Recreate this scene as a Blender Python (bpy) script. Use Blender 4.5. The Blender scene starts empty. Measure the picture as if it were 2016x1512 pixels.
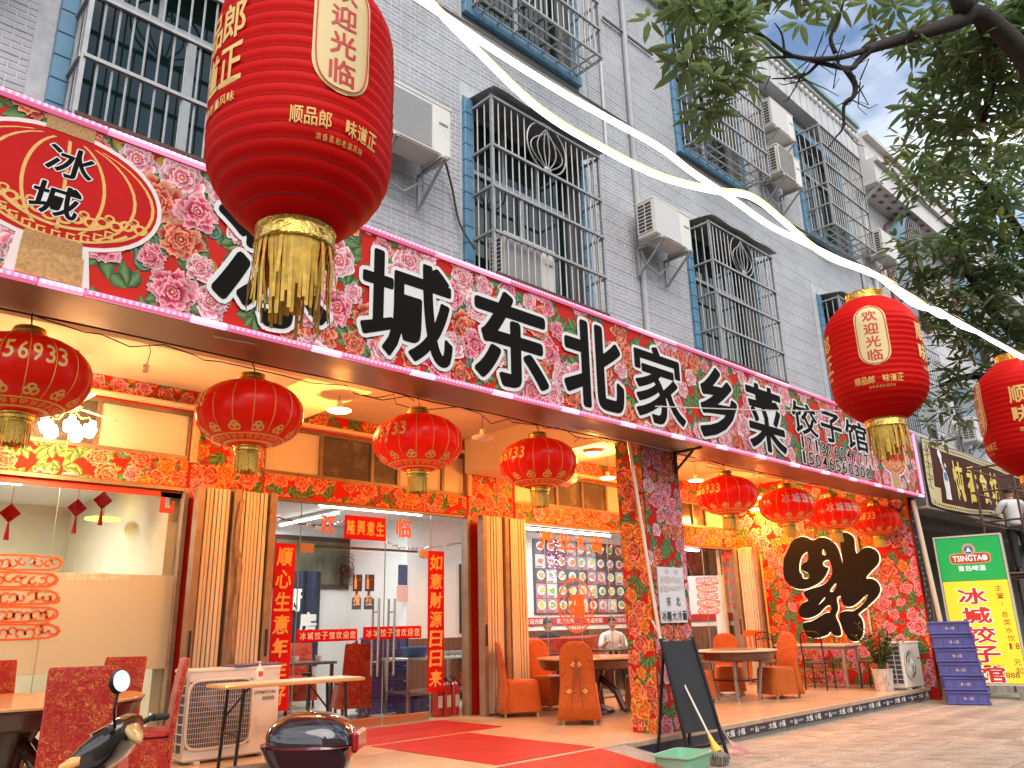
import bpy, bmesh, math, random
import numpy as np
from mathutils import Vector, Matrix
from mathutils.geometry import delaunay_2d_cdt
SC = bpy.context.scene
COL = SC.collection
rnd = random.Random(7)
R = math.radians
# ------------------------------------------------------------------ camera
FPX = 1560.0                      # focal length in pixels of the 2016 px wide photograph
YAW, PITCH, ROLL = R(44.11), R(17.06), R(-1.46)
EYE = Vector((0, 0, 1.2))         # z = 0 is the tiled porch floor
fw = Vector((math.sin(YAW)*math.cos(PITCH), math.cos(YAW)*math.cos(PITCH), math.sin(PITCH)))
rt0 = Vector((math.cos(YAW), -math.sin(YAW), 0)); up0 = rt0.cross(fw)
rt = rt0*math.cos(ROLL) + up0*math.sin(ROLL); up = -rt0*math.sin(ROLL) + up0*math.cos(ROLL)
cam_d = bpy.data.cameras.new('camera'); cam = bpy.data.objects.new('camera', cam_d); COL.objects.link(cam)
cam.matrix_world = Matrix(((rt.x, up.x, -fw.x, EYE.x), (rt.y, up.y, -fw.y, EYE.y), (rt.z, up.z, -fw.z, EYE.z), (0, 0, 0, 1)))
cam_d.sensor_width = 36; cam_d.lens = FPX/2016*36; cam_d.clip_start = .05; cam_d.clip_end = 2000
SC.camera = cam
# ------------------------------------------------------------------ sky, sun, exposure
SUN_EL, SUN_AZ = R(50), R(205)    # azimuth from +Y towards +X: behind the camera, veiled by cloud
world = bpy.data.worlds.new('World'); SC.world = world; world.use_nodes = True
wn = world.node_tree.nodes; wl = world.node_tree.links
bg = wn['Background']; sky = wn.new('ShaderNodeTexSky'); sky.sky_type = 'NISHITA'; sky.sun_disc = False
sky.sun_elevation = SUN_EL; sky.sun_rotation = SUN_AZ; sky.air_density = 1.0; sky.dust_density = 1.0; sky.ozone_density = 1.2
tc = wn.new('ShaderNodeTexCoord'); mp = wn.new('ShaderNodeMapping'); mp.inputs['Scale'].default_value = (1, 1, 2.2)
cn = wn.new('ShaderNodeTexNoise'); cn.inputs['Scale'].default_value = 2.3; cn.inputs['Detail'].default_value = 7; cn.inputs['Roughness'].default_value = .55
cr = wn.new('ShaderNodeValToRGB'); cr.color_ramp.elements[0].position = .38; cr.color_ramp.elements[1].position = .70
mx = wn.new('ShaderNodeMix'); mx.data_type = 'RGBA'; mx.inputs[7].default_value = (10.2, 10.2, 10.2, 1)
wl.new(tc.outputs['Generated'], mp.inputs[0]); wl.new(mp.outputs[0], cn.inputs['Vector']); wl.new(cn.outputs['Fac'], cr.inputs[0])
wl.new(cr.outputs[0], mx.inputs[0]); wl.new(sky.outputs[0], mx.inputs[6]); wl.new(mx.outputs[2], bg.inputs[0])
bg.inputs[1].default_value = .11
sun_d = bpy.data.lights.new('sun', 'SUN'); sun_d.energy = 1.25; sun_d.angle = R(50); sun_d.color = (1, .91, .80)
sun = bpy.data.objects.new('sun', sun_d); COL.objects.link(sun)
sdir = Vector((math.sin(SUN_AZ)*math.cos(SUN_EL), math.cos(SUN_AZ)*math.cos(SUN_EL), math.sin(SUN_EL)))
sun.rotation_euler = sdir.to_track_quat('Z', 'Y').to_euler()
SC.view_settings.view_transform = 'Standard'; SC.view_settings.look = 'None'; SC.view_settings.exposure = 1.0; SC.view_settings.gamma = 1
SC.render.engine = 'CYCLES'; SC.cycles.use_denoising = True; SC.cycles.max_bounces = 7; SC.cycles.diffuse_bounces = 3
SC.cycles.glossy_bounces = 3; SC.cycles.transparent_max_bounces = 16; SC.cycles.transmission_bounces = 4; SC.cycles.caustics_reflective = False
SC.cycles.sample_clamp_indirect = 6.0
try: SC.cycles.use_light_tree = True
except Exception: pass
# ------------------------------------------------------------------ pixel -> place
def pray(x, y): return (rt*((x-1008)/FPX) - up*((y-756)/FPX) + fw)
def W(px_, py_, **k):
    d = pray(px_, py_)
    if 'd' in k: return EYE + d*k['d']          # forward depth in metres
    a = 'xyz'.index(next(iter(k))); return EYE + d*((next(iter(k.values()))-EYE[a])/d[a])
# ------------------------------------------------------------------ materials
MATS = {}
def mat(name, col, rough=.6, metal=0, var=0, vs=3.0, bump=0, bs=40, emit=0, ecol=None, spec=.5, coat=0, sheen=0, stain=None, alpha=None, attr=None, stretch=None, orand=0):
    if name in MATS: return MATS[name]
    m = bpy.data.materials.new(name); m.use_nodes = True; MATS[name] = m
    n = m.node_tree.nodes; l = m.node_tree.links; b = n['Principled BSDF']
    c = tuple(col)+(1,)
    b.inputs['Base Color'].default_value = c; b.inputs['Roughness'].default_value = rough; b.inputs['Metallic'].default_value = metal
    b.inputs['Specular IOR Level'].default_value = spec; b.inputs['Coat Weight'].default_value = coat
    m.diffuse_color = c
    if sheen: b.inputs['Sheen Weight'].default_value = sheen
    out = None
    if attr:
        a = n.new('ShaderNodeAttribute'); a.attribute_name = attr; out = a.outputs['Color']; l.new(out, b.inputs['Base Color'])
    if var or bump or stain:
        g = n.new('ShaderNodeNewGeometry'); pos = g.outputs['Position']
        if stretch:
            mpn = n.new('ShaderNodeMapping'); mpn.inputs['Scale'].default_value = stretch; l.new(pos, mpn.inputs[0]); pos = mpn.outputs[0]
    if var:
        t = n.new('ShaderNodeTexNoise'); t.inputs['Scale'].default_value = vs; t.inputs['Detail'].default_value = 6; t.inputs['Roughness'].default_value = .62
        l.new(pos, t.inputs['Vector'])
        mr = n.new('ShaderNodeMapRange'); mr.inputs[1].default_value = .28; mr.inputs[2].default_value = .72
        mr.inputs[3].default_value = 1-var; mr.inputs[4].default_value = 1+var; l.new(t.outputs['Fac'], mr.inputs[0])
        hs = n.new('ShaderNodeHueSaturation'); l.new(mr.outputs[0], hs.inputs['Value'])
        if out: l.new(out, hs.inputs['Color'])
        else: hs.inputs['Color'].default_value = c
        out = hs.outputs[0]; l.new(out, b.inputs['Base Color'])
        rr = n.new('ShaderNodeMapRange'); rr.inputs[3].default_value = max(0.02, rough*.8); rr.inputs[4].default_value = min(1, rough*1.2); l.new(t.outputs['Fac'], rr.inputs[0]); l.new(rr.outputs[0], b.inputs['Roughness'])
    if stain:                                   # (colour, scale, threshold): dirt patches with a shape of their own
        t = n.new('ShaderNodeTexNoise'); t.inputs['Scale'].default_value = stain[1]; t.inputs['Detail'].default_value = 8; t.inputs['Roughness'].default_value = .7
        l.new(pos, t.inputs['Vector'])
        mr = n.new('ShaderNodeMapRange'); mr.inputs[1].default_value = stain[2]; mr.inputs[2].default_value = stain[2]+.14; l.new(t.outputs['Fac'], mr.inputs[0])
        mm = n.new('ShaderNodeMix'); mm.data_type = 'RGBA'; l.new(mr.outputs[0], mm.inputs[0])
        if out: l.new(out, mm.inputs[6])
        else: mm.inputs[6].default_value = c
        mm.inputs[7].default_value = tuple(stain[0])+(1,); out = mm.outputs[2]; l.new(out, b.inputs['Base Color'])
    if orand:
        oi = n.new('ShaderNodeObjectInfo'); mr = n.new('ShaderNodeMapRange'); mr.inputs[3].default_value = 1-orand; mr.inputs[4].default_value = 1+orand; l.new(oi.outputs['Random'], mr.inputs[0])
        hs = n.new('ShaderNodeHueSaturation'); l.new(mr.outputs[0], hs.inputs['Value'])
        if out: l.new(out, hs.inputs['Color'])
        else: hs.inputs['Color'].default_value = c
        out = hs.outputs[0]; l.new(out, b.inputs['Base Color'])
    if bump:
        t = n.new('ShaderNodeTexNoise'); t.inputs['Scale'].default_value = bs; t.inputs['Detail'].default_value = 4; l.new(pos, t.inputs['Vector'])
        bn = n.new('ShaderNodeBump'); bn.inputs['Strength'].default_value = bump; bn.inputs['Distance'].default_value = .01
        l.new(t.outputs['Fac'], bn.inputs['Height']); l.new(bn.outputs[0], b.inputs['Normal'])
    if emit:
        b.inputs['Emission Strength'].default_value = emit
        if ecol is None and out: l.new(out, b.inputs['Emission Color'])
        else: b.inputs['Emission Color'].default_value = tuple(ecol or col)+(1,)
    return m
def glass(name, tint=(.95, .97, .96), refl=.08, rough=.0, clear=1.0):
    """thin pane: see-through with a Fresnel reflection"""
    if name in MATS: return MATS[name]
    m = bpy.data.materials.new(name); m.use_nodes = True; MATS[name] = m
    n = m.node_tree.nodes; l = m.node_tree.links
    n.remove(n['Principled BSDF']); o = n['Material Output']
    t = n.new('ShaderNodeBsdfTransparent'); t.inputs[0].default_value = tuple(tint)+(1,)
    g = n.new('ShaderNodeBsdfGlossy'); g.inputs['Roughness'].default_value = rough; g.inputs[0].default_value = (.9, .9, .9, 1)
    f = n.new('ShaderNodeFresnel'); f.inputs['IOR'].default_value = 1.45
    mn = n.new('ShaderNodeMath'); mn.operation = 'MULTIPLY'; mn.inputs[1].default_value = refl/.08; mn.use_clamp = True
    ge = n.new('ShaderNodeNewGeometry'); inv = n.new('ShaderNodeMath'); inv.operation = 'SUBTRACT'; inv.inputs[0].default_value = 1; l.new(ge.outputs['Backfacing'], inv.inputs[1])
    m0 = n.new('ShaderNodeMath'); m0.operation = 'MULTIPLY'; l.new(f.outputs[0], m0.inputs[0]); l.new(inv.outputs[0], m0.inputs[1]); l.new(m0.outputs[0], mn.inputs[0])
    s = n.new('ShaderNodeMixShader'); l.new(mn.outputs[0], s.inputs[0]); l.new(t.outputs[0], s.inputs[1]); l.new(g.outputs[0], s.inputs[2])
    if clear < 1:
        d = n.new('ShaderNodeBsdfDiffuse'); d.inputs[0].default_value = (.75, .72, .66, 1)
        tr = n.new('ShaderNodeBsdfTranslucent'); tr.inputs[0].default_value = (.75, .72, .66, 1)
        s3 = n.new('ShaderNodeMixShader'); s3.inputs[0].default_value = .5; l.new(d.outputs[0], s3.inputs[1]); l.new(tr.outputs[0], s3.inputs[2])
        s2 = n.new('ShaderNodeMixShader'); s2.inputs[0].default_value = 1-clear; l.new(s.outputs[0], s2.inputs[1]); l.new(s3.outputs[0], s2.inputs[2]); s = s2
    l.new(s.outputs[0], o.inputs[0]); return m
# ------------------------------------------------------------------ mesh collector
class MB:
    def __init__(s): s.v = []; s.f = []; s.m = []; s.mi = 0; s.T = None
    def add(s, vs, fs):
        b = len(s.v)
        if s.T is not None: vs = [s.T @ Vector(p) for p in vs]
        s.v += [tuple(p) for p in vs]; s.f += [tuple(b+i for i in f) for f in fs]; s.m += [s.mi]*len(fs); return s
    def box(s, a, b, bev=0):
        (x0, y0, z0), (x1, y1, z1) = a, b
        if bev: return s.rbox(a, b, bev)
        return s.add([(x0,y0,z0),(x1,y0,z0),(x1,y1,z0),(x0,y1,z0),(x0,y0,z1),(x1,y0,z1),(x1,y1,z1),(x0,y1,z1)],
                     [(3,2,1,0),(4,5,6,7),(0,1,5,4),(1,2,6,5),(2,3,7,6),(3,0,4,7)])
    def rbox(s, a, b, r):
        """box with chamfered edges"""
        x0, y0, z0 = a; x1, y1, z1 = b; vs = []; idx = {}
        for ix, (X, sx) in enumerate(((x0, 1), (x1, -1))):
            for iy, (Y, sy) in enumerate(((y0, 1), (y1, -1))):
                for iz, (Z, sz) in enumerate(((z0, 1), (z1, -1))):
                    idx[ix, iy, iz] = len(vs); vs += [(X, Y+sy*r, Z+sz*r), (X+sx*r, Y, Z+sz*r), (X+sx*r, Y+sy*r, Z)]
        fs = []
        def q(k, c): return [idx[x]+k for x in c]
        for k, i in ((0, 0), (1, 1), (2, 2)):
            for e in (0, 1):
                o = [(0,0),(1,0),(1,1),(0,1)]; c = []
                for u, w in o:
                    t = [u, w]; t.insert(i, e); c.append(tuple(t))
                fs.append(q(k, c))
        for i in range(3):
            j, k = [(1, 2), (0, 2), (0, 1)][i]
            for u in (0, 1):
                for w in (0, 1):
                    t0 = [0, 0, 0]; t0[j] = u; t0[k] = w; t1 = list(t0); t1[i] = 1
                    fs.append([idx[tuple(t0)]+j, idx[tuple(t1)]+j, idx[tuple(t1)]+k, idx[tuple(t0)]+k])
        for c in idx.values(): fs.append([c, c+1, c+2])
        return s.add(vs, fs)
    def tube(s, pts, r, n=8, cap=True, closed=False):
        pts = [Vector(p) for p in pts]; N = len(pts); rs = r if isinstance(r, (list, tuple)) else [r]*N
        vs = []; prev = None
        for i, p in enumerate(pts):
            a = pts[(i-1) % N] if (i or closed) else p; b = pts[(i+1) % N] if (i < N-1 or closed) else p
            d = (b-a)
            if d.length < 1e-9: d = Vector((0, 0, 1))
            d.normalize()
            if prev is None:
                prev = d.orthogonal().normalized()
            u = prev - d*prev.dot(d)
            if u.length < 1e-6: u = d.orthogonal()
            u.normalize(); prev = u; w = d.cross(u)
            for k in range(n):
                t = 2*math.pi*(k+.5)/n; vs.append(p + (u*math.cos(t)+w*math.sin(t))*rs[i])
        fs = []
        for i in range(N if closed else N-1):
            j = (i+1) % N
            for k in range(n): fs.append((i*n+k, i*n+(k+1) % n, j*n+(k+1) % n, j*n+k))
        if cap and not closed: fs += [tuple(reversed(range(n))), tuple((N-1)*n+k for k in range(n))]
        return s.add(vs, fs)
    def bar(s, a, b, w, h=None):
        """square section bar"""
        a, b = Vector(a), Vector(b); h = h or w; d = (b-a).normalized()
        ref = Vector((0, 0, 1)) if abs(d.z) < .9 else Vector((0, 1, 0))
        u = d.cross(ref).normalized(); k = u.cross(d)
        vs = [p+u*(sx*w/2)+k*(sy*h/2) for p in (a, b) for sx, sy in ((-1,-1),(1,-1),(1,1),(-1,1))]
        return s.add(vs, [(3,2,1,0),(4,5,6,7),(0,1,5,4),(1,2,6,5),(2,3,7,6),(3,0,4,7)])
    def lathe(s, prof, n=24, c=(0, 0, 0), mod=None, cap=True):
        vs = []; P = len(prof)
        for i in range(n):
            t = 2*math.pi*i/n
            for (r, z) in prof:
                k = mod(t, z) if mod else 1
                vs.append((c[0]+r*k*math.cos(t), c[1]+r*k*math.sin(t), c[2]+z))
        fs = [(i*P+j, ((i+1) % n)*P+j, ((i+1) % n)*P+j+1, i*P+j+1) for i in range(n) for j in range(P-1)]
        if cap:
            if prof[0][0] > 1e-5: fs.append(tuple(reversed([i*P for i in range(n)])))
            if prof[-1][0] > 1e-5: fs.append(tuple(i*P+P-1 for i in range(n)))
        return s.add(vs, fs)
    def prism(s, poly, o, u, v, t):
        """polygon (2D) laid on the plane o + a*u + b*v, extruded by vector t"""
        o, u, v, t = Vector(o), Vector(u), Vector(v), Vector(t); n = len(poly)
        p = [o+u*a+v*b for a, b in poly]; vs = p + [q+t for q in p]
        return s.add(vs, [tuple(reversed(range(n))), tuple(range(n, 2*n))] + [(i, (i+1) % n, n+(i+1) % n, n+i) for i in range(n)])
    def quad(s, a, b, c, d): return s.add([a, b, c, d], [(0, 1, 2, 3)])
    def grid(s, fn, nu, nv, cu=False):
        """surface fn(u,v), u,v in 0..1"""
        vs = [fn(i/nu, j/nv) for i in range(nu+(0 if cu else 1)) for j in range(nv+1)]; K = nv+1; N = nu if cu else nu+1
        return s.add(vs, [(i*K+j, ((i+1) % N)*K+j, ((i+1) % N)*K+j+1, i*K+j+1) for i in range(nu) for j in range(nv)])
    def sph(s, c, r, n=12, m=8, sc=(1, 1, 1)):
        prof = [(max(1e-6, math.sin(math.pi*j/m)), -math.cos(math.pi*j/m)) for j in range(m+1)]
        vs = []; P = m+1
        for i in range(n):
            t = 2*math.pi*i/n
            for (q, z) in prof: vs.append((c[0]+r*sc[0]*q*math.cos(t), c[1]+r*sc[1]*q*math.sin(t), c[2]+r*sc[2]*z))
        return s.add(vs, [(i*P+j, ((i+1) % n)*P+j, ((i+1) % n)*P+j+1, i*P+j+1) for i in range(n) for j in range(m)])
    def mesh(s, name, mats, smooth=False):
        me = bpy.data.meshes.new(name); me.from_pydata(s.v, [], s.f)
        for m in (mats if isinstance(mats, (list, tuple)) else [mats]): me.materials.append(m)
        if any(s.m): me.polygons.foreach_set('material_index', s.m)
        if smooth:
            me.polygons.foreach_set('use_smooth', [True]*len(me.polygons))
            if smooth != True: me.set_sharp_from_angle(angle=R(smooth))
        me.update(); return me
    def build(s, name, mats, parent=None, smooth=False, **k):
        return put(name, s.mesh(name, mats, smooth), parent, **k)
def put(name, me, parent=None, loc=None, label=None, cat=None, group=None, kind=None, rot=None):
    o = bpy.data.objects.new(name, me); COL.objects.link(o); o.parent = parent
    if loc is not None: o.location = loc
    if rot is not None: o.rotation_euler = rot
    return tag(o, label, cat, group, kind)
def tag(o, label=None, cat=None, group=None, kind=None):
    for k, x in (('label', label), ('category', cat), ('group', group), ('kind', kind)):
        if x: o[k] = x
    return o
def thing(name, label, cat, loc=(0, 0, 0), rz=0, group=None):
    o = put(name, None, None, loc, label, cat, group); o.rotation_euler = (0, 0, rz); o.empty_display_size = .1; return o
def copy_tree(o, parent=None):
    c = o.copy(); COL.objects.link(c); c.parent = parent
    for ch in o.children: copy_tree(ch, c)
    return c
def again(o, loc=None, rz=None, label=None):
    c = copy_tree(o)
    if loc is not None: c.location = loc
    if rz is not None: c.rotation_euler = (0, 0, rz)
    if label: c['label'] = label
    return c
# ------------------------------------------------------------------ writing
def fill(V, E):
    """triangulate outlines, keeping holes open (even-odd)"""
    r = delaunay_2d_cdt(V, E, [], 1, 1e-6); v = np.array([p[:] for p in r[0]]).reshape(-1, 2); T = np.array([tuple(q) for q in r[2]])
    P = np.array([p[:] for p in V]); A = P[[e[0] for e in E]]; B = P[[e[1] for e in E]]; c = v[T].mean(1)
    ay, by = A[:, 1][None], B[:, 1][None]; cy_ = c[:, 1][:, None]; cond = (ay > cy_) != (by > cy_)
    xx = A[:, 0][None]+(cy_-ay)/np.where(by == ay, 1e-12, by-ay)*(B[:, 0]-A[:, 0])[None]
    ins = ((cond & (xx > c[:, 0][:, None])).sum(1) % 2) == 1
    return v, [tuple(t) for t in T[ins]]
def fatten(v, f, off):
    """union of a flat mesh with a band of half-width off along its outline, re-filled without overlaps"""
    def rim(faces):
        cnt = {}
        for q in faces:
            q = list(q)
            for a, b in zip(q, q[1:]+q[:1]): e = (min(a, b), max(a, b)); cnt[e] = cnt.get(e, 0)+1
        return [e for e, c in cnt.items() if c == 1]
    P = [Vector(p) for p in v]; V = list(P); F = [list(q) for q in f]; n = 8 if off > .03 else 6; seen = set()
    for (a, b) in rim(f):
        d = P[b]-P[a]
        if d.length < 1e-6: continue
        nn = Vector((-d.y, d.x)).normalized()*off; i = len(V)
        V += [P[a]+nn, P[a]-nn, P[b]-nn, P[b]+nn]; F.append([i, i+1, i+2, i+3])
        for w in (a, b):
            if w in seen: continue
            seen.add(w); i = len(V); V += [P[w]+Vector((math.cos(2*math.pi*(t+.5)/n), math.sin(2*math.pi*(t+.5)/n)))*off for t in range(n)]; F.append(list(range(i, i+n)))
    r = delaunay_2d_cdt(V, [], F, 1, 1e-5); E2 = rim([q for q, o in zip(r[2], r[5]) if len(o)]); ids = sorted({i for e in E2 for i in e}); ix = {i: k for k, i in enumerate(ids)}
    return fill([r[0][i] for i in ids], [(ix[a], ix[b]) for a, b in E2])
_tx = {}
def glyphs(ch, off=0., res=3):
    """flat glyph outline filled; off > 0 makes the strokes bolder (true union, no overlaps)"""
    k = (ch, off, res)
    if k in _tx: return _tx[k]
    cu = bpy.data.curves.new('writing', 'FONT'); cu.body = ch; cu.resolution_u = res
    ob = bpy.data.objects.new('writing', cu); me = bpy.data.meshes.new_from_object(ob)
    v = np.array([p.co[:2] for p in me.vertices]).reshape(-1, 2); f = [tuple(p.vertices) for p in me.polygons]
    bpy.data.meshes.remove(me); bpy.data.objects.remove(ob); bpy.data.curves.remove(cu)
    if off > 0 and len(f): v, f = fatten(v, f, off)
    _tx[k] = (v, f); return _tx[k]
def write(mb, ch, box, fn, off=0., res=3, base=None, flip=False):
    """lay the flat glyphs of ch into box (u0,u1,v0,v1) through fn(u,v)->point; base: fit as if drawn without offset"""
    v, f = glyphs(ch, off, res)
    if len(v) == 0: return mb
    b = glyphs(ch, 0., res)[0]; lo = b.min(0); hi = b.max(0)
    u0, u1, v0, v1 = box
    q = (v-lo)/np.maximum(hi-lo, 1e-6)
    if flip: q = 1-q
    return mb.add([fn(u0+(u1-u0)*a, v0+(v1-v0)*c) for a, c in q], f)
# ================================================================== THE SETTING
GZ = -.21                                   # pavement level
YW, YG, ZC = 5.9, 9.4, 4.05                 # upper wall face, shop-front glass, porch ceiling
XE = 15.75                                  # end wall of the porch
ma_road = mat('asphalt', (.06, .058, .056), .9, var=.25, vs=8, bump=.4, bs=120)
ma_conc = mat('concrete', (.30, .27, .23), .9, var=.22, vs=5, bump=.35, bs=70, stain=((.14, .12, .10), 2.2, .56))
ma_paver = mat('paver_stone', (.41, .34, .26), .75, var=.14, vs=9, bump=.5, bs=60, stain=((.19, .15, .12), 5, .60), orand=.16)
ma_joint = mat('joint_dirt', (.06, .05, .042), .95, var=.3, vs=20)
ma_tile = mat('porch_tile', (.62, .46, .29), .20, var=.07, vs=1.2, orand=.04)
ma_cream = mat('cream_paint', (.74, .57, .37), .85, var=.06, vs=1.5, stain=((.60, .42, .24), 1.3, .62))
ma_white = mat('white_plaster', (.78, .77, .74), .85, var=.05, vs=1.5)
g = MB(); g.quad((-260, -260, GZ-.05), (400, -260, GZ-.05), (400, 320, GZ-.05), (-260, 320, GZ-.05))
g.build('ground', ma_road, kind='structure')
# pavement with slabs
pv = MB(); pv.box((-6, 2.0, GZ-.045), (26, 5.79, GZ-.012)); pave = pv.build('pavement', ma_joint, kind='structure')
slab_meshes = []
for k in range(5):
    m = MB(); w = .486; t = .012
    m.rbox((-w/2, -w/2, -.02), (w/2, w/2, t*.0), .005)
    m.mi = 1                                # shallow carved ring pattern, sunk between raised bands
    for rr in (.08, .135, .19):
        ang = [2*math.pi*i/14 for i in range(14)]
        ri = [rr*(1+.10*math.cos(4*a+k)) for a in ang]; ro = [r+.03 for r in ri]
        m.add([(r*math.cos(a), r*math.sin(a), .0022) for a, r in zip(ang, ri)]+[(r*math.cos(a), r*math.sin(a), .0022) for a, r in zip(ang, ro)],
              [(i, (i+1) % 14, 14+(i+1) % 14, 14+i) for i in range(14)])
    slab_meshes.append(m.mesh('slab', [ma_paver, mat('paver_band', (.49, .41, .32), .7, var=.15, vs=9, bump=.3, bs=50, orand=.16)]))
n_sl = 0
for i in range(0, 34):
    for j in range(7):
        x = 5.0+i*.5; y = 5.53-j*.5
        d = (Vector((x, y, GZ))-EYE)
        u = 1008+FPX*d.dot(rt)/d.dot(fw); v = 756-FPX*d.dot(up)/d.dot(fw)
        if not (-60 < u < 2140 and v < 1600) or d.dot(fw) < .5: continue
        if x < 7.0 and y > 4: continue
        o = put('slab', slab_meshes[(i*3+j*5) % 5], pave, (x, y, GZ+rnd.uniform(-.003, .003)), rot=(rnd.uniform(-.004, .004), rnd.uniform(-.004, .004), (i+j) % 4*math.pi/2)); n_sl += 1
# porch platform
pf = MB(); pf.box((-4, 5.8, -.6), (XE+.6, 13.8, -.014)); porch = pf.build('floor', ma_conc, kind='structure')
T = .8; tm = []
for k in range(3):
    m = MB(); m.rbox((.002, .002, -.014), (T-.002, T-.002, 0), .0025); tm.append(m.mesh('tile', ma_tile))
for i in range(-5, 25):
    for j in range(5):
        x, y = i*T-.25, 5.8+j*T
        if x+T > XE: continue
        if j < 5: put('tile', tm[(i+j) % 3], porch, (x, y, rnd.uniform(-.0008, .0004)))
m = MB(); m.box((XE-.6+.01, 5.8, -.014), (XE+.55, 9.8, -.001)); m.build('tile_margin', ma_tile, porch)
m = MB(); m.box((-4, 9.801, -.014), (XE+.5, 13.8, -.001)); m.build('interior_floor', mat('interior_tile', (.58, .53, .46), .25, var=.08, vs=2), porch)
m = MB(); m.rbox((7.2, 5.755, -.055), (XE+.55, 5.80, -.002), .006); m.build('edge_stone', mat('edge_stone', (.40, .30, .21), .5, var=.2, vs=9), porch)
# advertising strip along the riser
m = MB(); m.box((7.25, 5.772, -.155), (XE-.3, 5.799, -.057)); strip = m.build('advert_strip', mat('strip_navy', (.012, .018, .045), .4), porch)
m = MB()
for i in range(7):
    x = 9.05+i*1.02
    write(m, '大瓶', (x, x+.20, -.145, -.068), lambda u, v: (u, 5.768, v), .02)
    write(m, '小瓶', (x+.26, x+.44, -.145, -.068), lambda u, v: (u, 5.768, v), .02)
    write(m, '青岛', (x+.57, x+.64, -.118, -.09), lambda u, v: (u, 5.768, v), .01)
    m.add([(x+.69, 5.768, -.148), (x+.72, 5.768, -.148), (x+.72, 5.768, -.10), (x+.705, 5.768, -.065), (x+.69, 5.768, -.10)], [(0, 1, 2, 3, 4)])
    m.add([(x+.74, 5.768, -.148), (x+.765, 5.768, -.148), (x+.765, 5.768, -.11), (x+.752, 5.768, -.08), (x+.74, 5.768, -.11)], [(0, 1, 2, 3, 4)])
    write(m, '买大送小', (x+.80, x+.94, -.120, -.092), lambda u, v: (u, 5.768, v), .01)
m.build('strip_lettering', mat('strip_print', (.72, .70, .62), .6), strip)
# concrete ramp from the pavement up to the doors
m = MB(); m.add([(-3, 5.80, -.016), (7.15, 5.80, -.016), (7.15, 4.25, GZ-.02), (-3, 4.25, GZ-.02), (7.15, 5.80, GZ-.05), (-3, 5.80, GZ-.05)], [(3, 2, 1, 0), (1, 2, 4), (0, 5, 3)])
m.build('ramp', ma_conc, kind='structure')
m = MB(); m.box((-6, -30, GZ-.047), (26, 2.0, GZ-.03)); m.build('road', mat('road_surface', (.055, .053, .05), .9, var=.3, vs=6, bump=.4, bs=90), kind='structure')
# ------------------------------------------------------------------ the restaurant building
bld = thing('restaurant_building', 'grey brick-tiled three-storey building above the floral restaurant sign', 'building', (0, 0, 0))
ma_tl = [mat('wall_tile_grey', (.42, .42, .43), .5, var=.16, vs=2.0, stain=((.27, .26, .26), .9, .60)), mat('tile_mortar', (.60, .60, .61), .8, var=.1, vs=3)]
ma_back = mat('wall_joint', (.20, .20, .20), .9)
ma_blue = mat('blue_tile', (.10, .24, .36), .4, var=.18, vs=6, stain=((.06, .12, .17), 3, .6))
ma_alu = mat('aluminium', (.42, .43, .43), .45, metal=.6, var=.12, vs=8)
ma_pane = mat('dark_window_glass', (.008, .022, .017), .03, spec=.6)
ma_steel = mat('cage_steel', (.36, .36, .35), .5, metal=.45, var=.2, vs=12, stain=((.20, .085, .04), 7, .66))
ma_rust = mat('rusty_steel', (.11, .055, .035), .85, var=.4, vs=14)
WIN2 = [(1.0, 4.35, 7.0), (5.03, 4.35, 7.02), (9.40, 4.35, 7.02), (13.72, 4.35, 7.02)]
WIN3 = [(.98, 8.36, 10.62), (5.03, 8.36, 10.62), (9.41, 8.36, 10.62), (13.66, 8.36, 10.62)]
WW = 2.1                                    # trim to trim
holes = [(x+.12, x+WW-.12, z0, z1) for x, z0, z1 in WIN2+WIN3]
X0, X1, Z0, Z1 = -3.0, 16.4, 3.42, 10.98
def holed(mb, xs, zs, y):
    for a, b in zip(xs, xs[1:]):
        for c, d in zip(zs, zs[1:]):
            mx_, mz_ = (a+b)/2, (c+d)/2
            if any(h[0] < mx_ < h[1] and h[2] < mz_ < h[3] for h in holes): continue
            mb.quad((a, y, c), (b, y, c), (b, y, d), (a, y, d))
xs = sorted({X0, X1, *[h[0] for h in holes], *[h[1] for h in holes]}); zs = sorted({Z0, Z1, *[h[2] for h in holes], *[h[3] for h in holes]})
m = MB(); holed(m, xs, zs, YW)
for a, b, c, d in holes:
    y2 = YW+.22
    m.quad((a, YW, c), (a, y2, c), (a, y2, d), (a, YW, d)); m.quad((b, YW, c), (b, y2, c), (b, y2, d), (b, YW, d))
    m.quad((a, YW, c), (b, YW, c), (b, y2, c), (a, y2, c)); m.quad((a, YW, d), (b, YW, d), (b, y2, d), (a, y2, d))
m.quad((X0, 12, Z0), (X0, YW, Z0), (X0, YW, Z1), (X0, 12, Z1)); m.quad((X1, 12, Z0), (X1, YW, Z0), (X1, YW, Z1), (X1, 12, Z1))
m.quad((X0, YW, Z1), (X1, YW, Z1), (X1, 14, Z1), (X0, 14, Z1)); m.quad((X0, 14, -1), (X1, 14, -1), (X1, 14, Z1), (X0, 14, Z1))
wall = m.build('wall', ma_back, bld)
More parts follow.
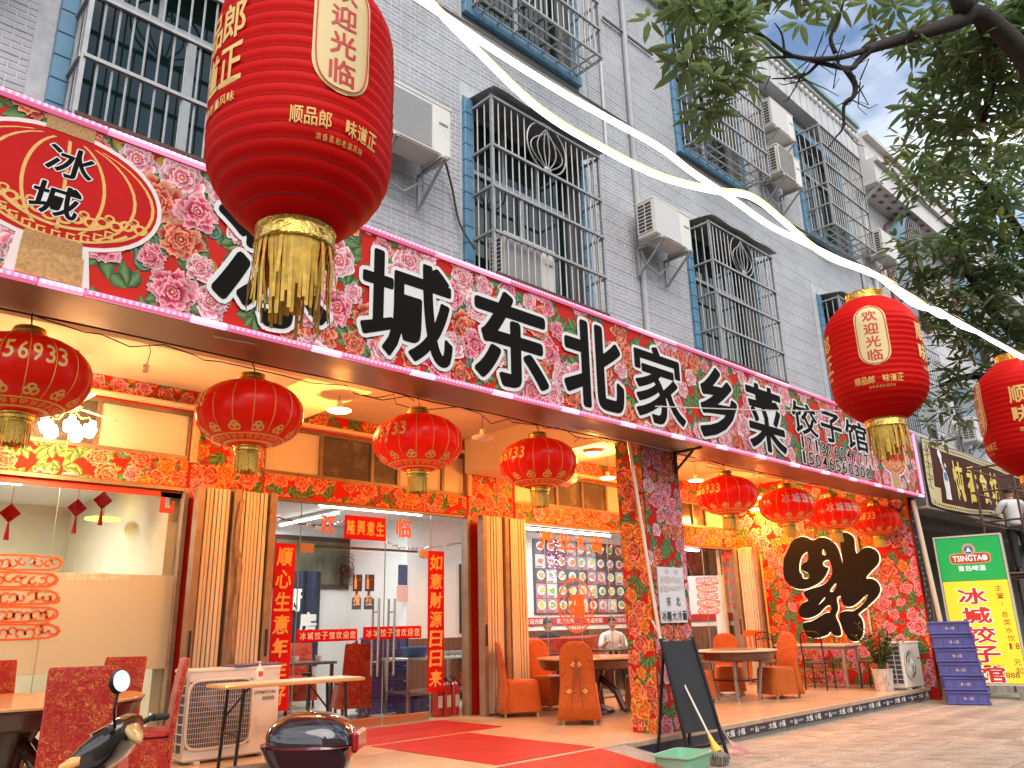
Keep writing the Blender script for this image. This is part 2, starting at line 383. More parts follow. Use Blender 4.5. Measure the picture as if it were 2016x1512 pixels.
# embossed tiles: each one a plate with little bricks proud of it
TW, TH = .258, .224
def tile_mesh(kind):
    m = MB(); m.mi = 1; m.box((.0025, -.006, .0025), (TW-.0025, .002, TH-.0025)); m.mi = 0
    rows = 4; rh = TH/rows
    for r in range(rows):
        if kind == 0: cuts = [0, .5, 1] if r % 2 else [0, .25, .75, 1]
        else: cuts = [0, .25, .75, 1] if r % 2 else [0, .5, 1]
        for a, b in zip(cuts, cuts[1:]):
            x0, x1 = a*TW+.005, b*TW-.005; z0, z1 = r*rh+.005, (r+1)*rh-.005
            y0, y1 = -.006, -.0105; e = .003
            m.add([(x0, y0, z0), (x1, y0, z0), (x1, y0, z1), (x0, y0, z1), (x0+e, y1, z0+e), (x1-e, y1, z0+e), (x1-e, y1, z1-e), (x0+e, y1, z1-e)],
                  [(4, 5, 6, 7), (0, 1, 5, 4), (1, 2, 6, 5), (2, 3, 7, 6), (3, 0, 4, 7)])
    return m
tmb = [tile_mesh(0), tile_mesh(1)]; tme = [t.mesh('tile', ma_tl) for t in tmb]
cells = []
i0 = int((X1-X0)/TW); j0 = int((Z1-4.3)/TH)
for i in range(i0):
    for j in range(j0):
        x, z = X0+i*TW, 4.35+j*TH
        if any(x+TW > h[0]-.12 and x < h[1]+.12 and z+TH > h[2]-.1 and z < h[3]+.06 for h in holes): continue
        d = Vector((x, YW, z))-EYE; dd = d.dot(fw)
        u = 1008+FPX*d.dot(rt)/dd; v = 756-FPX*d.dot(up)/dd
        vis = dd > 0 and -80 < u < 2100 and -80 < v < 1600
        cells.append((0 if vis else 1, dd, x, z, (i+j) % 2))
cells.sort(); stuff = MB(); V = []; Fc = []
for n, (nv, dd, x, z, k) in enumerate(cells):
    if n < 300: put('tile', tme[k], wall, (x, YW, z))
    else:
        t = tmb[k]; stuff.v, stuff.f = stuff.v, stuff.f
        b = len(stuff.v); stuff.v += [(p[0]+x, p[1]+YW, p[2]+z) for p in t.v]; stuff.f += [tuple(b+q for q in f) for f in t.f]; stuff.m += t.m
stuff.build('tile_field', ma_tl, wall, kind='stuff')
# half tiles beside the windows: plain plates
for a, b, c, d in holes:
    for p, q in (((a-.30, YW-.004, c-.2), (a-.12, YW+.002, d+.25)), ((b+.12, YW-.004, c-.2), (b+.30, YW+.002, d+.25)), ((a-.12, YW-.0042, d+.05), (b+.12, YW+.002, d+.25))):
        m = MB(); m.box(p, q); m.build('tile_edge', mat('tile_edge', (.46, .46, .47), .6, var=.2, vs=14), wall)
# cornice
m = MB(); m.box((X0, 5.62, 10.985), (X1, 6.3, 11.62)); m.box((X0, 5.56, 11.62), (X1, 6.3, 11.70))
corn = m.build('cornice', mat('cornice_tile', (.52, .52, .52), .6, var=.14, vs=2.5), bld)
m = MB(); m.box((X0, 5.50, 11.70), (X1, 6.3, 11.80)); m.build('roof_edge', mat('green_roof', (.20, .34, .30), .5, var=.2), corn)
m = MB()
for i in range(58):
    x = 5.0+i*.2; m.sph((x, 5.60, 11.50), .075, 8, 6, (1, .6, 1))
m.build('eave_tile_ends', mat('eave_tile', (.60, .60, .58), .6, var=.2, vs=9), corn, smooth=True, kind='stuff')
m = MB()
for i in range(40):
    m.box((5+i*.3, 5.612, 10.99), (5+i*.3+.004, 5.618, 11.6))
m.build('cornice_joint', mat('cornice_joint', (.36, .37, .42), .8), corn, kind='stuff')
# windows, trims and cages
def window(x, z0, z1):
    a, b = x+.12, x+WW-.12; y = YW+.16; w = thing_part('window', bld)
    m = MB(); t = .05
    for p, q in (((a, z0), (a+t, z1)), ((b-t, z0), (b, z1)), ((a+t, z0), (b-t, z0+t)), ((a+t, z1-t), (b-t, z1))): m.box((p[0], y-.03, p[1]), (q[0], y+.03, q[1]))
    zt = z0+(z1-z0)*.70; m.box((a+t, y-.031, zt), (b-t, y+.03, zt+.05)); m.box(((a+b)/2-.035, y-.036, z0+t), ((a+b)/2+.035, y-.004, zt)); m.box((a+.62, y-.033, zt+.05), (a+.66, y, z1-t)); m.box((b-.66, y-.033, zt+.05), (b-.62, y, z1-t))
    m.build('window_frame', ma_alu, w)
    for p, q, c, d, k in ((a+t, (a+b)/2, z0+t, zt, 0), ((a+b)/2, b-t, z0+t, zt, .012), (a+t, a+.62, zt+.05, z1-t, 0), (a+.66, b-.66, zt+.05, z1-t, 0), (b-.62, b-t, zt+.05, z1-t, 0)):
        m = MB(); m.box((p+.001, y+.005+k, c), (q-.001, y+.011+k, d)); m.build('pane', ma_pane, w)
    return w
def thing_part(name, parent):
    o = put(name, None, parent); o.empty_display_size = .1; return o
def trim(x, z0, z1, full):
    t = thing_part('window_trim', bld); h = .2
    def pc(p, q): m = MB(); m.rbox(p, q, .006); m.build('trim_tile', ma_blue, t)
    n = int((z1-z0)/h)
    for k in range(n):
        za, zb = z0+(z1-z0)*k/n+.002, z0+(z1-z0)*(k+1)/n-.002
        if zb < 4.2: continue
        pc((x, YW-.06, za), (x+.12, YW-.001, zb)); pc((x+WW-.12, YW-.06, za), (x+WW, YW-.001, zb))
    if full:
        k = 9
        for i in range(k):
            a, b = x+(WW)*i/k+.002, x+WW*(i+1)/k-.002
            pc((a, YW-.075, z0-.14), (b, YW-.001, z0-.003)); pc((a, YW-.06, z1+.003), (b, YW-.001, z1+.12))
bar_mesh = {}
def bar_h(L, r=.009):
    k = (round(L, 3), r)
    if k not in bar_mesh:
        m = MB(); m.tube([(0, 0, 0), (0, 0, L)], r, 6); bar_mesh[k] = m.mesh('bar', ma_steel, 40)
    return bar_mesh[k]
ma_roofsheet = mat('cage_roof_sheet', (.34, .37, .36), .55, metal=.3, var=.2, vs=5)
def cage(x, z0, z1, dep, rails, fan=False, floor=False, step=.098):
    c = thing_part('window_cage', bld); a, b = x+.13, x+WW-.13; yf = YW-dep
    for px_, py_ in ((a, yf), (b, yf), (a, YW-.02), (b, YW-.02)): m = MB(); m.bar((px_, py_, z0), (px_, py_, z1), .034); m.build('post', ma_steel, c)
    for z in rails:
        m = MB(); m.bar((a, yf-.018, z), (b, yf-.018, z), .03); m.bar((a-.016, yf, z), (a-.016, YW, z), .028); m.bar((b+.016, yf, z), (b+.016, YW, z), .028); m.build('rail', ma_rust if z == rails[0] and not floor else ma_steel, c)
    n = int((b-a)/step); r = .0095
    gap = (x+.67, x+1.33) if fan else None; ztop = rails[-2] if fan else 0
    for i in range(1, n):
        xx = a+(b-a)*i/n; L = z1-z0
        if gap and gap[0] < xx < gap[1]: L = ztop-z0
        put('bar', bar_h(L, r), c, (xx, yf, z0))
    k = max(2, int(dep/.1))
    for i in range(1, k):
        for xx in (a, b): put('bar', bar_h(z1-z0, r), c, (xx, yf+dep*i/k, z0))
    if fan:
        cx, cz, rr = x+1.0, (ztop+z1)/2+.0, (z1-ztop)/2
        m = MB(); circ = [(cx+rr*math.sin(t), yf-.012, cz-rr*math.cos(t)) for t in [2*math.pi*i/28 for i in range(28)]]; m.tube(circ, .011, 6, closed=True)
        for s in (-.82, -.48, -.14, .14, .48, .82):
            m.tube([(cx+rr*s*math.sin(math.pi*q)*1.0, yf-.012, cz-rr+.03+(2*rr-.06)*q*(1-.24*s*s)) for q in [i/10 for i in range(11)]], .008, 5)
        m.sph((cx, yf-.02, cz-rr+.04), .06, 10, 6, (1, .3, .7)); m.build('fan_ornament', ma_steel, c, smooth=40)
    if floor:
        m = MB()
        for i in range(7): xx = a+(b-a)*(i+.5)/7; m.bar((xx, yf, z0+.0), (xx, YW, z0), .018)
        for i in range(1, 4): m.bar((a, yf+dep*i/4, z0-.018), (b, yf+dep*i/4, z0-.018), .02)
        m.build('floor_grid', ma_steel, c)
    else:
        m = MB(); m.box((a+.02, yf+.02, z0+.03), (b-.02, YW-.02, z0+.045)); m.build('floor_sheet', ma_rust, c)
        def rf(u, v):
            return (a-.05+(b-a+.1)*u, yf-.10+(dep+.1)*v, z1+.03+.07*v+.012*math.sin(u*17+v*3)*(1-v))
        m = MB(); m.grid(rf, 16, 4); m.grid(lambda u, v: tuple(Vector(rf(u, v))+Vector((0, 0, .006))), 16, 4); m.build('roof_sheet', ma_roofsheet, c)
    return c
for i, (x, z0, z1) in enumerate(WIN2):
    window(x, z0, z1); trim(x, z0, z1, False)
    cage(x, 4.72, 6.94, .36, [4.74, 5.23, 5.77, 6.28, 6.90], fan=True)
for i, (x, z0, z1) in enumerate(WIN3):
    if i == 0: continue
    window(x, z0, z1); trim(x, z0, z1, True)
    cage(x, 8.32, 10.55, .52, [8.34, 8.78, 9.22, 9.66, 10.1, 10.5], floor=True)
# downpipe and cable clips
m = MB(); m.tube([(8.22, YW-.05, 3.6), (8.22, YW-.05, 10.9)], .045, 10); m.build('downpipe', mat('downpipe', (.40, .40, .40), .55, var=.2), bld, smooth=40)
m = MB(); m.tube([(7.62, YW-.03, 7.4), (7.62, YW-.03, 10.9)], .02, 8); m.build('conduit', mat('conduit_white', (.62, .62, .62), .5), bld, smooth=40)
m = MB(); m.bar((7.72, YW-.05, 9.75), W(1285, 108, y=YW-.05), .03); m.build('cable_duct', mat('dark_duct', (.15, .15, .15), .7), bld)
# ------------------------------------------------------------------ porch shell
m = MB(); m.box((X0, 6.32, ZC), (XE+.5, 9.6, ZC+.25)); ceil = m.build('porch_ceiling', ma_cream, bld)
m = MB(); m.rbox((X0, 5.93, 3.44), (XE+.5, 6.318, 4.5), .008); m.build('edge_beam', ma_cream, bld)
m = MB(); m.rbox((7.92, 6.32, 3.5), (8.70, 9.28, ZC-.002), .008); m.build('cross_beam', ma_cream, bld)
m = MB(); m.rbox((3.75, 6.32, 3.62), (4.55, 9.28, ZC-.002), .008); m.build('cross_beam', ma_cream, bld)
# back wall of the porch: opening table (x0,x1,zlo,zhi) cut out of it
ma_redwall = mat('floral_red_ground', (.50, .016, .008), .75, spec=.15, var=.10, vs=2.5)
OPEN = [(-2.6, 3.68, 0, 2.86), (4.64, 8.03, 0, 2.86), (9.0, 12.1, 0, 2.86), (12.5, 15.6, 0, 2.72),
        (-2.6, 3.66, 3.20, 3.78), (4.62, 8.0, 3.16, 3.80), (9.05, 12.1, 3.16, 3.72), (12.5, 15.56, 3.10, 3.62)]
save_holes = holes; holes = OPEN
xs = sorted({X0, XE, *[h[0] for h in OPEN], *[h[1] for h in OPEN]}); zs = sorted({0, ZC-.002, *[h[2] for h in OPEN], *[h[3] for h in OPEN]})
m = MB(); holed(m, xs, zs, YG-.06)
for a, b, c, d in OPEN:
    y1, y2 = YG-.06, YG+.06
    m.quad((a, y1, c), (a, y2, c), (a, y2, d), (a, y1, d)); m.quad((b, y1, c), (b, y2, c), (b, y2, d), (b, y1, d)); m.quad((a, y1, d), (b, y1, d), (b, y2, d), (a, y2, d))
    if c > 0: m.quad((a, y1, c), (b, y1, c), (b, y2, c), (a, y2, c))
m2 = MB(); holed(m2, xs, zs, YG+.06); m2.build('inner_wall_face', ma_white, bld)
backwall = m.build('shop_front_wall', ma_redwall, bld); holes = save_holes
m = MB(); m.box((XE, 5.62, GZ-.02), (XE+.30, 9.38, ZC+.4)); endwall = m.build('end_wall', ma_redwall, bld)
m = MB(); m.box((7.92, 5.89, -.012), (8.70, 6.29, 3.438)); pil = thing('pillar', 'square porch pillar covered in red peony print with a paper notice', 'pillar'); m.build('shaft', ma_redwall, pil)
m = MB(); m.box((7.60, 5.86, GZ-.02), (8.72, 6.0, -.02)); m.build('plinth', ma_conc, pil)
# transom windows above the glass
ma_bronze = mat('bronze_frame', (.20, .15, .10), .45, metal=.5, var=.2, vs=8)
ma_trw = mat('transom_white_panel', (.55, .47, .35), .5, var=.06, vs=3)
ma_trd = mat('transom_dark_glass', (.07, .06, .05), .15, spec=.7, stain=((.16, .13, .10), 3, .5))
for a, b, c, d, pat in ((-2.6, 3.66, 3.20, 3.78, 'WWDDDW'), (4.62, 8.0, 3.16, 3.80, 'WDdWw'), (9.05, 12.1, 3.16, 3.72, 'WdDDW'), (12.5, 15.56, 3.10, 3.62, 'DDdW')):
    t = thing_part('transom_window', bld); n = len(pat); y = YG
    m = MB()
    m.box((a, y-.05, c), (b, y+.03, c+.045)); m.box((a, y-.05, d-.045), (b, y+.03, d))
    wts = [1 if ch.isupper() else .55 for ch in pat]; xx = a
    edges = [a]
    for q in wts: xx += (b-a)*q/sum(wts); edges.append(xx)
    for e in edges: m.box((max(a, e-.025), y-.055, c+.046), (min(b, e+.025), y+.03, d-.046))
    m.build('transom_frame', ma_bronze, t)
    for ch, e0, e1 in zip(pat, edges, edges[1:]):
        k = MB(); k.box((e0+.026, y-.02, c+.046), (e1-.026, y-.012, d-.046)); k.build('pane', ma_trw if ch in 'Ww' else ma_trd, t)
# cream ledge over the transoms
for a, b, z in ((-2.7, 3.75, 3.80), (4.55, 8.05, 3.82), (9.0, 12.15, 3.74)):
    m = MB(); m.rbox((a, YG-.16, z), (b, YG-.061, z+.05), .01); m.build('ledge', ma_cream, bld)
for x in (3.70, 8.03): 
    m = MB(); m.rbox((x-.03, YG-.12, 3.16), (x+.045, YG-.061, 3.80), .006); m.build('wood_stud', mat('raw_wood', (.55, .36, .18), .7, var=.25, vs=9, stretch=(8, 8, 1)), bld)
# ------------------------------------------------------------------ inside the dining room
YB = 12.05
m = MB(); m.box((X0, 9.5, 3.12), (XE+.5, 13.6, 3.2)); m.build('dining_ceiling', ma_white, bld)
m = MB(); m.box((10.3, YB, -.01), (XE+.5, YB+.1, 3.12)); m.build('dining_wall', ma_white, bld)
m = MB(); m.box((X0, 13.5, -.01), (10.3, 13.6, 3.12)); m.build('dining_wall', ma_white, bld)
m = MB(); m.box((8.55, 11.6, -.01), (10.3, 13.5, 3.12)); m.build('stair_wall', ma_white, bld)
for xx in (X0-.1, XE): m = MB(); m.box((xx, 9.5, -.01), (xx+.1, 13.6, 3.12)); m.build('side_wall', ma_white, bld)
m = MB(); m.box((3.55, 9.5, -.01), (3.68, 13.5, 3.12)); m.build('partition_wall', mat('cream_wallpaper', (.74, .62, .42), .8, var=.06, vs=4), bld)
ma_wood = mat('wood_panel', (.16, .075, .04), .45, var=.25, vs=5, stretch=(30, 30, 1))
m = MB()
for i in range(46): x = 10.32+i*.12; m.rbox((x, YB-.02, 0), (x+.115, YB-.001, 1.12), .004)
m.build('wainscot', ma_wood, bld, kind='stuff')
m = MB()
for i in range(15): x = 8.56+i*.115; m.rbox((x, 11.58, 0), (x+.11, 11.599, 1.05), .004)
m.build('wainscot', ma_wood, bld, kind='stuff')
m = MB(); m.box((10.31, YB-.024, 1.22), (XE, YB-.002, 1.38)); band = m.build('welcome_band', mat('band_red', (.45, .02, .02), .5), bld)
m = MB()
for i in range(5):
    for q, ch in enumerate('欢迎光临'): write(m, ch, (10.9+i*.95+q*.14, 11.02+i*.95+q*.14, 1.25, 1.35), lambda u, v: (u, YB-.028, v), .02)
m.build('band_lettering', mat('print_white', (.8, .78, .74), .6), band)
m = MB()
for i in range(20): y = 9.55+i*.12; m.rbox((XE-.02, y, 0), (XE-.001, y+.115, 1.12), .004)
m.build('wainscot', ma_wood, bld, kind='stuff')
m = MB(); m.box((XE-.024, 9.55, 1.22), (XE-.002, 12, 1.38)); m.build('welcome_band', mat('band_red', (.45, .02, .02), .5), bld)
# ================================================================== PEONY PRINT (flat print built as coloured petals)
PAL = {'pink': ((.22, .002, .025), (.60, .035, .085), (.82, .48, .50)), 'coral': ((.20, .003, .002), (.56, .03, .010), (.80, .40, .24)),
       'white': ((.34, .004, .05), (.66, .12, .17), (.82, .70, .66)), 'orange': ((.30, .01, .002), (.66, .09, .008), (.80, .42, .10))}
prnd = random.Random(11)
def tri_petal(a, r0, r1, w, cols, out, dz, lum):
    b = len(out['v']); n = 7; ci, cm, co = cols
    V = [(r0*math.cos(a), r0*math.sin(a))]
    for k in range(n):
        t = a+w*.8*(2*k/(n-1)-1); r = r0+(r1-r0)*.66*(1-.10*abs(2*k/(n-1)-1)); V.append((r*math.cos(t), r*math.sin(t)))
    for k in range(n):
        t = a+w*(2*k/(n-1)-1); r = r1*(1-.16*abs(2*k/(n-1)-1)**2)*(1+prnd.uniform(-.13, .11)); V.append((r*math.cos(t), r*math.sin(t)))
    out['v'] += [(x, y, dz) for x, y in V]
    out['c'] += [tuple(c*lum for c in ci)] + [tuple(c*lum for c in cm)]*n + [tuple(min(.88, c*lum) for c in co)]*n
    F = [(b, b+1+k, b+2+k) for k in range(n-1)] + [(b+1+k, b+1+n+k, b+2+n+k, b+2+k) for k in range(n-1)]
    out['f'] += F
def flower_tpl(style, seed):
    prnd.seed(seed); o = {'v': [], 'f': [], 'c': []}; cols = PAL[style]; dz = 0
    for n, r0, r1, w in ((10, .34, 1.0, .36), (10, .22, .82, .38), (8, .12, .60, .44), (6, .05, .40, .55), (4, .0, .22, .8)):
        ph = prnd.random()*6
        for k in range(n):
            tri_petal(ph+2*math.pi*k/n+prnd.uniform(-.12, .12), r0, r1*prnd.uniform(.78, 1.14), w*prnd.uniform(.85, 1.1), cols, o, dz, prnd.uniform(.62, 1.18)); dz += 1
    b = len(o['v'])
    for k in range(6): t = k*math.pi/3; o['v'].append((.07*math.cos(t), .07*math.sin(t), dz)); o['c'].append((.75, .45, .08))
    o['f'].append(tuple(range(b, b+6)))
    return o
def leaf_tpl(seed):
    prnd.seed(seed); o = {'v': [], 'f': [], 'c': []}
    for q in range(3):
        a = (q-1)*.75+prnd.uniform(-.15, .15); L = (1.0 if q == 1 else .75); Wd = .26; b = len(o['v'])
        ca, sa = math.cos(a), math.sin(a)
        st = [(0, 0), (.3, .8), (.6, 1.0), (.85, .5), (1, 0)]; dk, md, hi = (.010, .035, .016), (.035, .10, .03), (.16, .27, .09)
        yel = prnd.random() < .25
        if yel: hi = (.40, .38, .07)
        for t, w in st:
            for s in (-1, 0, 1):
                x, y = t*L, s*w*Wd*(1+.15*prnd.uniform(-1, 1)); o['v'].append((x*ca-y*sa, x*sa+y*ca, q)); o['c'].append(dk if s == -1 else (hi if s == 0 else md))
        for k in range(4):
            for s in (0, 1): o['f'].append((b+3*k+s, b+3*k+3+s, b+3*k+4+s, b+3*k+1+s))
    return o
def tail_tpl(seed):
    prnd.seed(seed); o = {'v': [], 'f': [], 'c': []}; n = 11
    for q in range(2):
        b = len(o['v']); x, y, a = 0, 0, q*.7; k0 = prnd.choice((-1, 1))
        for i in range(n+1):
            t = i/n; a += k0*(.42 if t < .5 else -.55)*(1+.2*q); x += .11*math.cos(a); y += .11*math.sin(a)
            w = .075*(1-.5*t)*(1 if i < n else .2); nx, ny = -math.sin(a), math.cos(a)
            for s, c in ((-1, (.02, .05, .04)), (0, (.10, .24, .20) if i % 2 else (.22, .33, .16)), (1, (.05, .13, .13))):
                o['v'].append((x+nx*w*s, y+ny*w*s, q)); o['c'].append(c)
        for i in range(n):
            for s in (0, 1): o['f'].append((b+3*i+s, b+3*i+3+s, b+3*i+4+s, b+3*i+1+s))
    b = len(o['v'])                                    # golden plume at the root
    for k in range(7):
        a = 2.4+k*.32; r = .22+.08*(k % 2); w = .13; b = len(o['v'])
        o['v'] += [(0, 0, 3+k), (r*.6*math.cos(a-w), r*.6*math.sin(a-w), 3+k), (r*math.cos(a), r*math.sin(a), 3+k), (r*.6*math.cos(a+w), r*.6*math.sin(a+w), 3+k)]
        o['c'] += [(.45, .10, .02), (.70, .48, .06), (.72, .55, .12), (.45, .25, .04)]; o['f'].append((b, b+1, b+2, b+3))
    return o
FT = [flower_tpl(s, i) for i, s in enumerate(('pink', 'coral', 'white', 'coral', 'pink', 'coral', 'orange', 'pink'))]
LT = [leaf_tpl(20+i) for i in range(4)]; TT = [tail_tpl(30+i) for i in range(4)]
def np_t(t): return (np.array(t['v'], float), t['f'], np.array(t['c'], float))
FT = [np_t(t) for t in FT]; LT = [np_t(t) for t in LT]; TT = [np_t(t) for t in TT]
ma_print = mat('peony_print', (.7, .1, .1), .65, attr='Col', spec=.18)
def floral(name, parent, o, u, v, n, rects, pitch, seed, styles=(0, 1, 2, 3, 4, 5, 7), size=.54, label=None):
    """cover rectangles (a0,a1,b0,b1) of the plane o+a*u+b*v with the print, standing off along n"""
    q = random.Random(seed); V = []; F = []; C = []; base = 0
    o, u, v, n = (np.array(x, float) for x in (o, u, v, n)); e = 3e-5
    for (a0, a1, b0, b1) in rects:
        ni = max(1, int(round((a1-a0)/pitch))); nj = max(1, int(math.ceil((b1-b0)/(pitch*.88))))
        def stamp(t, ca, cb, s, rot, z0):
            nonlocal base
            P, f, c = t; cr_, sr = math.cos(rot)*s, math.sin(rot)*s
            A = np.clip(ca+P[:, 0]*cr_-P[:, 1]*sr, a0, a1); B = np.clip(cb+P[:, 0]*sr+P[:, 1]*cr_, b0, b1)
            V.append(o+A[:, None]*u+B[:, None]*v+(z0+P[:, 2]*e)[:, None]*n); C.append(c)
            F.extend([tuple(base+k for k in ff) for ff in f]); base += len(P)
        for j in range(-1, nj+1):
            for i in range(-1, ni+1):
                ca = a0+(i+.5+.5*(j % 2))*(a1-a0)/ni+q.uniform(-.14, .14)*pitch; cb = b0+(j+.5)*(b1-b0)/nj+q.uniform(-.14, .14)*pitch
                k = (i % 3)+3*(j % 2)
                for w in range(2):
                    stamp(LT[q.randrange(4)], ca+q.uniform(-.2, .2)*pitch, cb+q.uniform(-.2, .2)*pitch, pitch*q.uniform(.55, .78), q.random()*6.3, .0008+k*.0003+w*.0001)
                r = q.random()
                if r < .34: stamp(TT[q.randrange(4)], ca+.42*pitch, cb+.2*pitch, pitch*q.uniform(.75, 1.05), q.random()*6.3, .0028+k*.0004)
                if r < .80:
                    s = pitch*size*q.uniform(.58, 1.18)
                    stamp(FT[styles[q.randrange(len(styles))]], ca, cb, s, q.random()*6.3, .0054+k*.0011)
    me = bpy.data.meshes.new(name); VV = np.concatenate(V); me.from_pydata(VV.tolist(), [], F)
    ca = me.color_attributes.new('Col', 'FLOAT_COLOR', 'POINT'); CC = np.ones((len(VV), 4)); CC[:, :3] = np.concatenate(C); ca.data.foreach_set('color', CC.ravel())
    me.materials.append(ma_print); return put(name, me, parent, kind='stuff')
# ================================================================== THE FASCIA SIGN
YF, FZ0, FZ1, FX0, FX1 = 5.40, 3.375, 4.60, -1.6, 15.93
ma_fred = mat('sign_red', (.54, .018, .009), .65, var=.06, vs=2, spec=.18)
sign = thing('shop_sign', 'long red floral fascia sign with big black characters edged in white', 'sign', (0, 0, 0))
m = MB(); m.box((FX0, YF, FZ0), (FX1, YF+.05, FZ1)); m.build('sign_panel', ma_fred, sign)
floral('floral_print', sign, (FX0, YF, FZ0), (1, 0, 0), (0, 0, 1), (0, -1, 0), [(0, FX1-FX0, .03, FZ1-FZ0-.03)], .30, 3, styles=(0, 2, 1, 2, 3, 0, 2, 7), size=.57)
m = MB(); m.box((FX0, YF+.02, FZ0-.022), (FX1, 5.925, FZ0-.004)); m.build('soffit_sheet', mat('brown_sheet', (.30, .20, .13), .38, metal=.35, var=.22, vs=1.6, bump=.5, bs=2.2), sign)
m = MB(); m.box((FX1+.001, YF-.005, FZ0-.02), (FX1+.05, 5.89, FZ1)); m.build('end_cap', mat('dark_frame', (.06, .055, .05), .5), sign)
m = MB(); m.box((FX0, YF+.051, FZ1-.03), (FX1, 5.88, FZ1-.01)); m.build('top_sheet', ma_roofsheet, sign)
for x in (FX0+2.9, FX0+6.1, 5.55, 8.05, 10.9, 13.6): m = MB(); m.box((x, YF-.0035, FZ0+.02), (x+.006, YF-.0005, FZ1-.02)); m.build('panel_seam', mat('seam', (.22, .03, .02), .6), sign)
# pink light tubes
ma_pinks = [mat('pink_tube', (.72, .20, .34), .35, emit=.28, ecol=(1, .22, .45)), mat('pale_pink_tube', (.80, .36, .52), .35, emit=.4, ecol=(1, .40, .68)), mat('lilac_tube', (.85, .6, .85), .35, emit=.7, ecol=(.85, .42, 1))]
def led(p, q, k):
    p, q = Vector(p), Vector(q); d = (q-p).normalized(); m = MB(); m.tube([p+d*.006, q-d*.006], .026, 8); t = m.build('light_tube', ma_pinks[k], sign, smooth=40)
    L = (q-p).length; n = int(L/.042); m = MB()
    for i in range(n):
        c = p+d*(.03+i*.042); m.box((c.x-.009, c.y-.031, c.z-.012), (c.x+.009, c.y-.0235, c.z+.012)) if abs(d.x) > .5 else m.box((c.x-.012, c.y-.031, c.z-.009), (c.x+.012, c.y-.0235, c.z+.009))
    if L and p.x < 12: m.build('diode_row', mat('diode_%d' % k, (.9, .55, .68), .4, emit=(.3, .5, 1.0)[k], ecol=((1, .4, .6), (1, .6, .8), (.9, .6, 1))[k]), t, kind='stuff')
for i in range(18):
    a, b = FX0+i*.974, FX0+(i+1)*.974
    led((a, YF-.02, FZ1+.005), (b, YF-.02, FZ1+.005), 0 if i % 3 else 1)
    c = a+.70; led((a, YF-.02, FZ0-.005), (c, YF-.02, FZ0-.005), 0); led((c, YF-.02, FZ0-.005), (b, YF-.02, FZ0-.005), 2 if i > 2 else 1)
led((FX1+.0, YF-.025, FZ0+.03), (FX1+.0, YF-.025, FZ1-.03), 1)
# characters
ma_wh = mat('sign_white', (.72, .71, .68), .6, spec=.2); ma_bk = mat('sign_black', (.009, .007, .006), .8, spec=.08)
def signchar(ch, box, off, oo, name='character'):
    m = MB(); write(m, ch, box, lambda u, v: (u, YF-.0165, v), oo, 4); w = m.build('character_outline', ma_wh, sign)
    m = MB(); write(m, ch, box, lambda u, v: (u, YF-.0195, v), off, 4); m.build(name, ma_bk, sign)
bigs = [('冰', 2.14, 3.16), ('城', 3.42, 4.48), ('东', 4.72, 5.76), ('北', 5.98, 7.02), ('家', 7.20, 8.24), ('乡', 8.52, 9.50), ('菜', 9.72, 10.80)]
for ch, a, b in bigs: dn = ch in '城家菜'; signchar(ch, (a+.04, b-.04, 3.49, 4.44), .018 if dn else .030, .054 if dn else .066)
for ch, a, b in (('饺', 11.08, 11.86), ('子', 12.02, 12.74), ('馆', 12.90, 13.72)): signchar(ch, (a, b, 3.91, 4.40), .018, .062)
for i, ch in enumerate('17137604777'): a = 11.22+i*.226; signchar(ch, (a+(.05 if ch == '1' else 0), a+.15-(.04 if ch == '1' else 0), 3.68, 3.86), .003 if ch == '1' else .006, .05, 'digit')
for i, ch in enumerate('15046560300'): a = 11.20+i*.228; signchar(ch, (a+(.05 if ch == '1' else 0), a+.155-(.04 if ch == '1' else 0), 3.44, 3.63), .003 if ch == '1' else .006, .05, 'digit')
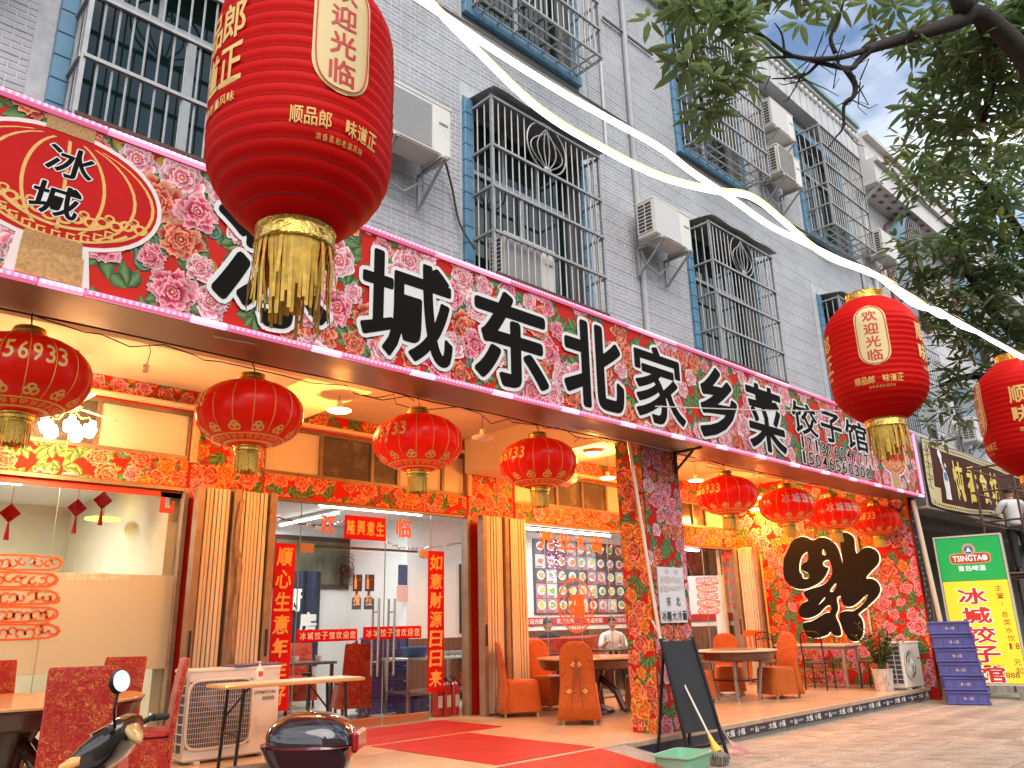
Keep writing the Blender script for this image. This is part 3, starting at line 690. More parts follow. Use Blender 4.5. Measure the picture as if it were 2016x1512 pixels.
# printed lanterns at both ends of the sign
ma_gold_pr = mat('print_gold', (.70, .40, .09), .5, var=.15, vs=30); ma_lred = mat('print_lantern_red', (.50, .012, .010), .6, var=.15, vs=1.5, spec=.1)
def sg(u, v, k=0): return (u, YF-.0125-.0004*k, v)
def printed_lantern(cx, cz, rx, rz, words):
    pl = thing_part('printed_lantern', sign)
    def ell(m, sx, sz, k, ox=0, oz=0, n=40):
        pts = [sg(cx+ox+sx*math.copysign(abs(math.cos(t))**.9, math.cos(t)), cz+oz+sz*math.sin(t), k) for t in [2*math.pi*i/n for i in range(n)]]; m.add(pts, [tuple(range(n))])
    m = MB(); ell(m, rx+.03, rz+.03, 0); m.add([sg(cx-.21, cz-rz+.02, 1), sg(cx+.21, cz-rz+.02, 1), sg(cx+.25, FZ0+.03, 1), sg(cx-.25, FZ0+.03, 1)], [(0, 1, 2, 3)]); m.build('halo', mat('print_halo', (.80, .66, .60), .5), pl)
    m = MB(); ell(m, rx, rz, 3); m.build('lantern_face', ma_lred, pl)
    m = MB()
    for s in (-.95, -.72, -.38, 0.02, .42, .75, .95):
        pts = []
        for i in range(13):
            t = -1.0+2.2*i/12; pts.append((cx+s*rx*math.cos(t), cz+rz*math.sin(t)*.93))
        w = .011
        for (a, b), (c, d) in zip(pts, pts[1:]): m.quad(sg(a-w, b, 4), sg(a+w, b, 4), sg(c+w, d, 4), sg(c-w, d, 4))
    for i in range(7):                                # cloud scrolls
        t = -.62+i*.205; px_, pz_ = cx+t*rx*1.25, cz-rz*(.52-.16*abs(t)*2.0)-.02
        for r, ox in ((.05, -.045), (.05, .045), (.035, 0)):
            n = 10; ring = [(px_+ox+r*math.cos(2*math.pi*q/n), pz_+(.045 if ox == 0 else 0)+r*.8*math.sin(2*math.pi*q/n)) for q in range(n)]; inn = [(px_+ox+r*.55*math.cos(2*math.pi*q/n), pz_+(.045 if ox == 0 else 0)+r*.44*math.sin(2*math.pi*q/n)) for q in range(n)]
            m.add([sg(*p, 5+i % 2+(1 if ox > 0 else 0)*2) for p in ring+inn], [(q, (q+1) % n, n+(q+1) % n, n+q) for q in range(n)])
    for r0, r1 in ((.64, .69), (.86, .90)):
        n = 20; A = [-2.5+1.86*i/n for i in range(n+1)]
        m.add([sg(cx+rx*r1*math.cos(a)*1.0, cz+rz*(r1+.06)*math.sin(a), 9) for a in A]+[sg(cx+rx*r0*math.cos(a), cz+rz*(r0+.06)*math.sin(a), 9) for a in A], [(i, i+1, n+2+i, n+1+i) for i in range(n)])
    for i in range(9):                                # key pattern
        a = -2.38+i*.205; r0, r1 = .70, .84
        x0, z0_ = cx+rx*r0*math.cos(a), cz+rz*(r0+.06)*math.sin(a); s = .028
        for bx in ((-s, s, s*.6, s), (-s, -s*.5, -s, s*.6), (-s*.5, s, -s, -s*.6), (s*.5, s, -s*.6, .2*s)):
            m.quad(sg(x0+bx[0], z0_-.05+bx[2], 8), sg(x0+bx[1], z0_-.05+bx[2], 8), sg(x0+bx[1], z0_-.05+bx[3], 8), sg(x0+bx[0], z0_-.05+bx[3], 8))
    m.build('gilt_pattern', ma_gold_pr, pl)
    m = MB(); m.add([sg(cx-.17, cz-rz+.03, 11), sg(cx+.17, cz-rz+.03, 11), sg(cx+.18, cz-rz-.08, 11), sg(cx-.18, cz-rz-.08, 11)], [(0, 1, 2, 3)]); m.build('gilt_collar', mat('print_collar', (.42, .20, .05), .4, var=.5, vs=60), pl); m = MB(); m.add([sg(cx-.15, cz+rz-.01, 11), sg(cx+.15, cz+rz-.01, 11), sg(cx+.15, min(FZ1-.03, cz+rz+.09), 11), sg(cx-.15, min(FZ1-.03, cz+rz+.09), 11)], [(0, 1, 2, 3)])
    m.build('gilt_collar', mat('print_collar', (.42, .20, .05), .4, var=.5, vs=60), pl)
    m = MB()
    for i in range(26):
        x = cx-.18+i*.0144; m.quad(sg(x, cz-rz-.08, 11), sg(x+.0125, cz-rz-.08, 11), sg(x+.0145+.002*(i-13)*.3, FZ0+.03, 11), sg(x+.001+.002*(i-13)*.3, FZ0+.03, 11))
    m.build('printed_tassel', mat('print_tassel', (.55, .28, .07), .5, var=.45, vs=40), pl)
    for i, ch in enumerate(words):
        for mt, off, k in ((ma_wh, .045, 13), (ma_bk, .016, 14)):
            m = MB(); z = cz+.10-i*.30
            write(m, ch, (cx-.13-.02*i, cx+.15-.02*i, z-.03, z+.20), lambda u, v: sg(u+(v-cz)*.12, v, k), off, 4); m.build('character', mt, pl)
printed_lantern(1.10, 4.08, .62, .40, '冰城'); printed_lantern(14.75, 4.06, .62, .40, '')
# red print on pillar, end wall and shop-front wall
floral('floral_print', pil, (7.92, 5.89, 0), (1, 0, 0), (0, 0, 1), (0, -1, 0), [(0, .78, 0, 3.43)], .20, 5, styles=(0, 2, 7, 4, 1))
floral('floral_print', pil, (7.92, 6.29, 0), (0, -1, 0), (0, 0, 1), (-1, 0, 0), [(0, .40, 0, 3.43)], .21, 6, styles=(6, 1, 3, 6))
floral('floral_print', endwall, (XE, 9.38, 0), (0, -1, 0), (0, 0, 1), (-1, 0, 0), [(0, 3.74, 0, ZC-.005)], .27, 8, styles=(0, 7, 4, 0, 1, 6))
zt = ZC-.004
floral('floral_print', backwall, (0, YG-.06, 0), (1, 0, 0), (0, 0, 1), (0, -1, 0),
       [(-2.6, 3.66, 2.87, 3.195), (3.70, 4.62, 2.75, zt), (4.64, 8.0, 2.87, 3.155), (8.04, 8.99, 2.75, zt), (9.05, 12.1, 2.87, 3.155), (12.12, 12.48, 0, zt), (12.5, 15.6, 2.73, 3.095), (15.62, 15.74, 0, zt),
        (-2.6, 3.68, 3.86, zt), (4.6, 8.0, 3.88, zt), (9.0, 12.1, 3.80, zt), (12.5, 15.6, 3.63, zt)], .25, 9, styles=(1, 3, 5, 6, 1, 0))
# ================================================================== LANTERNS
def cloth(name, col, trans, tw=.35, rough=.45, gl=.10, emit=0):
    m = bpy.data.materials.new(name); m.use_nodes = True; MATS[name] = m
    n = m.node_tree.nodes; l = m.node_tree.links; b = n['Principled BSDF']; b.inputs['Base Color'].default_value = tuple(col)+(1,); b.inputs['Roughness'].default_value = rough
    b.inputs['Specular IOR Level'].default_value = gl*4
    t = n.new('ShaderNodeBsdfTranslucent'); t.inputs[0].default_value = tuple(trans)+(1,)
    s = n.new('ShaderNodeMixShader'); s.inputs[0].default_value = tw; l.new(b.outputs[0], s.inputs[1]); l.new(t.outputs[0], s.inputs[2]); l.new(s.outputs[0], n['Material Output'].inputs[0]); return m
ma_silk = cloth('red_silk', (.70, .022, .008), (1, .12, .02), .55, .24, .09)
ma_poly = cloth('red_polyester', (.74, .009, .006), (.95, .03, .01), .38, .6, .035)
ma_gold = mat('gold_foil', (.78, .52, .12), .25, metal=.95, var=.25, vs=30, bump=.6, bs=60)
ma_goldp = mat('gold_ink', (.80, .52, .13), .45); ma_goldd = mat('gold_cord', (.70, .36, .05), .5, var=.3, vs=30)
ma_tass = mat('yellow_tassel', (.66, .40, .05), .6, var=.35, vs=50); ma_wire = mat('black_wire', (.03, .025, .02), .6)
ma_panel = mat('gold_panel', (.74, .56, .25), .5)
RX, RZ = .435, .285
def prof(t):                                   # t -1..1 from bottom to top
    z = RZ*t; r = RX*(1-abs(t)**2.35)**.52; return max(r, .115), z
G = 16
def lant_r(a, t):
    r, z = prof(t); k = 1-.018*abs(math.cos(G*a/2))**6 if r > .13 else 1
    return r*k, z
def lp(a, t, off=0):
    r, z = lant_r(a, t); r += off; return (r*math.cos(a), r*math.sin(a), z)
def lantern(label, loc, rz, group='round lanterns under the porch edge'):
    L = thing('round_lantern', label, 'lantern', loc, rz, group)
    m = MB(); n, k = 96, 22
    m.grid(lambda u, v: lp(2*math.pi*u, -.985+1.97*v), n, k, cu=True); m.build('shade', ma_silk, L, smooth=True)
    m = MB()
    for i in range(G):
        a = 2*math.pi*(i+.5)/G*1.0+math.pi/G*1.0
        m.tube([lp(a, -.97+1.94*j/14, .002) for j in range(15)], .0032, 4, cap=False)
    m.build('rib', ma_goldd, L)
    for s, name in ((1, 'top_cap'), (-1, 'bottom_cap')):
        m = MB(); z = s*RZ*.93
        pr = [(.100, 0), (.118, .005), (.118, .022), (.105, .028), (.112, .034), (.112, .05), (.098, .056), (.105, .062), (.100, .082), (.0, .082)]
        m.lathe([(r, z+s*h) for r, h in pr], 24); m.build(name, ma_gold, L, smooth=35)
    m = MB()                                   # hanging fringe
    for i in range(56):
        a = 2*math.pi*i/56+rnd.uniform(-.02, .02); r = .098; w = .0065; z0 = -RZ*.93-.07; z1 = z0-.15+rnd.uniform(-.012, .008); r1 = r+rnd.uniform(-.012, .012)
        c, s_ = math.cos(a), math.sin(a)
        m.quad((r*c-w*s_, r*s_+w*c, z0), (r*c+w*s_, r*s_-w*c, z0), (r1*c+w*s_, r1*s_-w*c, z1), (r1*c-w*s_, r1*s_+w*c, z1))
    m.build('tassel', ma_tass, L)
    m = MB(); m.tube([(0, 0, RZ*.93+.08), (.012, 0, RZ*.93+.13), (-.01, 0, RZ*.93+.18), (0, 0, RZ*.93+.22)], .006, 5); m.build('hanger', ma_wire, L)
    m = MB()                                   # gilt cloud band round the belly's foot
    for i in range(12):
        for da, dt, r in ((-.06, 0, .030), (.06, 0, .030), (0, .07, .030)):
            a0 = 2*math.pi*i/12+da; t0 = -.66+dt; q = 9
            rr = prof(t0)[0]
            ro = [(a0+r*math.cos(2*math.pi*j/q)/rr, t0+r*.75*math.sin(2*math.pi*j/q)/RZ) for j in range(q)]; ri = [(a0+.5*r*math.cos(2*math.pi*j/q)/rr, t0+.38*r*math.sin(2*math.pi*j/q)/RZ) for j in range(q)]
            m.add([lp(a, t, .0025+.0006*(da > 0)) for a, t in ro+ri], [(j, (j+1) % q, q+(j+1) % q, q+j) for j in range(q)])
    for t0, t1 in ((-.80, -.775), (-.93, -.905)): m.grid(lambda u, v: lp(2*math.pi*u, t0+(t1-t0)*v, .0035), 48, 1, cu=True)
    for i in range(26):
        a = 2*math.pi*i/26
        for a0, a1, t0, t1 in ((-.075, .075, -.835, -.822), (-.075, -.055, -.89, -.835), (-.02, .0, -.89, -.85), (-.02, .075, -.863, -.85)):
            m.grid(lambda u, v: lp(a+a0+(a1-a0)*u, t0+(t1-t0)*v, .004), 2, 1)
    m.build('gilt_band', ma_goldp, L)
    m = MB()
    for i, ch in enumerate('18645556933'):
        a = 1.02-i*.19; wd = .13 if ch != '1' else .06
        write(m, ch, (-wd/2, wd/2, -.02, .44), lambda u, v: lp(-(a-u) if False else math.pi+(-a+u), v, .004), .012, 2)
    m.build('phone_number', ma_goldp, L)
    m = MB()
    for i, ch in enumerate('冰城饺子'):
        a = .60-i*.36
        write(m, ch, (-.14, .14, -.05, .50), lambda u, v: lp(math.pi/2+.55+(-a+u), v, .004), .012, 2)
    m.build('lettering', mat('white_ink', (.78, .68, .62), .5), L)
    return L
LZ = 2.955
labs = ['round red lantern showing most of a gilt phone number, by the cluster of bulbs', 'round red lantern beside the covered wiring above the two stacked folding gates', 'round red lantern with crinkled gilt digits, between two porch lamps over the door', 'round red lantern hanging before the porch pillar on its door side',
        'round red lantern just past the pillar, above the wall television', 'round red lantern with pale writing, first of the bunched ones by the end wall', 'round red lantern with pale writing, second of the bunched ones by the end wall', 'round red lantern at the very end of the porch, gilt digits towards the others']
spots = [(45, 735, .35), (492, 820, 1.9), (823, 875, 1.22), (1060, 911, 1.30), (1431, 975, 1.15), (1549, 997, -1.62), (1641, 1009, -1.52), (1725, 1026, .95)]
lan0 = None
for (x, y, rz), lb in zip(spots, labs):
    p = W(x, y, y=6.12); p.z = LZ
    view = math.atan2(-p.y, -p.x)               # azimuth from the lantern towards the eye
    r = view+math.pi-rz                        # rz: how far the number is turned away from the eye
    if lan0 is None: lan0 = lantern(lb, p, r)
    else: again(lan0, p, r, lb)
# wire that carries them and its tangle
m = MB(); m.tube([(-1.5, 6.12, 3.43)]+[(i*.8, 6.12+.01*math.sin(i), 3.425-.02*math.sin(i*1.3)**2) for i in range(0, 20)], .008, 5)
m.build('support_wire', ma_wire, None, label='dark wire rail carrying the round lanterns under the sign soffit', cat='wire')
q = random.Random(5)
for k in range(5):
    pts = []; x = 1.0+k*2.9; z = 3.42
    for i in range(16): x += .22*q.uniform(.4, 1.5); pts.append((x, 6.10+q.uniform(-.10, .12), 3.40-.06*abs(math.sin(i*.9+k))+q.uniform(-.03, .03)))
    m = MB(); m.tube(pts, .005, 5); m.build('loose_cable', ma_wire, None, label=('thin black cable looping under the soffit beside the ' + ('bulb cluster', 'second round lantern', 'unlit porch lamp', 'pillar', 'bunched lanterns')[k]), cat='cable')
m = MB(); m.tube([W(420, 640+22, y=5.52), W(700, 712, y=5.60), W(920, 775, y=5.70), W(1150, 848, y=5.82), W(1320, 888, y=5.85)], .007, 6); m.build('white_cable', mat('white_cable', (.7, .68, .62), .5), None, label='thin white cable running under the sign soffit towards the pillar bracket', cat='cable')
# ------------------------------------------------------------------ long paper lanterns strung over the pavement
CR, CH = .185, .263
def cprof():
    pr = []; n = 22; body = []
    for i in range(n+1):
        t = -1+2*i/n; r = CR*(1-.02*t*t)
        if abs(t) > .45: r = CR*(.996-.56*((abs(t)-.45)/.55)**2.1)
        body.append((r, CH*t))
    for (r0, z0), (r1, z1) in zip(body, body[1:]):
        for k in range(4): s = k/4; pr.append((r0+(r1-r0)*s+.0045*math.sin(math.pi*s), z0+(z1-z0)*s))
    pr.append(body[-1]); return pr, body
CP, CB = cprof()
def cr_at(z):
    for (r0, z0), (r1, z1) in zip(CB, CB[1:]):
        if z0 <= z <= z1: return r0+(r1-r0)*(z-z0)/(z1-z0)
    return CR
def cy(a, z, off=.006): r = cr_at(z)+off; return (r*math.cos(a), r*math.sin(a), z)
def strlen_write(m, s, a0, z0, ch_w, ch_h, gap, off, vert=False, side=1, res=2):
    for i, ch in enumerate(s):
        if ch == ' ': continue
        if vert: write(m, ch, (0, ch_w, z0-i*(ch_h+gap)-ch_h, z0-i*(ch_h+gap)), lambda u, v: cy(a0+(u-ch_w/2)/CR, v), off, res)
        else: write(m, ch, (i*(ch_w+gap), i*(ch_w+gap)+ch_w, z0, z0+ch_h), lambda u, v: cy(a0+(u-len(s)*(ch_w+gap)/2)/CR, v), off, res)
def long_lantern(label, loc, rz):
    L = thing('long_lantern', label, 'lantern', loc, rz, 'long red lanterns strung over the pavement')
    m = MB(); m.lathe(CP, 64, cap=False); m.build('shade', ma_poly, L, smooth=True)
    m = MB()
    for r, z in CB[1:-1]: m.tube([((r-.0005)*math.cos(2*math.pi*i/48), (r-.0005)*math.sin(2*math.pi*i/48), z) for i in range(48)], .0016, 4, closed=True)
    m.build('hoop_rib', mat('dark_red_wire', (.30, .01, .008), .6), L)
    for s, nm in ((1, 'top_cap'), (-1, 'bottom_cap')):
        m = MB(); z = s*CH; m.lathe([(r, z+s*h) for r, h in ((.078, -.006), (.081, -.001), (.077, .006), (.079, .014), (.078, .028), (.081, .033), (.072, .035), (.070, .0))], 40, cap=False); m.build(nm, ma_gold, L, smooth=35)
    m = MB(); q = random.Random(3)
    for i in range(70):
        a = 2*math.pi*i/70; r = .076; w = .0036; z0 = -CH-.024; z1 = z0-.10+q.uniform(-.05, .02); r1 = r+q.uniform(-.02, .012); c, s_ = math.cos(a), math.sin(a); tw = q.uniform(-.03, .03)
        zm = (z0+z1)/2; rm = (r+r1)/2+q.uniform(-.006, .006); c1, s1 = math.cos(a+tw), math.sin(a+tw)
        m.add([(r*c-w*s_, r*s_+w*c, z0), (r*c+w*s_, r*s_-w*c, z0), (rm*c+w*s_, rm*s_-w*c, zm), (rm*c-w*s_, rm*s_+w*c, zm), (r1*c1+w*s1, r1*s1-w*c1, z1), (r1*c1-w*s1, r1*s1+w*c1, z1)], [(0, 1, 2, 3), (3, 2, 4, 5)])
    m.build('tassel', ma_tass, L)
    m = MB(); m.tube([(-.075, 0, CH+.02), (0, 0, CH+.05), (.075, 0, CH+.02)], .004, 5); m.tube([(0, 0, CH+.05), (0, 0, CH+.14)], .003, 5); m.build('hanger', ma_wire, L)
    for side in (0, 1):
        a0 = side*math.pi
        m = MB(); w, h0, h1 = .060, -.075, .185
        pts = [(-w*math.cos(t), h1-w+w*math.sin(t)) for t in [math.pi*i/10 for i in range(11)]]+[(w*math.cos(t), h0+w-w*math.sin(t)) for t in [math.pi*i/10 for i in range(11)]]
        n = 14
        for off, k, mt, nm in ((.0052, 1.0, ma_panel, 'gilt_panel'),):
            def pt(u, v):
                z = h0+(h1-h0)*v; ww = w*min(1, math.sqrt(max(.02, 1-((abs(v-.5)-.5+.23)/.23)**2)) if abs(v-.5) > .27 else 1); return cy(a0+(2*u-1)*ww/CR, z, off)
            m.grid(pt, 6, 36)
        m.build('gilt_panel', ma_panel, L)
        m = MB(); strlen_write(m, '欢迎光临', a0, .158, .052, .046, .010, .018, vert=True)
        ring = [];
        for t in range(44):
            s = t/44*2*math.pi; z = (h0+h1)/2+(h1-h0)/2*.95*math.copysign(abs(math.sin(s))**.45, math.sin(s)); aa = a0+w*.90*math.copysign(abs(math.cos(s))**.8, math.cos(s))/CR; ring.append(cy(aa, z, .0075))
        m.tube(ring, .0014, 4, closed=True); m.build('panel_lettering', mat('red_ink', (.55, .02, .015), .5), L)
        m = MB(); strlen_write(m, '顺品郎 味道正', a0, -.148, .0235, .030, .003, .012); strlen_write(m, '浓香柔和老酒风味', a0+.05, -.168, .010, .011, .003, .0); m.build('small_lettering', ma_goldp, L)
        b0 = a0+math.pi/2
        m = MB(); strlen_write(m, '顺品郎', b0, .035, .062, .075, .006, .018); strlen_write(m, '味道正', b0, -.055, .062, .075, .006, .018); strlen_write(m, '浓香柔和老酒风味', b0, -.095, .019, .020, .003, .004); m.build('lettering', ma_goldp, L)
    return L
clab = ['big long red lantern hanging in front of the sign before its first black character', 'long red lantern with gilt panel of red characters, before the end of the sign', 'long red lantern over the pavement by the neighbour\'s brown banner']
cs = [((598, 208), 1.70, .37), ((1723, 709), 3.35, .02), ((2022, 822), 3.60, -1.28)]
c0 = None
for (px_, dep, off), lb in zip(cs, clab):
    p = W(*px_, d=dep); view = math.atan2(EYE.y-p.y, EYE.x-p.x); r = view+off
    if c0 is None: c0 = long_lantern(lb, p, r); c0.scale.z = 1.16
    else: again(c0, p, r, lb).scale.z = 1
# light rope and cable they hang from
ma_rope = mat('light_rope', (.9, .9, .85), .4, emit=2.6, ecol=(1, .98, .90)); ma_ropey = mat('light_rope_backing', (.8, .55, .1), .4, emit=1.6, ecol=(1, .72, .15))
ra = [(700, -90, 1.83), (830, 0, 1.95), (960, 90, 2.07), (1120, 190, 2.19), (1290, 285, 2.38), (1364, 340, 2.46), (1443, 393, 2.55), (1514, 443, 2.64), (1586, 479, 2.76), (1660, 514, 2.95), (1722, 540, 3.13), (1800, 600, 3.23), (1850, 612, 3.33), (1888, 640, 3.40), (1940, 660, 3.48), (2000, 697, 3.56), (2040, 720, 3.6)]
rb = [(730, -110, 1.85), (860, 20, 1.97), (930, 92, 2.06), (1060, 215, 2.18), (1180, 290, 2.30), (1300, 349, 2.43), (1407, 377, 2.54), (1461, 383, 2.60), (1500, 401, 2.66), (1550, 443, 2.74), (1596, 483, 2.82), (1639, 511, 2.92), (1693, 531, 3.06), (1750, 556, 3.19), (1810, 596, 3.27), (1850, 622, 3.33), (1880, 628, 3.39), (1960, 675, 3.51), (2030, 712, 3.6)]
def smooth_path(P, n=5):
    P = [Vector(p) for p in P]; out = []
    for i in range(len(P)-1):
        a, b, c, d = P[max(0, i-1)], P[i], P[i+1], P[min(len(P)-1, i+2)]
        for k in range(n):
            t = k/n; out.append(.5*((2*b)+(c-a)*t+(2*a-5*b+4*c-d)*t*t+(3*b-a-3*c+d)*t*t*t))
    return out+[P[-1]]
for pts, lb, rr in ((ra, 'glowing white light rope strung over the pavement above the lanterns, the straighter strand', .0095), (rb, 'glowing white light rope strung over the pavement, the strand sagging lower', .0082)):
    t = thing('light_rope', lb, 'light rope'); P = smooth_path([W(x, y, d=d) for x, y, d in pts])
    m = MB(); m.tube(P, rr, 8); m.build('glowing_tube', ma_rope, t, smooth=True)
    if rr < .009: m = MB(); m.tube([p+Vector((0, 0, .011)) for p in P], .0055, 6); m.build('yellow_backing', ma_ropey, t, smooth=True)
m = MB(); m.tube([W(500, -80, d=1.72), W(830, -10, d=1.97), W(1400, 350, d=2.55), W(1722, 537, d=3.15), W(2030, 705, d=3.6), W(2300, 820, d=3.6)], .004, 5); m.build('catenary_wire', ma_wire, None, label='thin dark wire holding up the light ropes over the pavement', cat='wire')
m = MB(); m.tube([W(1290, 800, y=5.2), W(1500, 808, y=4.6), W(1640, 809, y=4.0), W(1940, 804, y=2.6), W(2080, 800, y=2.2)], .008, 6); m.build('rope_line', mat('line_white', (.62, .58, .5), .6), None, label='pale line crossing in front of the sign behind the long lanterns', cat='line')
# ================================================================== PORCH LAMPS
ma_lampw = mat('lamp_plastic', (.8, .78, .72), .4); ma_glow = mat('warm_glow', (1, .8, .5), .4, emit=14, ecol=(1, .62, .22))
def point(name, loc, e, col, parent=None, r=.09):
    d = bpy.data.lights.new(name, 'POINT'); d.energy = e; d.color = col; d.shadow_soft_size = r; o = bpy.data.objects.new(name, d); COL.objects.link(o); o.location = loc; o.parent = parent; return o
WARM = (1, .36, .07)
def porch_lamp(label, loc, on=True):
    L = thing('porch_lamp', label, 'lamp', loc, 0, 'disc lamps hanging from the porch ceiling')
    m = MB(); m.tube([(0, 0, .08), (.004, .003, ZC-.0-loc[2])], .004, 5); m.build('cord', ma_wire, L)
    m = MB(); m.lathe([(.022, .10), (.03, .09), (.03, .045), (.06, .035), (.125, .012), (.13, 0), (.118, -.004)], 28); m.build('lamp_body', ma_lampw, L, smooth=35)
    m = MB(); m.lathe([(.0, -.022), (.06, -.020), (.105, -.012), (.117, -.003)], 28, cap=False); m.build('diffuser', ma_glow if on else ma_lampw, L, smooth=True)
    if on: point('bulb_light', (0, 0, -.10), 84, WARM, L)
    return L
for x, y, on, lb in ((668, 808, 1, 'lit disc lamp hung over the glass doors'), (950, 862, 0, 'unlit white disc lamp on a short black holder under the soffit'), (1168, 893, 1, 'lit disc lamp before the cream beam beside the pillar'), (1197, 941, 1, 'lit disc lamp deeper under the porch, by the ceiling fan blades'), (1370, 946, 1, 'lit disc lamp between the pillar and the next round lantern'), (1500, 980, 1, 'lit disc lamp above the round tables near the upside-down character'), (1487, 1003, 1, 'lit disc lamp in the inner porch corner by the end wall')):
    z = 3.45 if on else 3.30
    p = W(x, y, z=z); porch_lamp(lb, p, on)
p = W(288, 725, z=3.45); s = thing('bulb_socket', 'empty white bulb socket dangling from the porch wiring', 'socket', p)
m = MB(); m.tube([(0, 0, .03), (.02, 0, .16), (-.01, 0, .26), (0, 0, .5)], .004, 5); m.build('cord', ma_wire, s)
m = MB(); m.lathe([(.012, .04), (.028, .03), (.030, .0), (.024, -.005), (.028, -.012), (.026, -.05), (0, -.05)], 16); m.build('holder', ma_lampw, s, smooth=35)
# ceiling fans
def ceiling_fan(label, loc, rz, L=.62, n=3, lights=False):
    t = thing('ceiling_fan', label, 'fan', loc, rz)
    m = MB(); m.tube([(0, 0, .1), (0, 0, ZC-loc[2])], .014, 8); m.build('rod', ma_bronze, t)
    m = MB(); m.lathe([(.03, .14), (.07, .12), (.11, .07), (.12, .0), (.10, -.03), (.05, -.05), (0, -.05)], 24); m.build('motor', ma_bronze if lights else ma_lampw, t, smooth=35)
    for k in range(n):
        a = 2*math.pi*k/n; m = MB(); T_ = Matrix.Rotation(a, 4, 'Z') @ Matrix.Rotation(.22, 4, 'X'); m.T = T_
        m.prism([(.11, -.03), (.22, -.055), (L*.9, -.075), (L, -.05), (L, .05), (L*.9, .075), (.22, .055), (.11, .03)], (0, 0, .0), (1, 0, 0), (0, 1, 0), (0, 0, .008)); m.build('blade', mat('cream_blade', (.72, .62, .46), .4), t)
    if lights:
        for k in range(5):
            a = 2*math.pi*k/5+.3; c, s_ = math.cos(a), math.sin(a); arm = MB(); arm.tube([(.04*c, .04*s_, -.04), (.12*c, .12*s_, -.12), (.19*c, .19*s_, -.10), (.22*c, .22*s_, -.16)], .009, 6); arm.build('lamp_arm', ma_gold, t, smooth=True)
            m = MB(); m.T = Matrix.Translation((.225*c, .225*s_, -.17)) @ Matrix.Rotation(.35, 4, Vector((-s_, c, 0))); m.lathe([(.02, .03), (.032, .0), (.034, -.02), (.062, -.03), (.066, -.06), (.062, -.125), (.05, -.14), (0, -.14)], 18); m.build('bulb', mat('bulb_glow', (1, .9, .75), .3, emit=22, ecol=(1, .82, .55)), t, smooth=30)
        point('bulb_light', (0, 0, -.30), 75, (1, .46, .13), t, .2)
        m = MB(); m.tube([(.03, 0, -.05), (.03, 0, -.75)], .002, 4); m.build('pull_cord', ma_goldd, t)
    return t
ceiling_fan('brass ceiling fan with a cluster of glowing bulbs over the red-covered chairs', W(138, 800, z=3.45), .55, lights=True)
ceiling_fan('plain pale ceiling fan hanging behind the pillar lantern', W(1122, 945, z=3.42), .9)
ceiling_fan('plain pale ceiling fan over the round tables past the pillar', W(1440, 985, z=3.50), .2)
# ================================================================== FOLDING GATES
ma_slat = mat('gate_slat', (.70, .60, .43), .5, var=.08, vs=4, stretch=(20, 20, 1.5), stain=((.45, .33, .20), 3, .66))
ma_post = mat('gate_post', (.30, .21, .14), .55, metal=.2, var=.25, vs=5, stain=((.14, .08, .05), 4, .58))
def gate(label, x0, x1, h, posts, y0=9.02):
    t = thing('folding_gate', label, 'gate', (0, 0, 0)); n = int((x1-x0)/.048)
    for i in range(n):
        x = x0+(x1-x0)*(i+.5)/n
        if any(abs(x-p) < .068 for p in posts): continue
        ph = i % 6; y = y0+.012+.010*(ph if ph < 4 else 6-ph); w_ = (x1-x0)/n
        m = MB(); m.rbox((x-w_/2+.005, y, .02), (x+w_/2-.005, y+.03, h-.01), .005); m.build('slat', ma_slat, t)
    m = MB(); m.box((x0, y0+.075, .02), (x1, y0+.095, h-.02)); m.build('gate_gap_shade', mat('gate_shadow', (.10, .065, .04), .7), t)  # dark sheet whose colour stands in for shade in the slat gaps
    for p in posts: m = MB(); m.rbox((p-.042, y0-.008, .0), (p+.042, y0+.12, h), .006); m.build('post', ma_post, t)
    for k, p in enumerate(posts):
        if k % 2 == 0: m = MB(); m.rbox((p-.012, y0-.03, .95), (p+.012, y0-.009, 1.25), .003); m.build('latch', mat('latch_dark', (.05, .04, .035), .5, metal=.5), t)
    return t
gate('beige slatted folding gate stacked beside the outdoor air conditioner on the porch', 3.70, 4.66, 2.85, (3.73, 4.17, 4.63))
gate('beige slatted folding gate stacked between the glass doors and the next window', 8.05, 8.98, 2.85, (8.09, 8.55))
g3 = gate('beige slatted folding gate stacked in the corner by the end wall', -9.30, -8.74, 2.72, (-9.27, -8.79), 15.52); g3.rotation_euler = (0, 0, -math.pi/2)
# ================================================================== GLAZING
ma_clear = glass('clear_glass', (.93, .95, .94), .10); ma_frost = glass('frosted_film', (.70, .64, .52), .05, .3, .12)
ma_edge = mat('glass_edge', (.25, .42, .36), .15); ma_plate = mat('hinge_plate', (.55, .36, .18), .3, metal=.8)
def pxbox(x0, y0, x1, y1, y=YG-.012):
    a = W(x0, (y0+y1)/2, y=y); b = W(x1, (y0+y1)/2, y=y); c = W((x0+x1)/2, y0, y=y); d = W((x0+x1)/2, y1, y=y); return a.x, b.x, d.z, c.z
def paneset(name, label, xs, z0, z1, frost=None):
    t = thing(name, label, 'shopfront glass', (0, 0, 0))
    for a, b in zip(xs, xs[1:]):
        m = MB(); m.box((a+.003, YG-.005, z0), (b-.003, YG+.005, z1)); p = m.build('pane', ma_clear, t)
        m = MB(); m.box((b-.003, YG-.0055, z0), (b+.003, YG+.0055, z1)); m.build('joint', ma_edge, t)
    if frost: m = MB(); m.box((xs[0], YG-.0085, frost[0]), (xs[-1], YG-.0075, frost[1])); m.build('frosted_film', mat_frost2(), t)
    return t
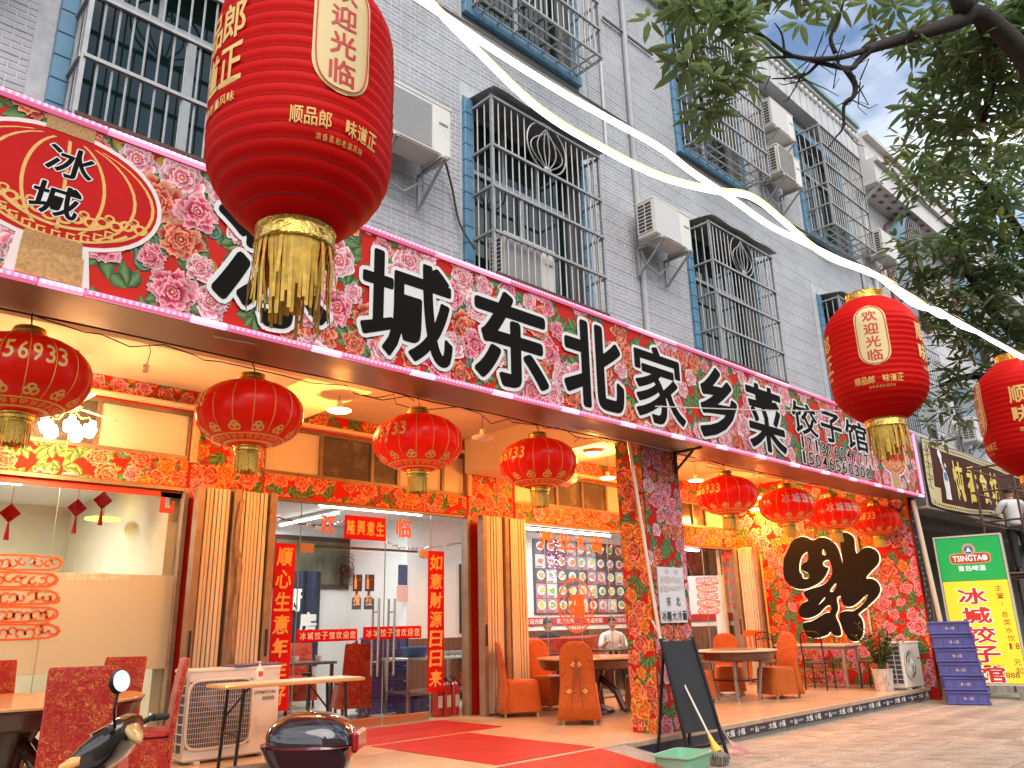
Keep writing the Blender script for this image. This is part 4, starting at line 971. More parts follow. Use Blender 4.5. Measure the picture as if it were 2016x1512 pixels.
def mat_frost2():
    if 'frost2' in MATS: return MATS['frost2']
    m = bpy.data.materials.new('frost2'); m.use_nodes = True; MATS['frost2'] = m; n = m.node_tree.nodes; l = m.node_tree.links
    b = n['Principled BSDF']; b.inputs['Base Color'].default_value = (.72, .62, .46, 1); b.inputs['Roughness'].default_value = .5
    t = n.new('ShaderNodeBsdfTranslucent'); t.inputs[0].default_value = (.78, .66, .48, 1); s = n.new('ShaderNodeMixShader'); s.inputs[0].default_value = .5; l.new(b.outputs[0], s.inputs[1]); l.new(t.outputs[0], s.inputs[2])
    tr = n.new('ShaderNodeBsdfTransparent'); s2 = n.new('ShaderNodeMixShader'); s2.inputs[0].default_value = .88; l.new(tr.outputs[0], s2.inputs[1]); l.new(s.outputs[0], s2.inputs[2]); l.new(s2.outputs[0], n['Material Output'].inputs[0]); return m
gl = paneset('shop_window', 'big plate-glass window with a frosted band behind the red-covered chairs', [-2.6, 0.4, 2.35, 3.66], .02, 2.85, (.86, 1.86))
gm = paneset('shop_window', 'plate-glass window with orange ring sticker and opening wishes, behind the orange chairs', [9.0, 9.78, 10.62, 11.42, 12.1], .02, 2.85)
gr = paneset('shop_window', 'plate-glass window with red dish list beside the end-wall gate', [12.5, 13.5, 14.5, 15.58], .02, 2.70)
for p, q, zz, par in ((-2.6, 3.66, 2.85, gl), (9.0, 12.1, 2.85, gm), (12.5, 15.58, 2.71, gr)):
    m = MB(); m.box((p, YG-.07, zz-.03), (q, YG+.04, zz+.012)); m.build('head_rail', ma_bronze, par)
    m = MB(); m.box((p, YG-.03, .0), (q, YG+.03, .03)); m.build('sill_rail', ma_bronze, par)
# glass doors
gd = thing('glass_door', 'double glass doors with steel pull bars between red couplets', 'door', (0, 0, 0))
DX = [4.66, 5.22, 6.55, 7.36, 8.02]
for i, (a, b) in enumerate(zip(DX, DX[1:])):
    m = MB(); m.box((a+.004, YG-.006, .03), (b-.004, YG+.006, 2.24 if i in (1, 2) else 2.84)); m.build('door_leaf' if i in (1, 2) else 'side_light', ma_clear, gd)
    m = MB(); m.box((b-.004, YG-.007, .03), (b+.004, YG+.007, 2.84)); m.build('glass_edge', ma_edge, gd)
m = MB(); m.box((DX[1]+.004, YG-.006, 2.25), (DX[3]-.004, YG+.006, 2.84)); m.build('over_light', ma_clear, gd)
for x in (DX[1]+.10, DX[3]-.10): m = MB(); m.rbox((x-.10, YG-.016, 2.19), (x+.10, YG+.016, 2.31), .004); m.build('patch_hinge', ma_plate, gd)
m = MB(); m.rbox((DX[1]+.25, YG+.02, 2.27), (DX[3]-.22, YG+.05, 2.30), .004); m.build('door_closer_arm', ma_wire, gd)
for a, b in ((DX[1]+.02, DX[2]-.02), (DX[2]+.02, DX[3]-.02)): m = MB(); m.rbox((a, YG-.018, .012), (b, YG+.018, .11), .004); m.build('kick_rail', ma_plate, gd)
ma_chrome = mat('brushed_steel', (.62, .62, .60), .22, metal=1)
for x in (DX[2]-.13, DX[2]+.13):
    h = thing_part('pull_handle', gd)
    for yy in (YG-.07, YG+.07): m = MB(); m.tube([(x, yy, .62), (x, yy, 1.62)], .017, 10); m.build('grip', ma_chrome, h, smooth=40)
    for z in (.80, 1.44): m = MB(); m.tube([(x, YG-.07, z), (x, YG+.07, z)], .011, 8); m.build('standoff', ma_chrome, h, smooth=40)
m = MB(); m.box((DX[0]-.03, YG-.05, 2.83), (DX[4], YG+.04, 2.862)); m.build('head_rail', ma_bronze, gd)
m = MB(); m.box((DX[0]-.06, YG-.06, 0), (DX[0]-.0, YG+.05, 2.83)); m.build('jamb', ma_bronze, gd)
# ------------------------------------------------------------------ paper and film on the glass
ma_rpap = mat('red_paper', (.56, .008, .014), .6, var=.06, vs=8, spec=.12); ma_gbr = mat('gold_brush', (.82, .50, .12), .5, var=.2, vs=40); ma_ofilm = mat('orange_film', (.80, .17, .06), .5, spec=.2)
YS = YG-.014
def couplet(label, x0, y0, x1, y1, text, name='red_couplet'):
    a, b, c, d = pxbox(x0, y0, x1, y1, YS); t = thing(name, label, 'banner', ((a+b)/2, YS, (c+d)/2)); w, h = (b-a)/2, (d-c)/2
    m = MB(); m.grid(lambda u, v: (-w+2*w*u, -.003-.010*math.sin(math.pi*u)*abs(math.sin(v*9)), -h+2*h*v), 4, 20); m.grid(lambda u, v: (-w+2*w*u, .004, -h+2*h*v), 1, 1); m.build('paper', ma_rpap, t)
    m = MB(); n = len(text); vert = h > w
    for i, ch in enumerate(text):
        if vert: st = 2*h*.96/n; z = h*.96-i*st; write(m, ch, (-w*.72, w*.72, z-st*.88, z-st*.08), lambda u, v: (u+(v-z)*.08, -.016, v), .022, 3)
        else: st = 2*w*.94/n; x = -w*.94+i*st; write(m, ch, (x+st*.1, x+st*.9, -h*.6, h*.6), lambda u, v: (u, -.016, v), .018, 3)
    m.build('gold_lettering', ma_gbr, t); return t
couplet('tall red couplet with gold brush characters beside the folding gate', 533, 1069, 574, 1400, '順心生意年年好')
couplet('tall red couplet with gold brush characters over the fire extinguishers', 842, 1085, 874, 1362, '如意財源日日来')
couplet('small red paper with four gold characters above the doors', 678, 1017, 759, 1063, '隆興意生', 'red_lintel_paper')
couplet('red strip of white lettering across the door leaf nearer the gate', 584, 1239, 703, 1263, '冰城饺子馆欢迎您', 'door_strip')
couplet('red strip of white lettering across the other door leaf', 715, 1233, 829, 1258, '冰城饺子馆欢迎您', 'door_strip')
for o in [o for o in COL.objects if o.name.startswith('door_strip')]:
    for ch in o.children:
        if ch.name.startswith('gold'): ch.data.materials[0] = mat('print_white', (.8, .78, .74), .6); ch.name = 'white_lettering'
def film(par, text, box, mt, off=.03, mirror=False, name='film_lettering', dy=0, each=None):
    m = MB(); a, b, c, d = pxbox(*box, YS); n = len(text); st = (b-a)/n
    for i, ch in enumerate(text):
        x = a+i*st
        if ch == ' ': continue
        write(m, ch, ((x+st*.92, x+st*.08) if mirror else (x+st*.08, x+st*.92))+(c, d), lambda u, v: (u, YS+dy, v), off, 3)
    return m.build(name, mt, par)
film(gd, '欢', (628, 1010, 662, 1052), ma_ofilm, .02); film(gd, '临', (778, 1022, 812, 1058), ma_ofilm, .02)
film(gm, '开业大吉', (1058, 1050, 1190, 1082), ma_ofilm, .02)
film(gl, '觉自罩口带尔', (128, 1128, 256, 1143), mat('print_white', (.8, .78, .74), .6), .015, mirror=True)
# blue bottle stickers and adverts on the doors
for x0, ch in ((693, '推'), (717, '拉')):
    a, b, c, d = pxbox(x0, 1164, x0+18, 1200, YS); w = b-a
    m = MB(); m.prism([(0, 0), (w, 0), (w, (d-c)*.6), (w*.66, (d-c)*.78), (w*.66, d-c), (w*.34, d-c), (w*.34, (d-c)*.78), (0, (d-c)*.6)], (a, YS, c), (1, 0, 0), (0, 0, 1), (0, .003, 0)); st = m.build('bottle_sticker', mat('sticker_blue', (.03, .16, .42), .5), gd)
    m = MB(); write(m, ch, (a+w*.15, b-w*.15, c+.05, c+.21), lambda u, v: (u, YS-.004, v), .02); m.build('sticker_lettering', mat('print_white', (.8, .78, .74), .6), st)
    a, b, c, d = pxbox(x0+2, 1131, x0+20, 1164, YS); m = MB(); m.box((a, YS, c), (b, YS+.003, d)); st = m.build('advert_sticker', mat('sticker_navy', (.03, .035, .09), .5), gd)
    m = MB(); write(m, '拉' if ch == '推' else '推', (a+.09, b-.02, c+.16, d-.07), lambda u, v: (u, YS-.003, v), .015); m.prism([(.02, .03), (.06, .03), (.06, .14), (.045, .18), (.045, .22), (.03, .22), (.03, .18), (.02, .14)], (a, YS-.003, c), (1, 0, 0), (0, 0, 1), (0, -.001, 0)); m.build('advert_print', mat('advert_cream', (.72, .52, .36), .5), st)
# ring sticker with the fortune character
a, b, c, d = pxbox(1098, 1138, 1169, 1246, YS); cx, cz, rx, rz = (a+b)/2, (c+d)/2, (b-a)/2, (d-c)/2
m = MB(); n = 48
for r0, r1 in ((.92, 1.0), (.66, .71)):
    m.add([(cx+rx*r1*math.cos(2*math.pi*i/n), YS, cz+rz*r1*math.sin(2*math.pi*i/n)) for i in range(n)]+[(cx+rx*r0*math.cos(2*math.pi*i/n), YS, cz+rz*r0*math.sin(2*math.pi*i/n)) for i in range(n)], [(i, (i+1) % n, n+(i+1) % n, n+i) for i in range(n)])
for i in range(40):
    t = math.pi*(.98+1.04*i/40); e = .05 if i % 2 else -.05
    p = [(cx+rx*r*math.cos(t+k*e), cz+rz*r*math.sin(t+k*e)) for r, k in ((.71, 0), (.80, 1), (.92, .2))]
    for (x0, z0_), (x1, z1_) in zip(p, p[1:]): m.quad((x0-.009, YS, z0_), (x0+.009, YS, z0_), (x1+.009, YS, z1_), (x1-.009, YS, z1_))
m.build('ring_sticker', ma_ofilm, gm)
m = MB(); write(m, '福', (cx-rx*.46, cx+rx*.46, cz-rz*.46, cz+rz*.42), lambda u, v: (u+(v-cz)*.12, YS-.002, v), .03); m.build('fortune_character', ma_ofilm, gm)
# stacked papercut blossom on the left window
def papercut(par, box, rows, seed):
    a, b, c, d = pxbox(*box, YS); q = random.Random(seed); m = MB(); H = (d-c)/rows
    for r in range(rows):
        z0_ = c+H*r; w0 = (b-a)/2*q.uniform(.84, 1.0); cx = (a+b)/2+q.uniform(-.03, .03)
        n = 12
        out = [(cx+w0*math.copysign(abs(math.cos(2*math.pi*i/n))**.35, math.cos(2*math.pi*i/n)), z0_+H*.5+H*.5*math.sin(2*math.pi*i/n)) for i in range(n)]
        k = .90
        inn = [(cx+(x-cx)*.93, z0_+H*.5+(z-z0_-H*.5)*.74) for x, z in out]
        m.add([(x, YS-.0002*r, z) for x, z in out+inn], [(i, (i+1) % n, n+(i+1) % n, n+i) for i in range(n)])
        for i in range(int(w0*2/.075)):
            x = cx-w0*.9+i*.075+q.uniform(-.01, .01); zz = z0_+H*q.uniform(.35, .65); rr = H*q.uniform(.24, .38); t0 = q.random()*6
            pts = [(x+rr*(1-.06*j)*math.cos(t0+j*.62), zz+rr*(1-.06*j)*math.sin(t0+j*.62)) for j in range(9)]
            for (x0, y0), (x1, y1) in zip(pts, pts[1:]):
                dx, dz_ = x1-x0, y1-y0; L = math.hypot(dx, dz_) or 1; nx, nz = -dz_/L*.011, dx/L*.011
                m.quad((x0-nx, YS-.003-.00015*r, y0-nz), (x0+nx, YS-.003-.00015*r, y0+nz), (x1+nx, YS-.003-.00015*r, y1+nz), (x1-nx, YS-.003-.00015*r, y1-nz))
    return m.build('papercut_sticker', ma_ofilm, par)
papercut(gl, (-90, 1090, 124, 1262), 5, 2); papercut(gr, (1370, 1137, 1418, 1210), 5, 4)
# red key corners and band on the glass heads
def keycorner(par, x, z, s, d):
    m = MB()
    for p, q in (((0, 0), (s, -.06)), ((s-.06, -.06), (s, -s)), ((s*.30, -s+.06), (s-.06, -s)), ((s*.30, -s*.42), (s*.42, -s+.06))): m.box((x+d*min(p[0], q[0]) if d > 0 else x-max(p[0], q[0]), YS, z+min(p[1], q[1])), (x+max(p[0], q[0]) if d > 0 else x-min(p[0], q[0]), YS+.002, z+max(p[1], q[1])))
    m.build('key_corner', mat('red_film', (.55, .03, .02), .5), par)
keycorner(gl, 3.64, 2.80, .24, -1); keycorner(gm, 9.02, 2.80, .22, 1); keycorner(gm, 12.08, 2.80, .22, -1); keycorner(gr, 15.56, 2.66, .22, -1)
m = MB(); m.box((-2.6, YS, 2.74), (3.64, YS+.002, 2.82)); m.build('red_band', mat('red_film', (.55, .03, .02), .5), gl)
ma_rl = mat('red_list', (.60, .06, .03), .5)
for i, tx in enumerate(('主食:', '榆林镇烙饼', '家常油饼', '土豆丝饼', '家常水饺')):
    y0 = 1092+i*23.5; film(gr, tx, (1418+i*3, y0, 1418+i*3+len(tx)*9.3, y0+14), ma_rl, 0, name='dish_list')
# ================================================================== UPSIDE-DOWN FORTUNE SIGN on the end wall (traced)
OUT = [(245,470),(252,400),(285,320),(325,252),(385,225),(430,233),(470,252),(500,245),(535,230),(585,238),(635,270),(670,320),(692,390),(705,440),(712,468),(712,430),(700,340),(690,260),(700,200),(730,190),(772,210),(797,245),(800,295),(812,354),(840,345),(870,318),(910,308),(957,325),(987,362),(992,410),(975,450),(935,490),(888,548),(932,553),(972,575),(997,615),(998,655),(975,700),(930,745),(882,788),(830,832),(850,860),(866,905),(868,955),(860,1003),(835,1038),(800,1047),(770,1035),(742,1000),(716,955),(696,905),(686,860),(690,830),(712,812),(745,806),(790,808),(815,795),(855,768),(895,722),(907,682),(880,688),(840,728),(790,766),(740,774),(707,742),(695,690),(660,706),(668,760),(668,800),(652,840),(662,875),(680,915),(692,965),(690,998),(652,1002),(612,968),(590,992),(540,1012),(480,1020),(430,1000),(410,955),(402,903),(470,886),(530,852),(580,822),(607,820),(623,792),(615,766),(590,764),(558,788),(518,830),(455,860),(402,862),(371,832),(368,792),(400,745),(442,722),(415,690),(410,657),(480,628),(552,606),(602,566),(629,512),(623,450),(602,408),(562,414),(548,440),(574,463),(594,468),(576,520),(540,570),(488,606),(425,632),(370,636),(318,620),(275,582),(250,530)]
HOL = [[(435,345),(440,405),(400,435),(385,470),(410,495),(440,510),(455,535),(430,555),(395,550),(385,520),(368,500),(365,460),(372,410),(395,365)], [(553,318),(580,350),(575,370),(545,360)], [(510,770),(540,725),(570,695),(572,715),(542,745)], [(605,650),(630,610),(655,588),(662,605),(650,640),(630,658)]]
def cat_loop(P, n=3):
    N = len(P); o = []
    for i in range(N):
        a, b, c, d = (Vector(P[(i+k) % N]) for k in (-1, 0, 1, 2))
        for k in range(n): t = k/n; o.append(.5*((2*b)+(c-a)*t+(2*a-5*b+4*c-d)*t*t+(3*b-a-3*c+d)*t*t*t))
    return o
XF = XE-.085
def toyz(p): q = W(1480+p.x/3.979, 1000+p.y/3.979, x=XF); return Vector((-q.y, q.z))
loops = [[toyz(p) for p in cat_loop(L)] for L in [OUT]+HOL]
V2 = []; E2 = []
for L in loops: i = len(V2); V2 += L; E2 += [(i+k, i+(k+1) % len(L)) for k in range(len(L))]
fv, ff = fill(V2, E2)
fu = thing('fortune_sign', 'big black upside-down fortune character with glowing rim on the peony wall', 'sign', (0, 0, 0))
m = MB(); m.add([(XF, -a, b) for a, b in fv], ff)
for L in loops:
    n = len(L); m.add([(XF, -p.x, p.y) for p in L]+[(XF+.05, -p.x, p.y) for p in L], [(i, (i+1) % n, n+(i+1) % n, n+i) for i in range(n)])
m.build('black_face', mat('satin_black', (.006, .0045, .004), .6, spec=.15), fu)
hv, hf = fatten(fv, ff, .018); m = MB(); m.add([(XE-.030, -a, b) for a, b in hv], hf); m.build('lit_backing', mat('halo_glow', (.9, .75, .5), .5, emit=.9, ecol=(1, .80, .48)), fu)
m = MB()
for y, z in ((8.2, 2.0), (7.2, 2.3), (7.6, 1.2)): m.tube([(XE-.03, y, z), (XE, y, z)], .02, 8)
m.build('standoff', ma_wire, fu, kind='stuff')
# paper notice on the pillar
a, b, c, d = 8.115, 8.585, 1.27, 1.96
a = W(1298, 1170, y=5.86).x; b = W(1349, 1170, y=5.86).x; d = W(1320, 1117, y=5.86).z; c = W(1325, 1226, y=5.86).z
nt = thing('paper_notice', 'white paper notice with black and faded lines pasted on the pillar', 'notice', ((a+b)/2, 5.86, c)); w = (b-a)/2; h = d-c
m = MB(); m.grid(lambda u, v: (-w+2*w*u, .006*math.sin(5*u+3*v), h*v), 6, 6); m.grid(lambda u, v: (-w+2*w*u, .012+.006*math.sin(5*u+3*v), h*v), 6, 6); m.build('sheet', mat('notice_paper', (.70, .68, .68), .7), nt)
def line(tx, z0, z1, mt, off, m0=.1):
    m = MB(); st = 2*w*(1-m0)/len(tx)
    for i, ch in enumerate(tx):
        if ch != ' ': x = -w*(1-m0)+i*st; write(m, ch, (x+st*.07, x+st*.93, z0*h, z1*h), lambda u, v: (u, -.010, v), off, 3)
    m.build('notice_line', mt, nt)
ma_fade = mat('faded_ink', (.60, .50, .40), .7); ma_ink = mat('black_ink', (.03, .03, .035), .6)
line('冰碴大冷面', .04, .21, ma_ink, .012, .02); line(' 东 北 ', .30, .46, ma_ink, .012); line('17134604777', .57, .66, ma_fade, .0); line('厨师服务员洗碗工', .71, .83, ma_fade, .0); line(' 招 聘 ', .88, .96, ma_fade, .0)
# pillar tube lamp, bracket, pipe
m = MB(); m.tube([W(1237, 868, y=5.80), W(1300, 1260, y=5.72)], .020, 8); m.build('leaning_pole', mat('pale_pole', (.72, .60, .46), .45), None, label='pale pole leaning up the pillar to the soffit', cat='pole', smooth=40)
br = thing('sign_bracket', 'dark iron bracket under the sign at the pillar top', 'bracket'); m = MB(); m.bar((8.62, 5.86, 3.05), (8.62, 5.86, 3.34), .03); m.build('upright', ma_wire, br); m = MB(); m.bar((8.62, 5.86, 3.33), (8.62, 5.45, 3.335), .03); m.build('arm', ma_wire, br); m = MB(); m.bar((8.62, 5.86, 3.10), (8.62, 5.58, 3.32), .025); m.build('brace', ma_wire, br)
for y, z0_, z1_, lb in ((8.75, .05, 2.55, 'slim yellowish pipe running down the peony wall on the inner side of the black character'), (6.65, .9, 2.75, 'slim yellowish pipe running down the peony wall on the street side of the black character')):
    m = MB(); m.tube([(XE-.04, y, z0_), (XE-.04, y, z1_)], .022, 8); m.build('wall_pipe', mat('yellow_pipe', (.70, .52, .26), .45), None, label=lb, cat='pipe', smooth=40)
for a_, b_ in ((3.645, 3.70), (4.60, 4.66), (8.0, 8.06), (8.97, 9.03), (12.06, 12.16), (12.46, 12.54), (15.56, 15.62)):
    m = MB(); m.rbox((a_, YG-.085, 0), (b_, YG+.065, 2.86 if a_ < 12.1 else 2.73), .004); m.build('jamb_cover', ma_post, bld)
m = MB(); m.tube(smooth_path([W(478, 985, y=8.96), W(466, 1060, y=8.93), W(474, 1120, y=8.92), W(462, 1200, y=8.88), W(458, 1310, y=8.85)], 3), .022, 7); m.build('crooked_stick', mat('stick_wood', (.30, .19, .11), .8, var=.3, vs=12), None, label='crooked wooden stick leaning against the folding gate behind the air conditioner', cat='stick', smooth=True)
m = MB(); m.tube(smooth_path([W(872, 300, y=5.75), W(890, 370, y=5.83), W(905, 440, y=5.84), W(935, 490, y=5.70)], 4), .012, 6); m.build('black_cable', ma_wire, None, label='black cable dropping from the fine-grilled wall air conditioner to the caged window', cat='cable', smooth=True)
# ================================================================== FURNITURE ON THE PORCH
def jacquard(name, base, gold, scale, thin=.035, rough=.5):
    m = mat(name, base, rough, sheen=.15, spec=.25); n = m.node_tree.nodes; l = m.node_tree.links; b = n['Principled BSDF']
    tc_ = n.new('ShaderNodeTexCoord'); no = n.new('ShaderNodeTexNoise'); no.inputs['Scale'].default_value = scale; no.inputs['Detail'].default_value = 1.0; no.inputs['Distortion'].default_value = 1.6; l.new(tc_.outputs['Object'], no.inputs['Vector'])
    s = n.new('ShaderNodeMath'); s.operation = 'SUBTRACT'; s.inputs[1].default_value = .5; l.new(no.outputs['Fac'], s.inputs[0])
    ab = n.new('ShaderNodeMath'); ab.operation = 'ABSOLUTE'; l.new(s.outputs[0], ab.inputs[0])
    mr = n.new('ShaderNodeMapRange'); mr.inputs[1].default_value = thin; mr.inputs[2].default_value = thin*.45; l.new(ab.outputs[0], mr.inputs[0])
    n2 = n.new('ShaderNodeTexNoise'); n2.inputs['Scale'].default_value = scale*.35; l.new(tc_.outputs['Object'], n2.inputs['Vector'])
    mr2 = n.new('ShaderNodeMapRange'); mr2.inputs[1].default_value = .42; mr2.inputs[2].default_value = .58; mr2.inputs[3].default_value = .25; mr2.inputs[4].default_value = 1; l.new(n2.outputs['Fac'], mr2.inputs[0])
    mu = n.new('ShaderNodeMath'); mu.operation = 'MULTIPLY'; l.new(mr.outputs[0], mu.inputs[0]); l.new(mr2.outputs[0], mu.inputs[1])
    mxx = n.new('ShaderNodeMix'); mxx.data_type = 'RGBA'; mxx.inputs[6].default_value = tuple(base)+(1,); mxx.inputs[7].default_value = tuple(gold)+(1,); l.new(mu.outputs[0], mxx.inputs[0]); l.new(mxx.outputs[2], b.inputs['Base Color'])
    nb_ = n.new('ShaderNodeTexNoise'); nb_.inputs['Scale'].default_value = 9; nb_.inputs['Detail'].default_value = 2; nb_.inputs['Distortion'].default_value = .8; l.new(tc_.outputs['Object'], nb_.inputs['Vector'])
    bn = n.new('ShaderNodeBump'); bn.inputs['Strength'].default_value = .55; bn.inputs['Distance'].default_value = .03; l.new(nb_.outputs['Fac'], bn.inputs['Height']); l.new(bn.outputs[0], b.inputs['Normal'])
    return m
ma_jac = jacquard('red_jacquard', (.34, .010, .010), (.52, .17, .03), 26, .05)
ma_oran = jacquard('orange_cover', (.46, .105, .010), (.32, .06, .006), 9, .03)
ma_leg = mat('chair_leg', (.50, .36, .18), .4, metal=.3); ma_dark = mat('dark_lacquer', (.055, .018, .012), .2, coat=.4, var=.2, vs=6); ma_top = mat('table_top_wood', (.62, .33, .12), .22, coat=.3, var=.18, vs=3, stretch=(1, 6, 1))
def facing(hx, hy): return math.atan2(hy, hx)-math.pi/2
def sring(w, d, n, p=.35, yc=0, rip=0, k=14, ph=0):
    o = []
    for i in range(n):
        t = 2*math.pi*i/n; c, s = math.cos(t), math.sin(t); r = 1+rip*math.sin(k*t+ph)
        o.append((w/2*r*math.copysign(abs(c)**p, c), yc+d/2*r*math.copysign(abs(s)**p, s)))
    return o
def loft(m, rings, n, cap=True):
    vs = [(x, y, z) for z, r in rings for x, y in r]; K = len(rings)
    fs = [(i*n+j, i*n+(j+1) % n, (i+1)*n+(j+1) % n, (i+1)*n+j) for i in range(K-1) for j in range(n)]
    if cap: fs += [tuple(reversed(range(n))), tuple((K-1)*n+j for j in range(n))]
    return m.add(vs, fs)
def red_chair(label, loc, rz):
    t = thing('covered_chair', label, 'chair', loc, rz, 'chairs in red patterned covers'); n = 72
    m = MB(); loft(m, [(.46, sring(.44, .44, n)), (.47, sring(.475, .475, n)), (.49, sring(.47, .47, n)), (.505, sring(.43, .43, n))], n); m.build('seat', ma_jac, t, smooth=50)
    m = MB(); loft(m, [(.13, sring(.53, .53, n, .4, 0, .035, 18)), (.25, sring(.51, .51, n, .4, 0, .028, 18, .3)), (.38, sring(.485, .485, n, .38, 0, .014, 18, .6)), (.455, sring(.47, .47, n, .36, 0, .004, 18))], n, False); m.build('skirt', ma_jac, t, smooth=True)
    m = MB(); q = 32
    loft(m, [(.30, sring(.46, .05, q, .5, -.235)), (.47, sring(.455, .055, q, .5, -.235)), (.75, sring(.43, .055, q, .5, -.262)), (1.0, sring(.415, .055, q, .5, -.30)), (1.025, sring(.40, .04, q, .5, -.303))], q); m.build('backrest', ma_jac, t, smooth=40)
    for x in (-.19, .19):
        for y in (-.20, .19): m = MB(); m.bar((x, y, 0), (x*.97, y*.97, .46), .038); m.build('leg', ma_dark, t)
    return t
def orange_chair(label, loc, rz, frog=False):
    t = thing('covered_chair', label, 'chair', loc, rz, 'chairs in orange fabric covers'); n = 64
    m = MB(); loft(m, [(.07, sring(.52, .54, n, .42, .02, .018, 7, 1)), (.25, sring(.48, .51, n, .40, .02, .012, 7, 1.3)), (.42, sring(.455, .48, n, .38, .02, .004, 7)), (.465, sring(.44, .465, n, .38, .02)), (.48, sring(.40, .42, n, .40, .02))], n); m.build('seat_cover', ma_oran, t, smooth=50)
    q = 40; m = MB()
    rg = [(.06, .56, .16, -.25), (.25, .51, .12, -.24), (.46, .455, .085, -.235), (.70, .45, .07, -.265), (.84, .435, .06, -.285), (.92, .39, .055, -.295), (.97, .30, .05, -.302), (1.0, .17, .04, -.306), (1.008, .06, .02, -.307)]
    loft(m, [(z, sring(w, d, q, .5, y, .012 if z < .4 else 0, 9)) for z, w, d, y in rg], q); bk = m.build('back_cover', ma_oran, t, smooth=True)
    for x in (-.20, .20):
        for y in (-.24, .22): m = MB(); m.bar((x, y, 0), (x, y, .2), .03); m.build('leg', ma_leg, t)
    if frog:
        m = MB(); m.add([(0, -.345, .86), (.10, -.40, .07), (-.10, -.40, .07), (.0, -.36, .60)], [(0, 3, 2), (0, 1, 3)]); m.build('pleat', mat('pleat_brown', (.20, .045, .006), .6), bk)
        for x, z, y in ((-.035, .72, -.315), (.035, .72, -.315), (-.10, .40, -.31), (.10, .40, -.31)):
            m = MB()
            for k in range(4): a = math.pi/2*k; m.sph((x+.022*math.cos(a), y-.008, z+.018*math.sin(a)), .014, 8, 6, (1, .5, 1))
            m.build('frog_button', ma_goldp, bk, smooth=True)
    return t
def round_table(label, loc, r, legs='pedestal', top=None, lip=None):
    t = thing('round_table', label, 'table', loc)
    m = MB(); m.lathe([(0, .735), (r-.03, .735), (r, .742), (r+.004, .755), (r-.004, .765), (0, .765)], 56); m.build('table_top', top or ma_top, t, smooth=30)
    m = MB(); m.lathe([(r-.10, .60), (r-.06, .62), (r-.04, .68), (r-.012, .72), (r-.012, .738), (r-.12, .738)], 56, cap=False); m.build('apron', lip or ma_dark, t, smooth=30)
    if legs == 'pedestal':
        m = MB(); m.lathe([(.30, 0), (.32, .02), (.30, .05), (.14, .12), (.11, .25), (.15, .45), (.22, .60), (.3, .70)], 20); m.build('pedestal', ma_dark, t, smooth=30)
        for k in range(4): a = k*math.pi/2+.4; m = MB(); m.tube([(.1*math.cos(a), .1*math.sin(a), .5), (.36*math.cos(a), .36*math.sin(a), .3), (.46*math.cos(a), .46*math.sin(a), .06), (.52*math.cos(a), .52*math.sin(a), .03)], [.05, .05, .045, .03], 8); m.build('leg', ma_dark, t, smooth=True)
    else:
        for k in range(4): a = k*math.pi/2+.5; m = MB(); m.bar((.46*r*math.cos(a), .46*r*math.sin(a), 0), (.62*r*math.cos(a), .62*r*math.sin(a), .70), .035); m.build('leg', ma_alu, t)
        m = MB(); m.box((-.30, -.30, .30), (.30, .30, .325)); m.build('shelf', ma_dark, t)
        m = MB(); m.lathe([(0, .772), (r*.55, .772), (r*.56, .79), (0, .79)], 40); m.build('turntable', mat('turntable_glass', (.35, .38, .36), .1, coat=.5), t, smooth=30)
    return t
round_table('round red-brown lacquer table with the red-covered chairs around it', (1.72, 7.28, 0), .90)
red_chair('red patterned chair with its plain back to the scooter', (1.90, 6.10, 0), facing(.50, .86))
red_chair('red patterned chair seen side-on with its back to the air conditioner', (2.50, 6.88, 0), facing(-1, .30))
red_chair('red patterned chair behind the lacquer table, near the gate post', (2.55, 7.95, 0), facing(-.8, -.6))
red_chair('red patterned chair behind the lacquer table, below the papercut sticker', (1.80, 8.45, 0), facing(-.1, -1))
round_table('round dark table with the orange chair with gold buttons drawn up to it', (9.25, 8.05, 0), .78)
orange_chair('orange covered chair with gold frog buttons down its back', (8.28, 7.42, 0), facing(1.0, .75), True)
orange_chair('orange covered chair standing side-on against the folding gate', (8.42, 8.70, 0), facing(.85, -.55))
orange_chair('orange covered chair half hidden behind the pillar', (9.95, 7.62, 0), facing(-.7, .5))
orange_chair('orange covered chair on the far side of the gold-buttoned one', (9.35, 8.98, 0), facing(-.1, -1))
round_table('round steel-legged table with a turntable between two orange chairs past the pillar', (11.95, 7.32, 0), .68, 'steel', mat('worn_top', (.55, .47, .36), .35, var=.2, vs=5))
orange_chair('orange covered chair just past the pillar, facing the steel-legged table', (11.18, 7.62, 0), facing(1, -.2))
orange_chair('orange covered chair with its back towards the black metal chairs', (12.62, 6.98, 0), facing(-1, .35))
orange_chair('orange covered chair behind the steel-legged table', (12.75, 7.95, 0), facing(-.8, -.55))
